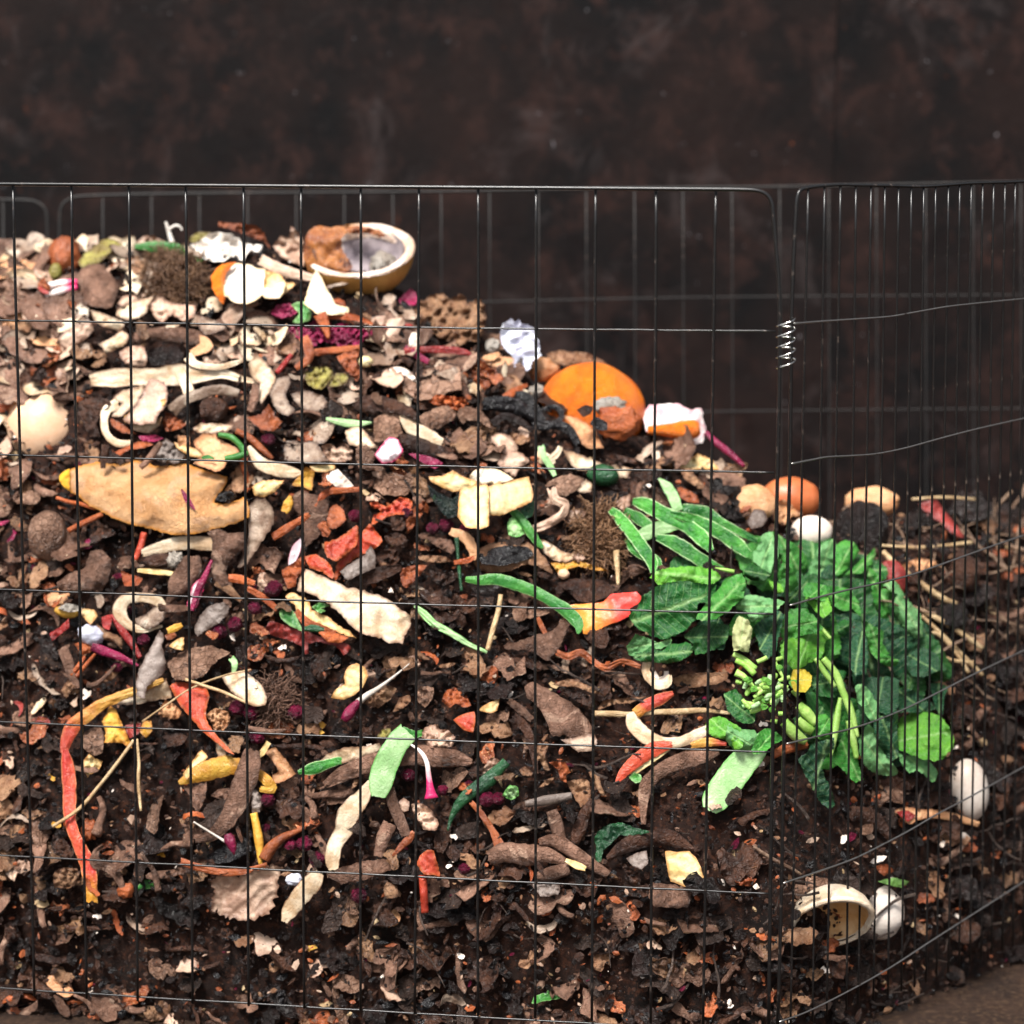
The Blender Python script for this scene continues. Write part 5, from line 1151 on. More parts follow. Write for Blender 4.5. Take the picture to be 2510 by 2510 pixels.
def melon():
    ox, oy = ORG['A2']; U, W_ = ox + 745 * KC, oy + 520 * KC
    d = dh(U, oy + 760 * KC) + .030; k = d / FPX
    rt = tag(empty('melon', w3(U, W_, d)), 'halved hollow melon with ochre rind and brown collapsed flesh on top of the heap', 'melon')
    a = 437 * KC * k                       # radius of the opening
    zc = w3(U, oy + 425 * KC, d)
    tilt = math.radians(27)                # the opening leans towards the viewer
    ax = Vector((-.04, -math.sin(tilt), math.cos(tilt))).normalized(); ex = ax.cross(Vector((0, -1, 0))).normalized() * -1; ex = Vector((0, 1, 0)).cross(ax).normalized()
    ey = ax.cross(ex)
    depth = .86 * a
    def shell(r0, r1, dp0, n=48, m=16, inside=False, seed=0, lump=.02):
        V = []
        for j in range(m + 1):
            th = math.pi / 2 * j / m
            for i in range(n):
                ph = 2 * math.pi * i / n
                q = 1 + lump * nz(math.cos(ph) * 1.5 + seed, math.sin(ph) * 1.5, th * 1.2)
                r = r0 * math.cos(th) * q; z = -dp0 * math.sin(th)
                V.append(zc + ex * (r * math.cos(ph)) + ey * (r * math.sin(ph)) + ax * (z + r1))
        F = []
        for j in range(m):
            for i in range(n):
                x = j * n + i; y = j * n + (i + 1) % n
                F.append([x, y, y + n, x + n] if inside else [x + n, y + n, y, x])
        return V, F
    V, F = shell(a, 0, depth)
    mesh_obj('rind', V, F, 'ochre', None, {"edge": [0] * len(V)}, rt)
    V, F = shell(a * .82, -.02 * a, depth * .9, inside=True, seed=3, lump=.05)
    mesh_obj('flesh', V, F, 'meloninner', None, {"edge": [0] * len(V)}, rt)
    V, F = [], []
    n = 64
    prof = [(1.0, -.02), (.995, .0), (.95, .014), (.88, .008), (.83, -.006), (.80, -.06), (.79, -.12)]
    for q, h in prof:
        for i in range(n):
            ph = 2 * math.pi * i / n
            r = a * (q + .02 * nz(math.cos(ph) * 2, math.sin(ph) * 2, q * 3)); V.append(zc + ex * r * math.cos(ph) + ey * r * math.sin(ph) + ax * (h * a * 1.5 + .0015 * nz(math.cos(ph) * 6, math.sin(ph) * 6, 4)))
    for j in range(len(prof) - 1):
        for i in range(n):
            x = j * n + i; y = j * n + (i + 1) % n; F.append([x, y, y + n, x + n])
    mesh_obj('rim', V, F, 'melonrim', None, {"edge": [0] * len(V)}, rt)
    base = d
    # collapsed brown skin, mould
    p('flap', '', 'A2', [(318, 330), (350, 265), (430, 235), (520, 250), (610, 235), (650, 290), (600, 340), (610, 430), (660, 500), (690, 560), (660, 620), (560, 640), (440, 620), (340, 590), (300, 480)], ['meloncollapse', 'meloncollapse'], lift=22, dome=20, wr=5, parent=rt, base=base, thick=2.5)
    p('flap', '', 'A2', [(600, 240), (700, 235), (800, 245), (900, 270), (960, 320), (900, 330), (840, 300), (740, 300), (660, 300)], ['meloncollapse', 'meloncollapse'], lift=-26, dome=6, wr=6, parent=rt, base=base)
    b('mould', '', 'A2', 930, 545, 100, 95, 'fluff', lump=.25, lf=4, lift=2, parent=rt, base=base)
    for us, vs_ in ((range(300, 1190, 50), (300, 400, 500, 600, 700, 800, 880)),):
        for uu in us:
            for vv in vs_: cover([ox + uu * KC], [oy + vv * KC])
melon()
s('melon_rind', 'long pinkish white melon rind strip', 'A2', [(-40, 500, 90), (100, 570, 90), (250, 620, 80), (390, 650, 60)], 'pinkcream', lift=22, curl=.2)
p('onion_skin', 'pointed pinkish brown onion skin', 'A2', [(60, 400), (120, 320), (190, 330), (205, 235), (290, 330), (300, 400), (330, 560), (200, 520), (130, 480)], 'pinkcream', lift=10, wr=8)
p('dried_leaf', '', 'A2', [(1150, 980), (1220, 830), (1300, 790), (1400, 765), (1450, 810), (1540, 780), (1600, 840), (1680, 800), (1720, 850), (1755, 920), (1740, 1010), (1700, 1130), (1560, 1180), (1400, 1130), (1250, 1050)], 'tan', lift=14, wr=11, wf=2.2, gs=24, dome=14, rag=2, label='large crumpled tan dried leaf right of the halved melon')
p('beet_peel', 'dark magenta beet skin', 'A2', [(1050, 820), (1150, 730), (1210, 800), (1190, 860), (1100, 880)], 'magenta', lift=8)
p('beet_peel', 'stringy magenta beet pulp', 'A2', [(320, 1010), (420, 1000), (560, 1010), (700, 1040), (830, 1070), (820, 1150), (700, 1170), (600, 1190), (480, 1150), (380, 1170), (330, 1100)], 'magenta', wr=9, wf=3, gs=24, rag=2.5)
p('beet_peel', 'ragged magenta beet pulp', 'A2', [(40, 930), (100, 860), (200, 850), (280, 890), (210, 950), (110, 970)], 'magenta', wr=8, wf=3, rag=2.5)
p('beet_peel', 'ragged magenta beet pulp', 'A2', [(180, 1040), (290, 1020), (380, 1080), (400, 1180), (330, 1190), (240, 1110)], 'magenta', wr=8, wf=3, rag=2.5)
p('vegetable_leaf', 'small green leaf scrap', 'A2', [(200, 860), (290, 830), (370, 870), (350, 980), (240, 1010), (215, 990), (270, 930)], 'green', lift=14)
s('carrot_peel', 'pointed orange carrot tip', 'A2', [(430, 930, 110), (470, 1020, 80), (500, 1130, 20)], 'carrot', lift=22, tube=True, flat=.5)
s('carrot_peel', 'flat orange carrot peel', 'A2', [(400, 950, 50), (560, 945, 60), (700, 960, 50), (850, 1010, 24)], 'carrot', lift=18)
s('pepper_strip', 'thin red pepper strip', 'A2', [(1100, 1225, 60), (1230, 1215, 50), (1430, 1215, 62), (1560, 1230, 50), (1650, 1265, 16)], 'red', lift=15, curl=.5)
s('pepper_strip', 'short red pepper strip', 'A2', [(1100, 1195, 40), (1200, 1260, 56), (1290, 1310, 40)], 'magenta', lift=11, curl=.5)
s('carrot_peel', 'long orange carrot peel', 'A2', [(360, 1240, 56), (500, 1225, 60), (620, 1215, 60), (750, 1200, 50)], 'carrot', lift=13, curl=.5)
s('carrot_peel', 'bent orange-brown carrot peel', 'A2', [(300, 1110, 80), (340, 1200, 80), (340, 1290, 70), (240, 1360, 46)], 'rust', lift=14, curl=.5, arch=4)
s('vegetable_stalk', 'red-brown leaf stalk', 'A2', [(90, 1400, 40), (150, 1330, 45), (210, 1250, 36)], 'red', tube=True, lift=14)
p('dried_leaf', 'orange-brown torn leaf', 'A2', [(560, 1270), (700, 1210), (760, 1210), (720, 1300), (760, 1400), (720, 1460), (640, 1380)], 'rust', wr=5)
b('corn_piece', 'white and yellow kernel', 'A2', 790, 1310, 60, 44, 'lemon', lift=10)
p('onion_skin', 'olive-brown curled onion skin', 'A2', [(300, 1400), (420, 1340), (520, 1360), (540, 1420), (480, 1500), (440, 1530), (340, 1500)], 'olive', wr=6)
p('onion_skin', 'olive folded onion skin', 'A2', [(500, 1500), (560, 1400), (660, 1410), (640, 1480), (560, 1510)], 'olive', wr=4)
p(PP, 'grey-cream cupped potato peel', 'A2', [(200, 1560), (330, 1535), (440, 1570), (495, 1630), (440, 1700), (330, 1700), (260, 1660)], 'greycream', dome=-6, lift=14)
p(PP, 'pale crinkled potato peel', 'A2', [(30, 1560), (90, 1440), (180, 1420), (200, 1470), (160, 1560), (190, 1640), (240, 1690), (180, 1740), (90, 1700)], 'greycream', cyl=5, lift=13)
p(PP, 'long dark brown potato peel', 'A2', [(690, 1600), (820, 1570), (950, 1580), (1100, 1640), (1190, 1700), (1180, 1780), (1060, 1720), (880, 1700), (860, 1740), (700, 1680)], 'brown', cyl=8, cyla=100)
p(PP, 'tan cracked potato peel', 'A2', [(860, 1760), (950, 1710), (1070, 1710), (1060, 1800), (1080, 1870), (1020, 1932), (860, 1940)], 'taupecrack', dome=6, lift=16)
s(PP, 'long cream potato peel', 'A2', [(1070, 1730, 40), (1150, 1820, 110), (1290, 1890, 100), (1400, 1950, 70)], 'cream', lift=19, curl=.2)
p(PP, 'cracked brown potato peel', 'A2', [(1215, 1740), (1330, 1680), (1440, 1650), (1510, 1720), (1480, 1770), (1380, 1830), (1290, 1840), (1230, 1790)], 'taupecrack', dome=7, lift=14)
p(PP, 'pinkish cracked potato peel', 'A2', [(1510, 1690), (1600, 1660), (1700, 1690), (1760, 1760), (1780, 1830), (1680, 1780), (1600, 1770), (1560, 1800), (1520, 1740)], 'taupecrack', dome=7, lift=14)
p('squash_scrap', 'yellow-orange stringy squash scrap', 'A2', [(1290, 1620), (1350, 1570), (1450, 1580), (1570, 1590), (1600, 1640), (1560, 1690), (1420, 1680), (1340, 1650)], 'carrot', wr=8, wf=2.5, rag=2.5)
p('eggshell', 'small white eggshell flake', 'A2', [(1135, 1130), (1160, 1080), (1200, 1080), (1220, 1150), (1190, 1210), (1140, 1190)], 'eggwhite', lift=16, dome=5)
p('eggshell', 'torn white eggshell flake', 'A2', [(970, 1370), (1040, 1350), (1110, 1360), (1180, 1430), (1210, 1490), (1110, 1430), (1020, 1400)], 'eggwhite', lift=10, wr=3)
rt = root('banana_peel', 'A3', 300, 1750, 'blackened wet banana peel in the middle of the heap, left of the orange half')
s('skin', '', 'A3', [(-60, 1640, 100), (150, 1650, 140), (300, 1720, 120), (420, 1800, 60), (600, 1830, 80), (700, 1960, 60)], 'char', lift=12, curl=.6, wr=3, parent=rt)
s('skin', '', 'A3', [(200, 1570, 60), (280, 1600, 110), (360, 1700, 90), (420, 1780, 60)], 'char', lift=14, curl=.6, parent=rt)
s('skin', '', 'A3', [(330, 1810, 60), (450, 1830, 56), (560, 1760, 44), (560, 1690, 40), (480, 1665, 36), (400, 1700, 30)], 'char', lift=20, curl=.6, parent=rt)
s('skin', '', 'A3', [(20, 1800, 60), (120, 1740, 60), (240, 1780, 50), (330, 1850, 40)], 'darkbrown', lift=18, curl=.6, parent=rt)
s('bean_pod', 'pale green pod', 'A2', [(480, 1760, 24), (600, 1785, 56), (720, 1800, 60), (840, 1790, 16)], 'palegreen', lift=18, curl=.5)
p(PP, 'cream and brown oval potato peel', 'A2', [(630, 1860), (700, 1820), (780, 1840), (830, 1910), (880, 1990), (760, 1990), (660, 1960)], 'cream', lift=18, dome=4)
# --- upper right edge of the heap
p('cauliflower_leaf', '', 'A3', [(75, 1080), (110, 1010), (170, 970), (200, 1010), (230, 965), (260, 1010), (340, 1030), (370, 1100), (410, 1260), (340, 1310), (310, 1370), (240, 1380), (190, 1330), (180, 1260), (110, 1200)], 'bluewhite', lift=20, wr=5, wf=1.1, dome=10, gs=20, curl=8, label='white crumpled cauliflower leaf standing up left of the orange half')
b('cauliflower_piece', 'small white cauliflower floret', 'A3', 25, 1190, 56, 60, 'fluff', lift=14, lump=.2, lf=4)
rt = root('orange_peel', 'A3', 800, 1600, 'big bright orange peel half, dome up, on the slope of the heap', lift=0)
b('rind', '', 'A3', 800, 1700, 430, 385, 'orange', lift=-8, rz=300, lump=.03, lf=1.2, nu=48, nv=30, parent=rt, rot=-8)
b('mould', '', 'A3', 950, 1660, 120, 66, 'fluff', lift=62, lump=.25, lf=4, rz=50, parent=rt)
b('rotten_patch', '', 'A3', 1010, 1790, 170, 120, 'carrot', lift=50, lump=.22, rz=70, parent=rt)
p('banana_peel', 'black curled skin scrap', 'A3', [(790, 1800), (840, 1745), (930, 1790), (930, 1850), (860, 1850)], 'char', lift=84)
p('onion_skin', 'dark grey skin scrap', 'A3', [(690, 1690), (760, 1650), (820, 1670), (800, 1720), (740, 1750)], 'brown', lift=76)
p('dried_leaf', 'tan-brown leaf lying behind the orange', 'A3', [(450, 1250), (540, 1215), (640, 1230), (760, 1235), (880, 1290), (950, 1345), (800, 1330), (690, 1320), (600, 1340), (500, 1310)], 'tan', lift=2, wr=4)
b('rotten_fruit', 'pinkish tan soft fruit', 'A3', 430, 1370, 130, 100, 'oniontan', lift=3, lump=.12)
b('mushroom_piece', 'white crumbly lump', 'A3', 370, 1540, 60, 46, 'fluff', lift=16, lump=.25)
p('meat_scrap', '', 'A3', [(1215, 1720), (1260, 1650), (1400, 1640), (1500, 1650), (1590, 1690), (1670, 1680), (1690, 1760), (1710, 1850), (1680, 1950), (1600, 1960), (1400, 1900), (1240, 1860)], 'pinkmeat', lift=10, dome=18, wr=5, label='pale pink crumpled radish skin beside the big orange half')
s('carrot_peel', '', 'A3', [(1245, 1850, 60), (1400, 1850, 110), (1520, 1850, 150), (1620, 1840, 150), (1660, 1835, 90)], 'orange', tube=True, lift=30, label='glossy orange pepper piece lying on the pale pink radish skin')
p('onion_skin', 'large orange-tan onion skin', 'A3', [(560, 1730), (640, 1740), (760, 1790), (830, 1850), (900, 1990), (760, 1990), (700, 1900), (640, 1800)], 'oniontan', lift=16, dome=6)
p('onion_skin', 'dark brown onion skin', 'A3', [(380, 1560), (500, 1540), (580, 1600), (620, 1680), (560, 1720), (440, 1640), (380, 1620)], 'brown', lift=13, dome=6)
s('carrot_peel', 'orange carrot peel', 'A3', [(110, 1590, 46), (200, 1540, 60), (300, 1490, 24)], 'carrot', lift=14)
s('beet_stalk', '', 'B3', [(1700, 30, 40), (1800, 120, 54), (1900, 200, 56), (2010, 300, 30)], 'magenta', tube=True, lift=12, label='magenta beet stalk pointing down towards the corner post')
p('cauliflower_leaf', 'cream white crumpled leaf', 'B3', [(1460, 290), (1530, 270), (1640, 200), (1730, 230), (1790, 280), (1810, 330), (1700, 320), (1560, 330)], 'lemon', lift=10, wr=6, wf=2)
# --- second band
rt = root('pomelo_rind', 'B1', 800, 540, 'long peach and orange pomelo rind, pointed with a yellow tip at one end')
p('rind', '', 'B1', [(205, 480), (215, 335), (300, 300), (450, 265), (600, 285), (700, 270), (760, 250), (850, 270), (900, 300), (1000, 300), (1100, 270), (1200, 300), (1350, 350), (1470, 380), (1460, 450), (1400, 520), (1370, 585), (1480, 595), (1600, 540), (1640, 600), (1640, 700), (1500, 760), (1350, 800), (1200, 835), (1050, 840), (900, 800), (750, 770), (600, 720), (480, 660), (370, 600), (290, 530)], 'pomelo', lift=14, dome=34, wr=4.2, wf=1.0, gs=36, parent=rt, thick=3, rag=.8, tilt=(.05, -.35))
p('tip', '', 'B1', [(145, 375), (190, 335), (225, 320), (232, 400), (222, 490), (190, 470), (150, 420)], 'pomelotip', lift=15, dome=7, parent=rt, rag=.3)
s('onion_shoot', 'thin magenta shoot on the pomelo rind', 'B1', [(1110, 480, 14), (1155, 560, 46), (1215, 640, 14)], 'magenta', lift=37, curl=.4)
p('banana_peel', 'black shiny skin scrap', 'B1', [(1370, 570), (1410, 520), (1480, 490), (1550, 530), (1510, 570), (1440, 575)], 'char', lift=24, wr=4)
rt = root('onion', 'B1', 1380, 190, 'hollow orange-brown onion shell with green shoots above the pomelo rind')
p('skin', '', 'B1', [(1210, 100), (1280, 40), (1380, 40), (1400, 80), (1550, 150), (1560, 200), (1480, 250), (1440, 310), (1380, 345), (1300, 310), (1200, 280), (1280, 200), (1220, 150)], ['oniontan', 'rust'], lift=22, dome=-12, parent=rt, wr=3)
s('shoot', '', 'B1', [(1400, 50, 40), (1500, 70, 50), (1570, 130, 50), (1610, 185, 50)], 'green', tube=True, lift=26, parent=rt)
s('shoot', '', 'B1', [(1640, 190, 30), (1560, 220, 60), (1450, 240, 46)], 'green', tube=True, lift=28, parent=rt)
s('shoot', '', 'B1', [(1270, 235, 20), (1320, 225, 36), (1370, 240, 14)], 'green', lift=28, parent=rt)
p('onion_skin', 'curled orange onion skin', 'B1', [(560, 200), (640, 160), (740, 110), (830, 100), (890, 130), (780, 160), (700, 170), (630, 210), (580, 220)], 'carrot', lift=18)
s(PP, 'small rolled brown peel tube', 'B1', [(785, 310, 46), (830, 270, 56), (900, 180, 56), (950, 110, 40)], 'taupe', curl=1, lift=30)
s(PP, 'short brown peel stub', 'B1', [(490, 315, 40), (495, 240, 50), (510, 130, 60)], 'brown', curl=1, lift=28)
s(PP, 'rolled brown peel end', 'B1', [(640, 280, 40), (610, 240, 56), (560, 210, 50)], 'brown', curl=1, lift=24)
p('dried_leaf', 'dark grey crinkled leaf', 'B1', [(930, 130), (990, 80), (1050, 130), (1130, 200), (1180, 250), (1040, 280), (900, 250), (860, 200)], 'grey', wr=7, lift=16)
p('onion_skin', 'purple onion skin', 'B1', [(770, 60), (900, 50), (970, 80), (900, 105), (800, 100)], 'magenta', lift=14)
p(PP, 'pale green-cream peel', 'B1', [(1050, 110), (1130, 130), (1250, 170), (1280, 230), (1180, 220), (1090, 170)], 'lemon', lift=16)
p('carrot_peel', 'square orange-tan scrap', 'B1', [(1080, 60), (1170, 60), (1180, 140), (1090, 140)], 'oniontan', lift=18)
p(PP, 'tall grey-cream cupped potato peel', 'B1', [(1630, 620), (1690, 570), (1770, 550), (1830, 620), (1845, 740), (1780, 840), (1700, 960), (1620, 1080), (1550, 1095), (1600, 1010), (1640, 900), (1640, 760)], 'greycream', lift=18, dome=-10, tilt=(.5, 0))
s(PP, 'elongated cream potato peel', 'B1', [(1640, 140, 30), (1730, 270, 100), (1850, 320, 110), (1990, 350, 90), (2060, 350, 20)], 'cream', lift=15, curl=.15)
p('onion_skin', 'cream shell-shaped onion top', 'B1', [(1665, 460), (1740, 415), (1920, 410), (1850, 500), (1760, 545), (1690, 530)], 'lemon', lift=20, dome=6)
b('potato', '', 'B1', 60, 850, 160, 200, 'taupecrack', lift=4, lump=.06, label='grey-brown cracked potato at the heap edge, below the pomelo rind tip')
s('carrot_peel', 'orange carrot root', 'B1', [(215, 810, 44), (330, 750, 50), (490, 675, 40)], 'carrot', tube=True, lift=14)
s('carrot_peel', 'thin red-orange root', 'B1', [(120, 545, 26), (220, 580, 34), (330, 600, 34), (430, 640, 22)], 'carrot', tube=True, lift=10)
s(PP, 'smooth cream potato peel', 'B1', [(800, 985, 60), (950, 940, 100), (1100, 905, 110), (1250, 905, 110), (1370, 915, 110)], 'cream', lift=15, curl=.2)
p(PP, 'knobbly brown potato peel', 'B1', [(1310, 820), (1400, 795), (1470, 830), (1600, 820), (1610, 930), (1500, 1030), (1460, 1130), (1510, 1230), (1490, 1265), (1430, 1250), (1350, 1170), (1345, 1000), (1350, 880)], 'taupe', lift=21, dome=9, wr=3)
s(PP, 'thick rolled brown potato peel', 'B1', [(1200, 1010, 130), (1165, 1130, 200), (1090, 1230, 170), (1040, 1320, 90), (990, 1400, 30)], 'taupe', lift=16, curl=.9)
p(PP, 'broad triangular brown potato peel', 'B1', [(120, 1220), (200, 1160), (340, 1100), (400, 970), (480, 960), (540, 1010), (560, 1100), (530, 1200), (480, 1280), (300, 1280), (150, 1290)], 'taupe', lift=13, dome=10, wr=3)
p('carrot_peel', 'orange triangular scrap', 'B1', [(630, 1120), (700, 1150), (805, 1180), (770, 1240), (660, 1245)], 'carrot', lift=15, rag=.5)
s('rhubarb_stalk', 'coral red stalk', 'B1', [(815, 820, 50), (790, 930, 56), (745, 1040, 44)], 'coral', tube=True, lift=12)
b('potato', 'small brown wrinkled potato end', 'B1', 930, 1045, 120, 60, 'brown', lift=12, lump=.15)
b('mushroom_piece', 'cream crumbly mushroom piece', 'B1', 1060, 1040, 60, 66, 'fluff', lift=14, lump=.3, lf=4)
s('straw', 'cream flat stalk', 'B1', [(760, 1120, 30), (900, 1130, 44), (1070, 1150, 36)], 'lemon', lift=14)
p('radish_peel', 'white and magenta radish peel', 'B1', [(1150, 1400), (1190, 1240), (1290, 1170), (1290, 1250), (1240, 1400), (1180, 1440)], 'radish', lift=18)
s('beet_stalk', 'bright magenta stalk', 'B1', [(1350, 1040, 20), (1290, 1180, 50), (1240, 1280, 54), (1190, 1440, 40)], 'magenta', lift=22, tube=True, flat=.6)
rt = root('mushroom', 'B1', 800, 1440, 'white ring-shaped hollow mushroom cap in the left of the heap', cat='mushroom')
s('cap', '', 'B1', [(960, 1560, 20), (800, 1590, 50), (680, 1540, 80), (620, 1440, 110), (670, 1350, 100), (800, 1335, 70), (920, 1360, 90), (980, 1430, 60)], ['cream', 'white'], lift=18, curl=.3, parent=rt)
p('stem', '', 'B1', [(740, 1500), (830, 1470), (900, 1400), (985, 1400), (985, 1490), (910, 1560), (820, 1590), (760, 1560)], 'greycream', lift=16, dome=6, parent=rt)
p(PP, 'flat grey-brown speckled peel', 'B1', [(1210, 1600), (1250, 1480), (1330, 1400), (1440, 1370), (1490, 1400), (1470, 1480), (1380, 1550), (1290, 1600), (1240, 1640)], 'grey', lift=18)
s('beet_stalk', 'dark red tapering stalk', 'B1', [(580, 1470, 60), (640, 1590, 66), (720, 1700, 60), (785, 1810, 40)], 'red', lift=13, tube=True, flat=.6)
s('beet_stalk', 'magenta pointed stalk', 'B1', [(400, 1720, 70), (500, 1760, 80), (640, 1810, 56), (770, 1875, 20)], 'magenta', lift=15, tube=True, flat=.6)
p('pepper_strip', 'red pepper square', 'B1', [(480, 1490), (570, 1465), (540, 1590), (490, 1570)], 'red', lift=14, rag=.4)
b('squash_scrap', 'yellow fruit end', 'B1', 200, 1450, 95, 45, 'yellow', lift=12, rot=-12)
p('cauliflower_piece', 'white fluffy lump', 'B1', [(130, 1420), (200, 1380), (300, 1400), (330, 1440), (220, 1450)], 'fluff', lift=20, wr=5)
p('squash_scrap', 'cream-yellow stringy squash end', 'B1', [(290, 1420), (420, 1430), (450, 1480), (390, 1550), (330, 1480)], 'lemon', lift=14)
b('eggshell', 'grey-white broken shell', 'B1', 400, 1630, 110, 75, 'bluewhite', lift=14, rot=-15, lump=.12)
p('pepper_strip', 'curved red pepper strip', 'B1', [(70, 1620), (150, 1570), (220, 1500), (225, 1570), (160, 1620), (90, 1680)], 'red', lift=12)
p('squash_scrap', 'orange cupped rind', 'B1', [(260, 1700), (340, 1690), (440, 1710), (400, 1760), (330, 1790)], 'carrot', lift=14, dome=5)
p('onion_skin', 'dark wet brown shell', 'B1', [(430, 1530), (520, 1600), (640, 1650), (640, 1740), (560, 1680), (460, 1660)], 'tan', lift=12, dome=8)
p(PP, 'grey-brown folded leathery peel', 'B1', [(750, 2040), (770, 1900), (830, 1800), (890, 1680), (940, 1590), (975, 1650), (960, 1720), (990, 1850), (960, 1950), (840, 2040), (820, 2130), (760, 2110)], 'grey', lift=17, cyl=8, cyla=20)
p('dried_leaf', 'large flat tan leathery leaf', 'B1', [(1000, 1850), (1100, 1770), (1200, 1730), (1350, 1720), (1500, 1770), (1400, 1830), (1340, 1880), (1300, 1950), (1190, 1980), (1060, 1990), (1020, 1920)], 'taupecrack', lift=15, dome=8, wr=4)
for q in ([(430, 1780, 26), (370, 1850, 32), (280, 1960, 36)], [(350, 1800, 26), (300, 1870, 34), (240, 1950, 30)]):
    s('carrot_peel', 'thin orange carrot strip', 'B1', q, 'carrot', tube=True, lift=14)
s(PP, 'finger-like brown peel roll', 'B1', [(170, 1730, 80), (210, 1830, 86), (240, 1930, 80), (290, 2050, 50)], 'taupe', curl=.9, lift=14)
for u, v, r_ in ((1410, 1600, 60), (1530, 1545, 58), (1835, 1265, 66), (1790, 85, 50), (810, 1670, 44), (1690, 1420, 50), (600, 1890, 40)):
    b('berry', 'dark magenta wrinkled berry', 'B1', u, v, r_ * 1.05, r_ * .9, 'berry', lift=12, lump=.2, lf=3, rot=R.uniform(-40, 40))
s('vegetable_leaf', 'thin pale green leaf tip', 'B1', [(1500, 1810, 50), (1530, 1860, 50), (1510, 1990, 12)], 'palegreen', lift=16)
p('squash_scrap', 'cream squash wedge', 'B1', [(1010, 1720), (1080, 1660), (1130, 1650), (1125, 1750), (1060, 1740)], 'lemon', lift=18)
s('squash_scrap', 'yellow-orange strip', 'B1', [(1000, 1600, 50), (1060, 1575, 60), (1115, 1550, 36)], 'yellow', lift=18, curl=.4)
s('carrot_peel', 'orange carrot strip', 'B1', [(1480, 1180, 60), (1570, 1190, 70), (1690, 1225, 40)], 'carrot', lift=13, curl=.5)
s('carrot_peel', 'yellow-orange carrot strip', 'B1', [(1630, 1260, 40), (1750, 1330, 54), (1870, 1430, 46)], 'carrot', lift=13, curl=.5)
s('carrot_peel', 'tan carrot strip', 'B1', [(1380, 1210, 60), (1470, 1260, 70), (1580, 1360, 34)], 'tan', lift=12, curl=.5)
s('vegetable_stalk', 'brown-orange root', 'B1', [(1540, 20, 50), (1640, 70, 60), (1740, 160, 60), (1830, 240, 30)], 'rust', tube=True, lift=12)
# --- B2
p(PP, 'grey-cream flat potato peel', 'B2', [(165, 95), (380, 100), (430, 150), (500, 260), (300, 270), (150, 250)], 'greycream', lift=14)
p(PP, 'crumpled grey-pink peel', 'B2', [(440, 140), (520, 120), (560, 160), (600, 140), (690, 170), (680, 240), (600, 270), (500, 260)], 'pinkcream', wr=7, lift=14)
p(PP, 'rounded tan cracked potato peel', 'B2', [(715, 160), (760, 110), (830, 60), (890, 120), (880, 200), (850, 280), (960, 320), (870, 340), (740, 310), (715, 240)], 'taupecrack', lift=16, dome=9)
p('radish_peel', 'pink-edged white radish slice', 'B2', [(860, 210), (920, 130), (980, 65), (1045, 85), (1090, 180), (1060, 230), (1000, 270), (920, 275)], 'radish', lift=24, dome=6, rag=.4)
p('radish_peel', 'bright crimson radish peel', 'B2', [(1130, 200), (1200, 200), (1330, 230), (1405, 275), (1340, 320), (1220, 260)], 'magenta', lift=24, dome=4, rag=.4)
s(PP, 'dark rolled potato peel', 'B2', [(1060, 90, 100), (1200, 130, 130), (1330, 180, 120), (1480, 200, 80)], 'brown', lift=14, curl=.9)
rt = root('squash_peel', 'B2', 1600, 450, 'pile of pale yellow squash peels with orange edges in the middle of the heap')
p('peel_piece', '', 'B2', [(1290, 380), (1400, 375), (1480, 330), (1560, 380), (1680, 420), (1700, 460), (1600, 490), (1480, 498), (1380, 460), (1310, 420)], 'lemon', lift=28, parent=rt, rag=.5, dome=4)
p('peel_piece', '', 'B2', [(1540, 490), (1640, 450), (1750, 440), (1770, 480), (1765, 700), (1765, 770), (1690, 795), (1580, 780), (1520, 700), (1525, 600)], 'lemon', lift=36, parent=rt, rag=.4, cyl=5)
p('peel_piece', '', 'B3', [(-30, 470), (60, 430), (180, 410), (310, 380), (345, 520), (330, 580), (200, 640), (80, 690), (-20, 680), (-40, 570)], 'lemon', lift=32, parent=rt, rag=.4, cyl=6, cyla=90)
p('peel_piece', '', 'B3', [(-120, 330), (0, 310), (80, 330), (190, 400), (60, 435), (-100, 440), (-170, 400)], 'pith', lift=28, parent=rt, rag=.4)
p('avocado_skin', '', 'B2', [(1280, 440), (1360, 500), (1480, 560), (1540, 500), (1530, 600), (1510, 690), (1440, 710), (1380, 640), (1300, 530)], 'blackgreen', lift=26, dome=12, label='blackish green bumpy avocado skin tucked under the pale yellow squash peels')
p('avocado_skin', 'small green avocado skin', 'B3', [(240, 640), (340, 560), (365, 620), (340, 690), (290, 710)], 'darkgreen', lift=24, dome=4)
p('eggshell', 'angular white eggshell piece', 'B2', [(485, 370), (570, 320), (640, 390), (700, 455), (640, 480), (560, 460), (490, 410)], 'eggwhite', lift=16, rag=.6)
p('squash_scrap', 'orange-yellow squash piece', 'B2', [(210, 450), (290, 330), (330, 305), (390, 340), (375, 400), (370, 490), (300, 460)], 'yellow', lift=15)
p('squash_scrap', 'pale orange squash slice', 'B2', [(350, 300), (430, 283), (545, 285), (550, 320), (480, 345), (390, 340)], 'lemon', lift=13)
s('squash_scrap', 'yellow pointed peel', 'B2', [(200, 530, 24), (180, 600, 80), (150, 660, 50)], 'yellow', lift=14, curl=.5)
s('vegetable_stalk', 'long curving orange-brown root', 'B2', [(750, 480, 36), (600, 490, 50), (500, 500, 60), (430, 560, 52), (380, 640, 50), (300, 710, 52), (200, 770, 62), (60, 860, 66)], 'carrot', lift=18, curl=.6)
p(PP, 'leaf-shaped brown potato peel', 'B2', [(220, 520), (300, 490), (400, 530), (490, 560), (500, 650), (470, 790), (400, 870), (320, 935), (300, 800), (300, 700), (230, 640)], 'taupe', lift=13, cyl=4, wr=1.5)
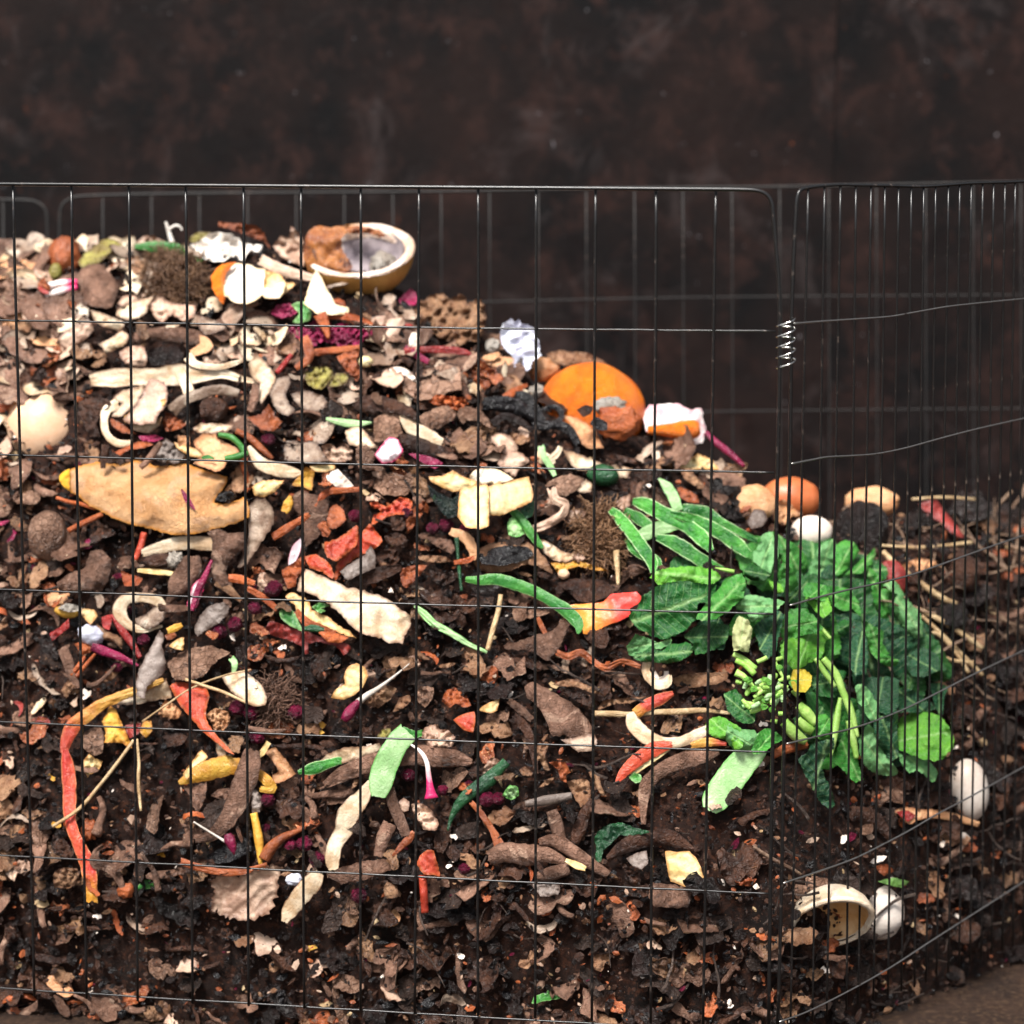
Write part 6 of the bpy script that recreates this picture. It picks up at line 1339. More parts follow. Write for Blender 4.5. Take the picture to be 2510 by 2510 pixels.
p(PP, 'rusty brown potato peel', 'B2', [(500, 640), (560, 600), (620, 640), (640, 720), (560, 790), (490, 780)], 'rust', lift=11)
p('tomato_skin', 'crumpled bright red tomato skin', 'B2', [(820, 580), (880, 580), (960, 620), (1060, 540), (1160, 570), (1165, 640), (1080, 680), (980, 690), (900, 740), (840, 760), (850, 690), (920, 650), (840, 620)], 'coral', lift=15, wr=7, wf=1.6, gs=20)
p('tomato_skin', 'pink-coral folded tomato skin', 'B2', [(470, 900), (560, 880), (640, 830), (720, 765), (740, 820), (720, 920), (690, 960), (640, 990), (560, 1050), (490, 1020), (465, 950)], 'coral', lift=19, dome=6, wr=4)
p('tomato_skin', 'orange-red jagged tomato skin', 'B2', [(700, 850), (760, 830), (820, 755), (870, 800), (930, 890), (860, 950), (760, 1000), (680, 1050), (620, 1100), (560, 1200), (540, 1190), (570, 1060), (650, 980)], 'coral', lift=16, wr=5)
p('tomato_skin', 'coral tomato skin fold', 'B2', [(315, 1010), (400, 990), (460, 1030), (520, 1080), (545, 1150), (530, 1190), (440, 1130), (350, 1100)], 'coral', lift=17, dome=6)
p('carrot_peel', 'orange folded scrap', 'B2', [(130, 1120), (240, 1050), (310, 1000), (310, 1100), (250, 1180), (240, 1250), (180, 1265), (150, 1200)], 'carrot', lift=14, wr=4)
p('onion_skin', 'translucent dark grey onion skin', 'B2', [(590, 1130), (680, 1060), (780, 1000), (830, 920), (870, 990), (870, 1100), (760, 1150), (650, 1200)], 'grey', lift=20, dome=4)
s(PP, 'long dark brown gutter-shaped peel', 'B2', [(640, 1240, 80), (760, 1190, 100), (900, 1150, 110), (1070, 1100, 50)], 'brown', lift=13, curl=-.4)
s('radish_peel', 'white radish strip with magenta edge', 'B2', [(290, 880, 40), (250, 940, 70), (220, 1020, 70), (200, 1080, 40)], 'radish', lift=18)
p(PP, '', 'B2', [(250, 1280), (270, 1180), (320, 1110), (420, 1150), (540, 1200), (640, 1250), (760, 1280), (880, 1310), (980, 1350), (1060, 1420), (1150, 1480), (1150, 1560), (1100, 1640), (1080, 1695), (980, 1690), (880, 1650), (760, 1620), (680, 1560), (620, 1490), (540, 1420), (440, 1350), (380, 1310)], 'cream', lift=24, cyl=6, cyla=60, wr=3, gs=22, label='biggest broad cream potato peel, lying diagonally below the coral tomato skins')
p('squash_peel', 'jagged cream squash wedge', 'B2', [(155, 1330), (200, 1295), (300, 1330), (345, 1365), (370, 1430), (500, 1490), (560, 1545), (650, 1590), (725, 1660), (600, 1620), (480, 1570), (340, 1510), (270, 1480), (230, 1400)], 'lemon', lift=22)
s('carrot_peel', 'orange squash skin strip', 'B2', [(240, 1440, 50), (330, 1530, 66), (470, 1590, 56), (560, 1610, 24)], 'carrot', lift=16)
p('cucumber_peel', 'short green cucumber end', 'B2', [(110, 1450), (160, 1400), (230, 1450), (270, 1540), (310, 1610), (200, 1560), (130, 1500)], 'green', lift=18, dome=5)
s('cucumber_peel', 'dark green cucumber scrap', 'B2', [(300, 1585, 36), (380, 1578, 60), (465, 1590, 34)], 'darkgreen', lift=20, curl=.6)
p('vegetable_leaf', 'small bright green leaf', 'B2', [(370, 1410), (430, 1370), (520, 1400), (440, 1420), (480, 1440), (430, 1460)], 'green', lift=18)
p('tomato_skin', 'wide brick-red onion skin', 'B2', [(0, 1570), (50, 1520), (130, 1540), (220, 1570), (300, 1590), (430, 1640), (500, 1660), (650, 1700), (675, 1740), (620, 1790), (560, 1720), (420, 1680), (340, 1700), (345, 1780), (300, 1790), (290, 1720), (150, 1660), (60, 1640)], 'brick', lift=15, wr=6)
p('carrot_peel', 'orange-brown flat scrap', 'B2', [(420, 1610), (500, 1600), (660, 1650), (600, 1690), (500, 1690)], 'carrot', lift=18)
s('leek_leaf', 'long white-green leek strip', 'B2', [(1180, 1400, 24), (1250, 1460, 60), (1330, 1540, 60), (1440, 1600, 56), (1540, 1660, 50), (1620, 1710, 40), (1750, 1765, 26)], 'palegreen', lift=15, curl=.3, wr=2)
s('stick', 'straight pale wooden stick', 'B2', [(1860, 1310, 38), (1840, 1440, 42), (1800, 1580, 42), (1755, 1750, 38)], 'straw', tube=True, lift=17)
s('onion_shoot', 'thin dark green shoot', 'B2', [(1510, 860, 40), (1520, 980, 28), (1530, 1100, 30), (1550, 1285, 24)], 'darkgreen', tube=True, lift=24)
s('onion_skin', 'spotted orange-tan skin', 'B2', [(1460, 810, 60), (1580, 860, 90), (1640, 960, 80), (1640, 1040, 40)], 'oniontan', lift=20, curl=.4)
s('carrot_peel', 'short orange sliver', 'B2', [(1490, 1060, 36), (1600, 1040, 45), (1650, 1015, 26)], 'carrot', lift=28)
for u, v, r_ in ((710, 690, 52), (1320, 790, 50), (1430, 765, 56), (1570, 790, 36), (60, 1270, 64), (1120, 670, 46), (30, 90, 48)):
    b('berry', 'dark purple-red berry', 'B2', u, v, r_, r_ * .9, 'berry', lift=16, lump=.18, lf=3)
p('eggshell', 'tiny triangular white shell chip', 'B2', [(970, 1295), (992, 1252), (1014, 1297)], 'eggwhite', lift=12, smooth=1, rag=0)
for look, m_, pts in (('curled brown leaf', 'taupe', [(1180, 850), (1260, 820), (1360, 860), (1470, 880), (1500, 960), (1470, 990), (1380, 950), (1280, 880), (1220, 870)]),
                      ('crinkled brown leaf', 'brown', [(880, 980), (960, 950), (1050, 960), (1060, 1040), (1000, 1100), (920, 1100), (880, 1040)]),
                      ('shiny tan leaf', 'tan', [(1180, 1010), (1300, 1000), (1420, 1010), (1480, 1050), (1380, 1060), (1250, 1050)]),
                      ('orange-brown leaf', 'rust', [(1060, 1110), (1180, 1080), (1280, 1080), (1200, 1180), (1120, 1260), (1080, 1240)]),
                      ('upright thin rusty leaf', 'rust', [(1110, 700), (1180, 620), (1270, 570), (1240, 680), (1180, 760), (1120, 840)]),
                      ('folded brown leaf', 'brown', [(940, 850), (1040, 820), (1110, 850), (1120, 930), (1060, 940), (960, 900)]),
                      ('brown leathery leaf', 'brown', [(990, 700), (1080, 700), (1110, 760), (1080, 810), (1000, 800)]),
                      ('brown flat leaf', 'brown', [(1290, 1110), (1400, 1150), (1480, 1120), (1500, 1200), (1400, 1240), (1320, 1200)]),
                      ('tan ragged scrap', 'tan', [(1150, 1720), (1230, 1770), (1310, 1830), (1230, 1820), (1120, 1800)]),
                      ('pink-brown torn peel', 'pinkcream', [(1130, 1800), (1180, 1790), (1230, 1860), (1200, 1890), (1100, 1850)]),
                      ('tan slim scrap', 'tan', [(1360, 1870), (1450, 1850), (1520, 1850), (1440, 1890), (1380, 1890)])):
    p('dried_leaf', look, 'B2', pts, m_, wr=5, lift=12)
# --- B3
p('mushroom_piece', 'pinkish cup-shaped mushroom piece', 'B3', [(10, 60), (80, 40), (160, 60), (220, 130), (220, 190), (180, 240), (90, 180), (20, 100)], 'pinkcream', lift=16, dome=8)
p(PP, 'pink-cream rounded potato peel', 'B3', [(60, 280), (90, 200), (170, 170), (260, 200), (320, 260), (250, 310), (200, 380), (130, 350)], 'pinkcream', lift=18, dome=6)
p(PP, 'flat cream triangular potato peel', 'B3', [(580, 170), (700, 200), (820, 250), (900, 280), (1050, 300), (1130, 310), (1090, 390), (960, 380), (840, 340), (700, 330), (640, 290)], 'cream', lift=13)
s('cucumber_peel', 'small pale green peel', 'B3', [(400, 140, 60), (430, 220, 50), (480, 300, 50), (515, 375, 30)], 'palegreen', lift=18, curl=.3)
b('avocado_skin', '', 'B3', 895, 370, 128, 86, 'darkgreen', lift=8, rot=-8, lump=.03, label='domed dark green avocado skin above the cucumber peels')
s(PP, 'curled cream peel hook', 'B3', [(470, 250, 60), (530, 200, 56), (560, 145, 40)], 'cream', lift=18, curl=.3)
s('mushroom_piece', 'wavy pinkish mushroom rim', 'B3', [(490, 470, 80), (520, 560, 80), (600, 600, 70), (570, 680, 70), (480, 740, 70), (390, 780, 70), (320, 790, 40)], 'pinkcream', lift=18, curl=.4, wr=3, arch=6)
p(PP, 'textured brown potato peel', 'B3', [(430, 460), (500, 400), (640, 360), (750, 400), (700, 470), (600, 540), (540, 520), (520, 450)], 'taupecrack', lift=13, dome=6)
p(PP, 'cream flap of peel', 'B3', [(610, 650), (720, 640), (765, 660), (720, 720), (660, 760), (620, 720)], 'pinkcream', lift=14)
p(PP, 'cream wedge peel', 'B3', [(690, 490), (760, 400), (810, 440), (800, 500), (740, 510)], 'cream', lift=12)
p(PP, 'pinkish flake', 'B3', [(985, 600), (1030, 550), (1110, 520), (1110, 610), (1040, 640)], 'pinkcream', lift=12)
p(PP, 'long wavy cream potato peel', 'B3', [(400, 880), (480, 900), (560, 960), (640, 990), (720, 950), (750, 990), (700, 1020), (600, 1055), (500, 1040), (430, 980)], 'cream', lift=16, wr=3)
rt = root('onion_shoot', 'B3', 290, 770, 'bright green split shoot with white leaf base below squash peels', cat='onion shoot')
s('shoot', '', 'B3', [(170, 640, 60), (250, 720, 70), (330, 830, 70), (380, 900, 60), (420, 945, 24)], 'green', lift=22, curl=.5, parent=rt)
p('leaf_base', '', 'B3', [(140, 740), (180, 700), (230, 750), (275, 830), (210, 860), (150, 840)], 'palegreen', lift=20, parent=rt)
CU = [([(1130, 575, 50), (1230, 600, 110), (1400, 690, 120), (1560, 770, 110), (1680, 870, 120), (1750, 965, 50)], 'cucumber', 26),
      ([(1420, 670, 50), (1600, 720, 90), (1780, 800, 100), (1932, 900, 110), (2050, 1000, 70)], 'cucumber', 31),
      ([(955, 640, 50), (1020, 700, 90), (1120, 820, 100), (1200, 930, 100), (1280, 1050, 90), (1290, 1140, 40)], 'cucumber', 24),
      ([(1160, 870, 80), (1300, 800, 120), (1480, 760, 80)], 'palegreen', 19),
      ([(1065, 645, 50), (1160, 700, 90), (1250, 760, 80), (1320, 800, 50)], 'cucumber', 18),
      ([(1320, 860, 50), (1450, 900, 110), (1580, 980, 110), (1720, 1070, 100), (1840, 1115, 50)], 'cucumber', 20),
      ([(1335, 395, 20), (1400, 460, 80), (1450, 540, 90), (1490, 650, 80)], 'palegreen', 18),
      ([(1520, 640, 90), (1700, 660, 90), (1850, 750, 60), (2000, 830, 60), (2110, 890, 40)], 'cucumber', 16),
      ([(1080, 870, 40), (1150, 960, 80), (1300, 1040, 90), (1350, 1120, 40)], 'cucumber', 15)]
CL = ['long dark green cucumber peel crossing the others from the upper end', 'topmost green cucumber peel running towards the corner post', 'steep green cucumber peel farthest from the corner post, ending at the leaves',
      'pale inner side of a cucumber peel lying crosswise under the green ones', 'short dark green cucumber peel between two longer peels', 'lowest long cucumber peel, running down into the leafy greens',
      'pale green forked cucumber peel standing above the pile of peels', 'light green cucumber peel behind the long dark ones, near the post', 'dark green cucumber peel half hidden under the steep one']
for (q, m_, lf_), lb in zip(CU, CL):
    s('cucumber_peel', '', 'B3', q, m_, lift=lf_, curl=.14, wr=1.2, thick=2, label=lb)
s('stick', 'short tan upright stick', 'B3', [(1000, 960, 54), (1005, 1060, 46), (1012, 1150, 36), (1014, 1235, 26)], 'straw', tube=True, lift=14)
p('dried_leaf', 'golden yellow shrivelled leaf', 'B3', [(480, 1060), (600, 1060), (700, 1040), (820, 1080), (920, 1110), (930, 1130), (830, 1120), (700, 1090), (620, 1110), (540, 1140), (510, 1100)], 'yellow', lift=15, wr=5)
b('onion', 'tiny cream onion bulb', 'B3', 585, 1150, 46, 40, 'eggpeach', lift=14)
s('leek_leaf', '', 'B3', [(-190, 1190, 40), (-80, 1200, 80), (50, 1190, 90), (200, 1230, 90), (360, 1290, 90), (500, 1370, 90), (620, 1450, 100), (700, 1540, 90), (700, 1620, 20)], 'green', lift=20, curl=.35, label='long bright green strip ending at the red-orange pepper piece')
p('pepper_piece', '', 'B3', [(625, 1395), (740, 1385), (900, 1370), (960, 1310), (1060, 1300), (1160, 1290), (1200, 1330), (1180, 1380), (1110, 1420), (1110, 1480), (1020, 1520), (900, 1570), (820, 1620), (740, 1620), (730, 1520), (680, 1450)], ['coralgrad', 'lemon'], lift=18, dome=10, wr=2, rag=.4, t_dir=[(1150, 1300), (700, 1560)], label='smooth red-to-orange pepper piece left of the leafy greens')
p('dried_leaf', 'grey-brown trumpet-shaped leaf', 'B3', [(105, 1710), (200, 1690), (360, 1630), (500, 1600), (560, 1510), (640, 1540), (570, 1680), (540, 1750), (470, 1830), (420, 1820), (340, 1760), (120, 1740)], 'taupe', lift=14, dome=6)
s('onion_skin', 'long rusty curled onion skin', 'B3', [(530, 1765, 50), (620, 1800, 60), (720, 1770, 60), (820, 1840, 50), (920, 1890, 50), (1050, 1840, 50), (1190, 1880, 36)], 'rust', lift=13, curl=.6, wr=2.5)
s('onion_skin', 'short rusty curl', 'B3', [(380, 1490, 30), (410, 1560, 44), (450, 1640, 40)], 'rust', lift=14, curl=.5)
p('dried_leaf', 'broad matted brown leaf', 'B3', [(540, 1220), (700, 1180), (900, 1200), (980, 1260), (940, 1330), (800, 1370), (700, 1360), (620, 1290)], 'brown', lift=8, wr=5)
rt = root('dried_leaf', 'B3', 220, 1020, 'large dark leathery leaf with a tan curled rim in mid heap', cat='dried leaf')
p('blade', '', 'B3', [(-150, 980), (0, 910), (100, 895), (300, 905), (385, 960), (480, 1080), (500, 1150), (380, 1085), (300, 1070), (100, 1140), (-80, 1130)], 'tan', lift=9, wr=4, parent=rt)
p('blade', '', 'B3', [(-120, 990), (0, 950), (120, 925), (290, 930), (355, 990), (300, 1035), (100, 1085), (-60, 1070)], 'char', lift=15, wr=4, parent=rt)
for look, m_, pts in (('pink-brown flap', 'pinkcream', [(640, 1000), (720, 980), (760, 1030), (700, 1070)]),
                      ('brown leathery scrap', 'brown', [(370, 1130), (470, 1140), (540, 1190), (440, 1200), (380, 1170)]),
                      ('dark brown flat leaf', 'darkbrown', [(860, 540), (960, 490), (1060, 530), (1020, 600), (900, 610)]),
                      ('tan curled leaf', 'tan', [(1500, 310), (1580, 330), (1680, 430), (1720, 480), (1640, 470), (1540, 400)]),
                      ('brown dead leaf', 'brown', [(900, 1500), (1040, 1520), (1130, 1600), (1080, 1640), (960, 1620)]),
                      ('rusty leaf fragment', 'rust', [(1480, 460), (1560, 480), (1640, 530), (1650, 590), (1560, 580), (1500, 540)])):
    p('dried_leaf', look, 'B3', pts, m_, wr=5, lift=10)
# ------------------------------------------------------------------ loose scraps that fill the heap, each its own object
def local_piece(seed, kind):
    """a bent scrap in local metres, about 1 unit = full length 'L'"""
    r = random.Random(seed)
    if kind in ('twig', 'root'):
        pts = []; d = Vector((1, 0, 0)); c = Vector((-.5, 0, 0)); n = 9
        for k in range(n):
            pts.append(c.copy()); c = c + d.normalized() / (n - 1); d = d + Vector((0, r.uniform(-.45, .45), r.uniform(-.35, .35)))
        th = r.uniform(.016, .03) if kind == 'twig' else r.uniform(.07, .12)
        V, F = tube3(None, pts, lambda t: th * (1.1 - .6 * t) * (1 + .25 * nz(t * 5, seed, 0)), None, m=7)
        return V, F, [0] * len(F), [0.0] * len(V)
    asp = {'flake': r.uniform(.5, .85), 'leafy': r.uniform(.45, .8), 'strip': r.uniform(.16, .30), 'roll': r.uniform(.22, .34), 'chunk': .7}[kind]
    nu, nv_ = (20, 9) if kind in ('strip', 'roll') else (15, 11)
    curl = {'flake': r.uniform(-1.1, 1.4), 'leafy': r.uniform(-1.2, 1.2), 'strip': r.uniform(-1.2, 1.8), 'roll': r.uniform(2.2, 4.2), 'chunk': 1.2}[kind]
    bend = {'flake': r.uniform(-.8, .8), 'leafy': r.uniform(-1.0, 1.0), 'strip': r.uniform(-2.2, 2.2), 'roll': r.uniform(-.9, .9), 'chunk': .4}[kind]
    side = {'strip': r.uniform(-1.2, 1.2)}.get(kind, r.uniform(-.4, .4))
    wr = {'flake': .024, 'leafy': .085, 'strip': .018, 'roll': .02, 'chunk': .06}[kind]
    tw = r.uniform(-.9, .9)
    th = .011
    NK = 7 if kind in ('strip', 'roll') else 6
    lo = .62 if kind in ('strip', 'roll') else .38
    KU = [r.uniform(lo, 1.25) for _ in range(NK)]; KL = [r.uniform(lo, 1.25) for _ in range(NK)]
    KU[0] *= r.uniform(.1, .9); KL[0] *= r.uniform(.1, .9); KU[-1] *= r.uniform(.1, .9); KL[-1] *= r.uniform(.1, .9)
    V, E = [], []
    for i in range(nu + 1):
        t = i / nu
        kt = t * (NK - 1); k0 = min(int(kt), NK - 2); kf = kt - k0
        env = min(1, t / .10 + .25, (1 - t) / .10 + .25)
        wu = asp / 2 * env * (KU[k0] * (1 - kf) + KU[k0 + 1] * kf); wl = asp / 2 * env * (KL[k0] * (1 - kf) + KL[k0 + 1] * kf)
        for j in range(nv_):
            x = -1 + 2 * j / (nv_ - 1)
            jag = 1 + (.34 * nz(t * 7 + x * 3, seed, 5) if abs(x) > .7 else 0) + (.10 * nz(t * 19, x, seed) if abs(x) == 1 else 0)
            w = wu if x > 0 else wl
            a = curl * x / 2
            if abs(curl) > .05: yy = w * jag * math.sin(a) / (curl / 2); zz = w * (math.cos(a) - 1) / (curl / 2)
            else: yy, zz = w * x * jag, 0
            zz += wr * (nz(t * 4 * (1.4 if kind == 'leafy' else 1), x * 1.6 + seed, 2) * 1.3 + 1.3 * (.4 - 1.8 * abs(nz(t * 5, x * 2 + seed, 4))) + nz(t * 9, x * 4 + seed, 3) * .5)
            ang = tw * (t - .5); yy, zz = yy * math.cos(ang) - zz * math.sin(ang), yy * math.sin(ang) + zz * math.cos(ang)
            X = t - .5; yy += side * X * X
            b_ = bend * X
            V.append(Vector((math.sin(b_) / bend if abs(bend) > .05 else X, yy, (math.cos(b_) - 1) / bend if abs(bend) > .05 else 0)) + Vector((math.sin(b_) * zz, 0, math.cos(b_) * zz)))
            E.append(max(0, max((abs(x) - .7) / .3, (abs(t - .5) - .42) / .08)))
    m = nv_; F = []
    for i in range(nu):
        for j in range(m - 1):
            a = i * m + j; F.append([a, a + m, a + m + 1, a + 1])
    N = len(V)
    nrm = [Vector() for _ in range(N)]
    for f in F:
        q = (V[f[1]] - V[f[0]]).cross(V[f[3]] - V[f[0]])
        for k in f: nrm[k] += q
    V += [V[k] - nrm[k].normalized() * th for k in range(N)]; E += E
    MI = [0] * len(F); F2 = [[k + N for k in f[::-1]] for f in F]; F += F2; MI += [1] * len(F2)
    ring = [j for j in range(m)] + [i * m + m - 1 for i in range(1, nu + 1)] + [nu * m + j for j in range(m - 2, -1, -1)] + [i * m for i in range(nu - 1, 0, -1)]
    b0 = len(V)
    for k in ring: V += [V[k], V[k + N]]; E += [1, 1]
    for k in range(len(ring)):
        a = b0 + 2 * k; c = b0 + 2 * ((k + 1) % len(ring)); F.append([a, a + 1, c + 1, c]); MI.append(0)
    return V, F, MI, E

# kind, shape, look, materials (front, back), length range (m), name, category
KINDS = {
 'cf': ('flake', 'cream potato peel flake', ('cream', 'taupe'), (.018, .036), 'potato_peel'),
 'cs': ('strip', 'narrow cream potato peel', ('cream', 'taupe'), (.030, .055), 'potato_peel'),
 'pf': ('flake', 'pinkish potato peel flake', ('pinkcream', 'taupe'), (.018, .034), 'potato_peel'),
 'gf': ('flake', 'grey-cream potato peel flake', ('greycream', 'brown'), (.018, .036), 'potato_peel'),
 'tf': ('flake', 'brown potato skin flake', ('taupe', 'cream'), (.025, .05), 'potato_skin'),
 'ts': ('strip', 'curled brown potato skin strip', ('taupe', 'greycream'), (.035, .06), 'potato_skin'),
 'tr': ('roll', 'rolled-up brown potato skin', ('taupe', 'greycream'), (.03, .055), 'potato_skin'),
 'tc': ('flake', 'cracked tan potato skin', ('taupecrack', 'pinkcream'), (.024, .046), 'potato_skin'),
 'bl': ('leafy', 'dark brown crumpled leaf', ('brown', 'brown'), (.026, .055), 'dry_leaf'),
 'dl': ('leafy', 'blackish wet leaf', ('darkbrown', 'darkbrown'), (.026, .055), 'dry_leaf'),
 'tl': ('leafy', 'tan crumpled leaf', ('tan', 'tan'), (.018, .042), 'dry_leaf'),
 'rl': ('leafy', 'rusty crumpled skin scrap', ('rust', 'rust'), (.014, .03), 'vegetable_scrap'),
 'os': ('strip', 'orange peel strip', ('carrot', 'carrot'), (.022, .042), 'vegetable_scrap'),
 'rs': ('strip', 'red skin strip', ('brick', 'brick'), (.02, .038), 'vegetable_scrap'),
 'ms': ('strip', 'magenta stalk strip', ('magenta', 'magenta'), (.02, .036), 'vegetable_scrap'),
 'yf': ('flake', 'yellow peel scrap', ('yellow', 'lemon'), (.012, .022), 'vegetable_scrap'),
 'gs': ('strip', 'green leaf strip', ('green', 'palegreen'), (.016, .034), 'vegetable_scrap'),
 'wf': ('flake', 'white shell fragment', ('eggwhite', 'white'), (.005, .012), 'shell_fragment'),
 'tw': ('twig', 'thin brown twig', ('twig',), (.03, .07), 'twig'),
 'st': ('twig', 'thin dry straw', ('deadstraw',), (.03, .08), 'dry_straw'),
 'bk': ('flake', 'dark bark flake', ('wood', 'tan'), (.02, .045), 'bark_flake'),
 'bt': ('leafy', 'tan bark flake', ('freshbrown', 'wood'), (.018, .04), 'bark_flake'),
 'mp': ('leafy', 'pinkish frilly mushroom scrap', ('pinkcream', 'greycream'), (.014, .03), 'mushroom_scrap'),
 'rp': ('strip', 'grey-cream root paring', ('greycream', 'brown'), (.028, .05), 'root_paring'),
 'rr': ('roll', 'dark rolled root paring', ('brown', 'tan'), (.03, .055), 'root_paring'),
 'oh': ('flake', 'papery orange-tan onion husk', ('oniontan', 'rust'), (.016, .036), 'onion_husk'),
 'od': ('leafy', 'rusty papery onion husk', ('rust', 'oniontan'), (.018, .034), 'onion_husk'),
 'ro': ('root', 'short brown root piece', ('taupe',), (.03, .05), 'root_piece'),
}
PROTO = {}
sid = 1
for k, (shape, look, ms, rg, nm) in KINDS.items():
    PROTO[k] = []
    for q in range(6 if k in ('wf', 'tw', 'st', 'ro', 'gs', 'yf', 'ms') else 9):
        sid += 1
        V, F, MI, E = local_piece(sid, shape)
        me = bpy.data.meshes.new(nm)
        L = sum(rg) / 2
        me.from_pydata([tuple(v * L) for v in V], [], F)
        for m_ in ms: me.materials.append(MATS[m_])
        me.polygons.foreach_set("material_index", MI); me.polygons.foreach_set("use_smooth", [True] * len(F))
        at = me.attributes.new("edge", 'FLOAT', 'POINT'); at.data.foreach_set("value", np.array(E, dtype=np.float32))
        PROTO[k].append((me, L))

def soil_zone(u, v):
    z = 0
    for (a, c, rx, ry) in ((370, 1940, 130, 130), (1750, 2000, 170, 170), (2000, 1960, 190, 190), (870, 1700, 160, 80), (1480, 1850, 90, 70), (1000, 1960, 190, 70), (1600, 1980, 60, 200), (1560, 1450, 70, 60), (1170, 1560, 90, 80), (300, 1350, 80, 60), (1480, 1760, 90, 50), (2150, 2080, 160, 90)):
        z = max(z, 1 - ((u - a) / rx) ** 2 - ((v - c) / ry) ** 2)
    return z
def weights(u, v):
    if u > 2040 and v < 1760: return dict(bl=5, dl=5, st=9, tw=5, ts=2, rl=3, tl=3, tc=1)
    if u > 1850: return dict(bk=6, bt=2, bl=6, dl=6, tw=4, tl=2, ro=2, wf=2, rl=2, tc=1, ts=1)
    if v < 860: return dict(mp=1.5, rp=3, oh=4, od=2.5, bt=1, cf=7, pf=7, gf=5, tf=6, ts=3, tr=2, tl=2, rl=2, os=1, cs=2, tc=3, rs=1)
    if v < 1130 and u < 750: return dict(mp=1.5, rp=3, oh=4, od=3, rr=2, cf=7, pf=7, gf=4, tf=6, ts=4, tr=3, rl=3, cs=3, tc=3, tl=2, bl=2, os=1)
    if v < 1180: return dict(mp=2, rp=3, rr=3, oh=3, od=3, bk=2, bt=3, cf=3, pf=4, gf=3, tf=5, ts=4, tr=4, rl=4, cs=1, tc=5, tl=5, bl=5, os=1.5, dl=2, ro=1)
    if v < 1560 and u < 800: return dict(mp=2, rp=2, rr=4, oh=2, od=3, bk=3, bt=3, cf=1, pf=1.5, gf=1, tf=4, ts=3, tr=3, rl=4, tc=3, tl=4, bl=5, os=4, rs=2.5, ms=2.5, yf=1.5, gs=.6, dl=3, ro=1, wf=.5)
    if u < 1000: return dict(mp=1.5, rp=2, rr=4, oh=1, od=2, bk=5, bt=3, tf=4, ts=3, tr=3, rl=3, tc=3, tl=4, bl=6, os=1.5, rs=.7, yf=1, dl=5, gs=.4, wf=1, ro=2, tw=2, cf=.6, pf=1)
    return dict(mp=1, rp=1, rr=4, od=1.5, bk=7, bt=3, tf=3, ts=2, tr=3, rl=2, tc=3, tl=4, bl=8, dl=7, os=.6, wf=1.2, ro=3, tw=3, pf=1, gs=.3)
COUNT = {}
def sil_v(u): return lerp_tab(SIL, u)
LIM = {'bark_flake': 280, 'mushroom_scrap': 200, 'root_paring': 250, 'onion_husk': 200, 'potato_peel': 292, 'potato_skin': 292, 'dry_leaf': 296, 'vegetable_scrap': 260, 'shell_fragment': 70, 'twig': 90, 'dry_straw': 90, 'root_piece': 60}
def place(k, u, v, lift, sc=1.0):
    shape, look, ms, rg, nm = KINDS[k]
    if COUNT.get(nm, 0) >= LIM[nm]: return
    COUNT[nm] = COUNT.get(nm, 0) + 1
    me, L = R.choice(PROTO[k])
    o = bpy.data.objects.new(nm, me); COL.objects.link(o)
    d = dh(u, v); o.location = w3(u, v, d - lift * .001)
    view = (CAM - o.location).normalized()
    n = (Vector((0, -.7, .72)) + Vector((R.gauss(0, .38), R.gauss(0, .2), R.gauss(0, .34)))).normalized()
    if n.dot(view) < .25: n = (n + view * .6).normalized()
    q = n.to_track_quat('Z', 'Y').to_matrix().to_4x4()
    from mathutils import Matrix
    a = R.uniform(0, 6.28) if R.random() < .4 else R.gauss(0, .6) + (math.pi if R.random() < .5 else 0)
    # lay long pieces mostly across the slope
    side = q @ Matrix.Rotation(a, 4, 'Z')
    o.rotation_euler = side.to_euler()
    s_ = R.uniform(*rg) / L * sc; o.scale = (s_, s_, s_)
    note(o, look, nm.replace('_', ' '), u, v)
    return o
def pick(w):
    t_ = R.random() * sum(w.values())
    for k, x in w.items():
        t_ -= x
        if t_ <= 0: return k
    return k
# jittered grid of spots over the slope, most scraps where the photograph is crowded
spots = []
v = 560.0
while v < 2560:
    u = -80.0 + R.uniform(0, 40)
    step = (36 if v < 1180 else 39) + 12 * (v - 560) / 2000
    while u < 2600:
        uu = u + R.uniform(-18, 18); vv = v + R.uniform(-14, 14)
        if vv > sil_v(uu) - 2: spots.append((uu, vv))
        u += step
    v += step * .72
R.shuffle(spots)
for uu, vv in spots:
    i, j = int((uu + 300) / 20), int((vv - 100) / 20)
    cov = COV[max(j - 1, 0):j + 2, max(i - 1, 0):i + 2].mean() if 0 <= i < 160 and 0 <= j < 140 else 0
    if cov > .62:
        if R.random() < .085 and cov < .99: place(pick(weights(uu, vv)), uu, vv, R.uniform(16, 22), .75)
        continue
    z = soil_zone(uu, vv)
    dens = 1.0 if vv < 1180 and uu < 1900 else (.92 if vv < 1600 else .8)
    if z > 0: dens *= max(.12, 1 - 2.2 * z)
    if vv > 2180: dens *= .6
    elif uu < 100 or uu > 2400: dens *= .8
    if R.random() > dens: continue
    k = pick(weights(uu, vv))
    place(k, uu, vv, R.uniform(0, 4) if vv > 2150 else R.uniform(2, 9) if cov < .3 else R.uniform(0, 3.5), (1.0 if cov < .4 else .8) * (1.55 if vv < 1150 and k in ('cf', 'pf', 'gf', 'tf', 'tc') else 1.2 if vv < 1150 else 1))
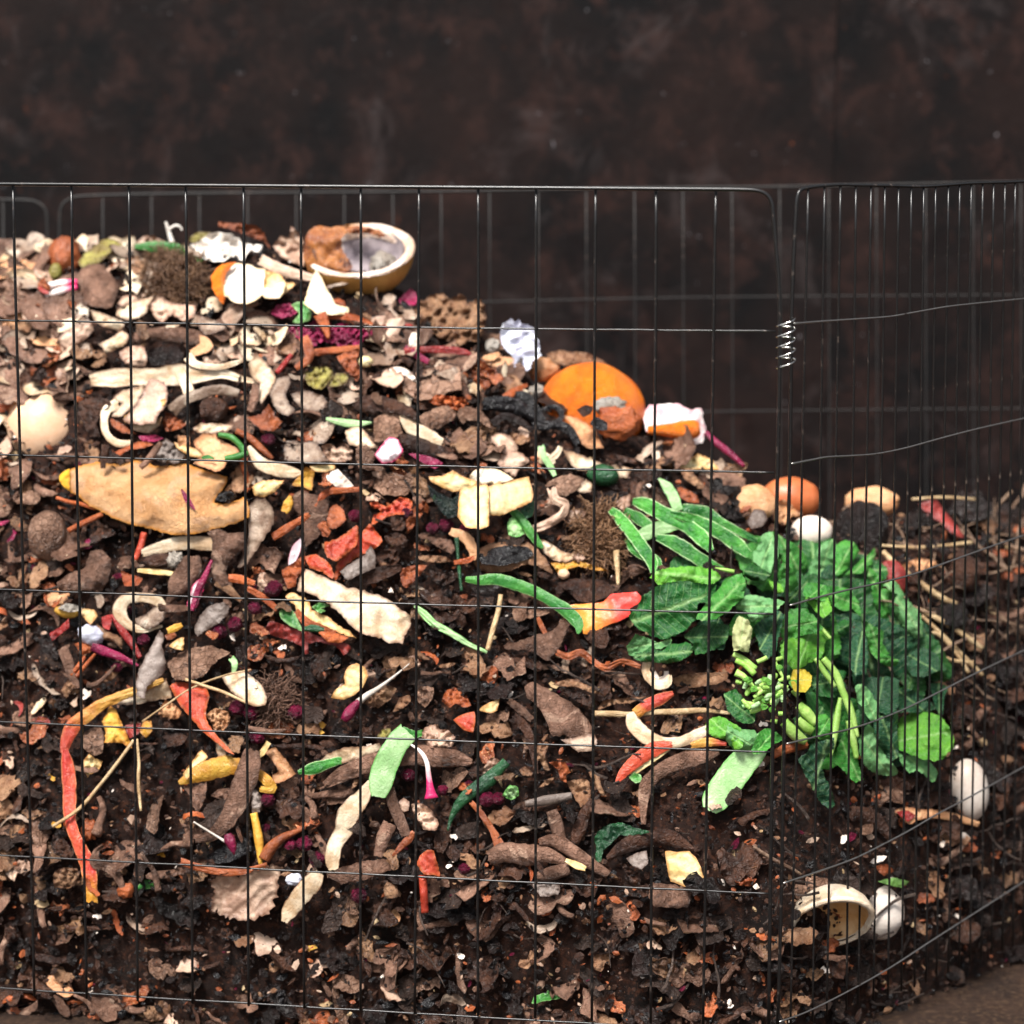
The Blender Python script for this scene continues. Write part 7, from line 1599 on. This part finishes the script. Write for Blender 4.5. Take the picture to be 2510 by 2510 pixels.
for kk, n_, box in (('st', 50, (2050, 2560, 1250, 1760)), ('tw', 45, (900, 2500, 1500, 2450)), ('wf', 18, (200, 2500, 1300, 2450)), ('tw', 15, (100, 1400, 900, 1500))):
    for _ in range(n_):
        place(kk, R.uniform(box[0], box[1]), R.uniform(box[2], box[3]), R.uniform(4, 9))

for k_, u_, v_, l_ in (('bl', 1985, 2325, 16), ('tr', 2040, 2345, 16), ('dl', 2095, 2335, 15), ('tl', 1960, 2290, 14), ('bk', 2130, 2310, 12), ('bl', 2060, 2370, 14)):
    place(k_, u_, v_, l_, .9)
# ------------------------------------------------------------------ crumbs: nobody could count these
pal = [('darkbrown', 46), ('brown', 30), ('taupe', 8), ('tan', 4), ('rust', 4), ('pinkcream', 1.2), ('char', 12), ('eggwhite', .9), ('berry', 1), ('carrot', .7), ('straw', 1)]
names = [a for a, _ in pal]; tot = sum(c for _, c in pal)
V, F, MI = [], [], []
for i in range(19000):
    u = R.uniform(-100, 2620); v = R.uniform(560, 2560)
    if v < sil_v(u) + 6: continue
    d = dh(u, v)
    c = w3(u, v, d - R.uniform(-2, 7) * .001)
    t_ = R.random() * tot; mi = 0
    for mi, (_, c_) in enumerate(pal):
        t_ -= c_
        if t_ <= 0: break
    L = R.uniform(.0014, .0042) * (1.9 if R.random() < .2 else 1); 
    if names[mi] in ('eggwhite',): L *= .45
    A = Vector((R.gauss(0, 1), R.gauss(0, .6), R.gauss(0, .8))).normalized(); B_ = A.cross(Vector((R.gauss(0, .5), -1, .7 + R.gauss(0, .5)))).normalized(); N_ = A.cross(B_)
    w_ = R.uniform(.25, .8); h = R.uniform(-.3, .3); n0 = len(V)
    ptsl = [(-1, .1, 0), (-.4, w_, h), (.5, w_ * .8, h * .6), (1, -.1, -.1), (.3, -w_, h), (-.5, -w_ * .7, .1), (0, 0, .45)]
    for a, b2, c2 in ptsl: V.append(c + A * a * L + B_ * b2 * L + N_ * c2 * L * .8)
    V.append(c - N_ * L * .25)
    for k in range(6):
        F.append([n0 + k, n0 + (k + 1) % 6, n0 + 6]); F.append([n0 + (k + 1) % 6, n0 + k, n0 + 7]); MI += [mi, mi]
cr = mesh_obj("compost_crumbs", V, F, names, MI, {"edge": [0] * len(V)}, centre=False, smooth=False)
tag(cr, "small brown compost crumbs and fibres scattered all over the heap", None, kind="stuff")
print("FILL", COUNT, len(bpy.data.objects))
# ------------------------------------------------------------------ labels: what a piece looks like and which mesh opening shows it
ORD = ["", "first", "second", "third", "fourth", "fifth", "sixth", "seventh", "eighth", "ninth", "tenth", "eleventh", "twelfth", "thirteenth", "fourteenth", "fifteenth"]
def cell(u, v):
    if u < 1905:
        xs = [tu + (bu - tu) * (v - 458) / 1742 for tu, bu in VT]
        c = 1 + sum(1 for x in xs if x > u)
        r_ = 1 + sum(1 for k in range(6) if v > row_v(k, u))
        return "%s mesh column from corner post, %s row" % (ORD[min(c, 15)], ORD[r_]), (0, c, r_)
    c = 1 + sum(1 for tu, bu in BARS if u > tu + (bu - tu) * (v - 455) / 1745)
    r_ = 1 + sum(1 for rr in RR if v > lerp_tab(rr, u))
    c = (c + 1) // 2
    return "%s bar pair of curved panel, %s row" % (ORD[min(c, 12)], ORD[r_]), (1, c, r_)
from collections import defaultdict
D = defaultdict(list)
for o, look, u, v in THINGS:
    t_, key = cell(u, v); D[(look, key, t_)].append((v, u, o))
for (look, key, t_), L in D.items():
    L.sort(key=lambda q: q[0])
    n = len(L)
    pre = [""] if n == 1 else ["upper ", "lower "] if n == 2 else ["topmost "] + [["second", "third", "fourth", "fifth", "sixth", "seventh", "eighth", "ninth", "tenth"][i] + "-highest " for i in range(n - 2)] + ["lowest "]
    for i, (_, _, o) in enumerate(L):
        o["label"] = (pre[i] + look if n < 3 else pre[i] + look) + " in " + t_
        o["group"] = look + " pieces"
print("THINGS", len(THINGS))
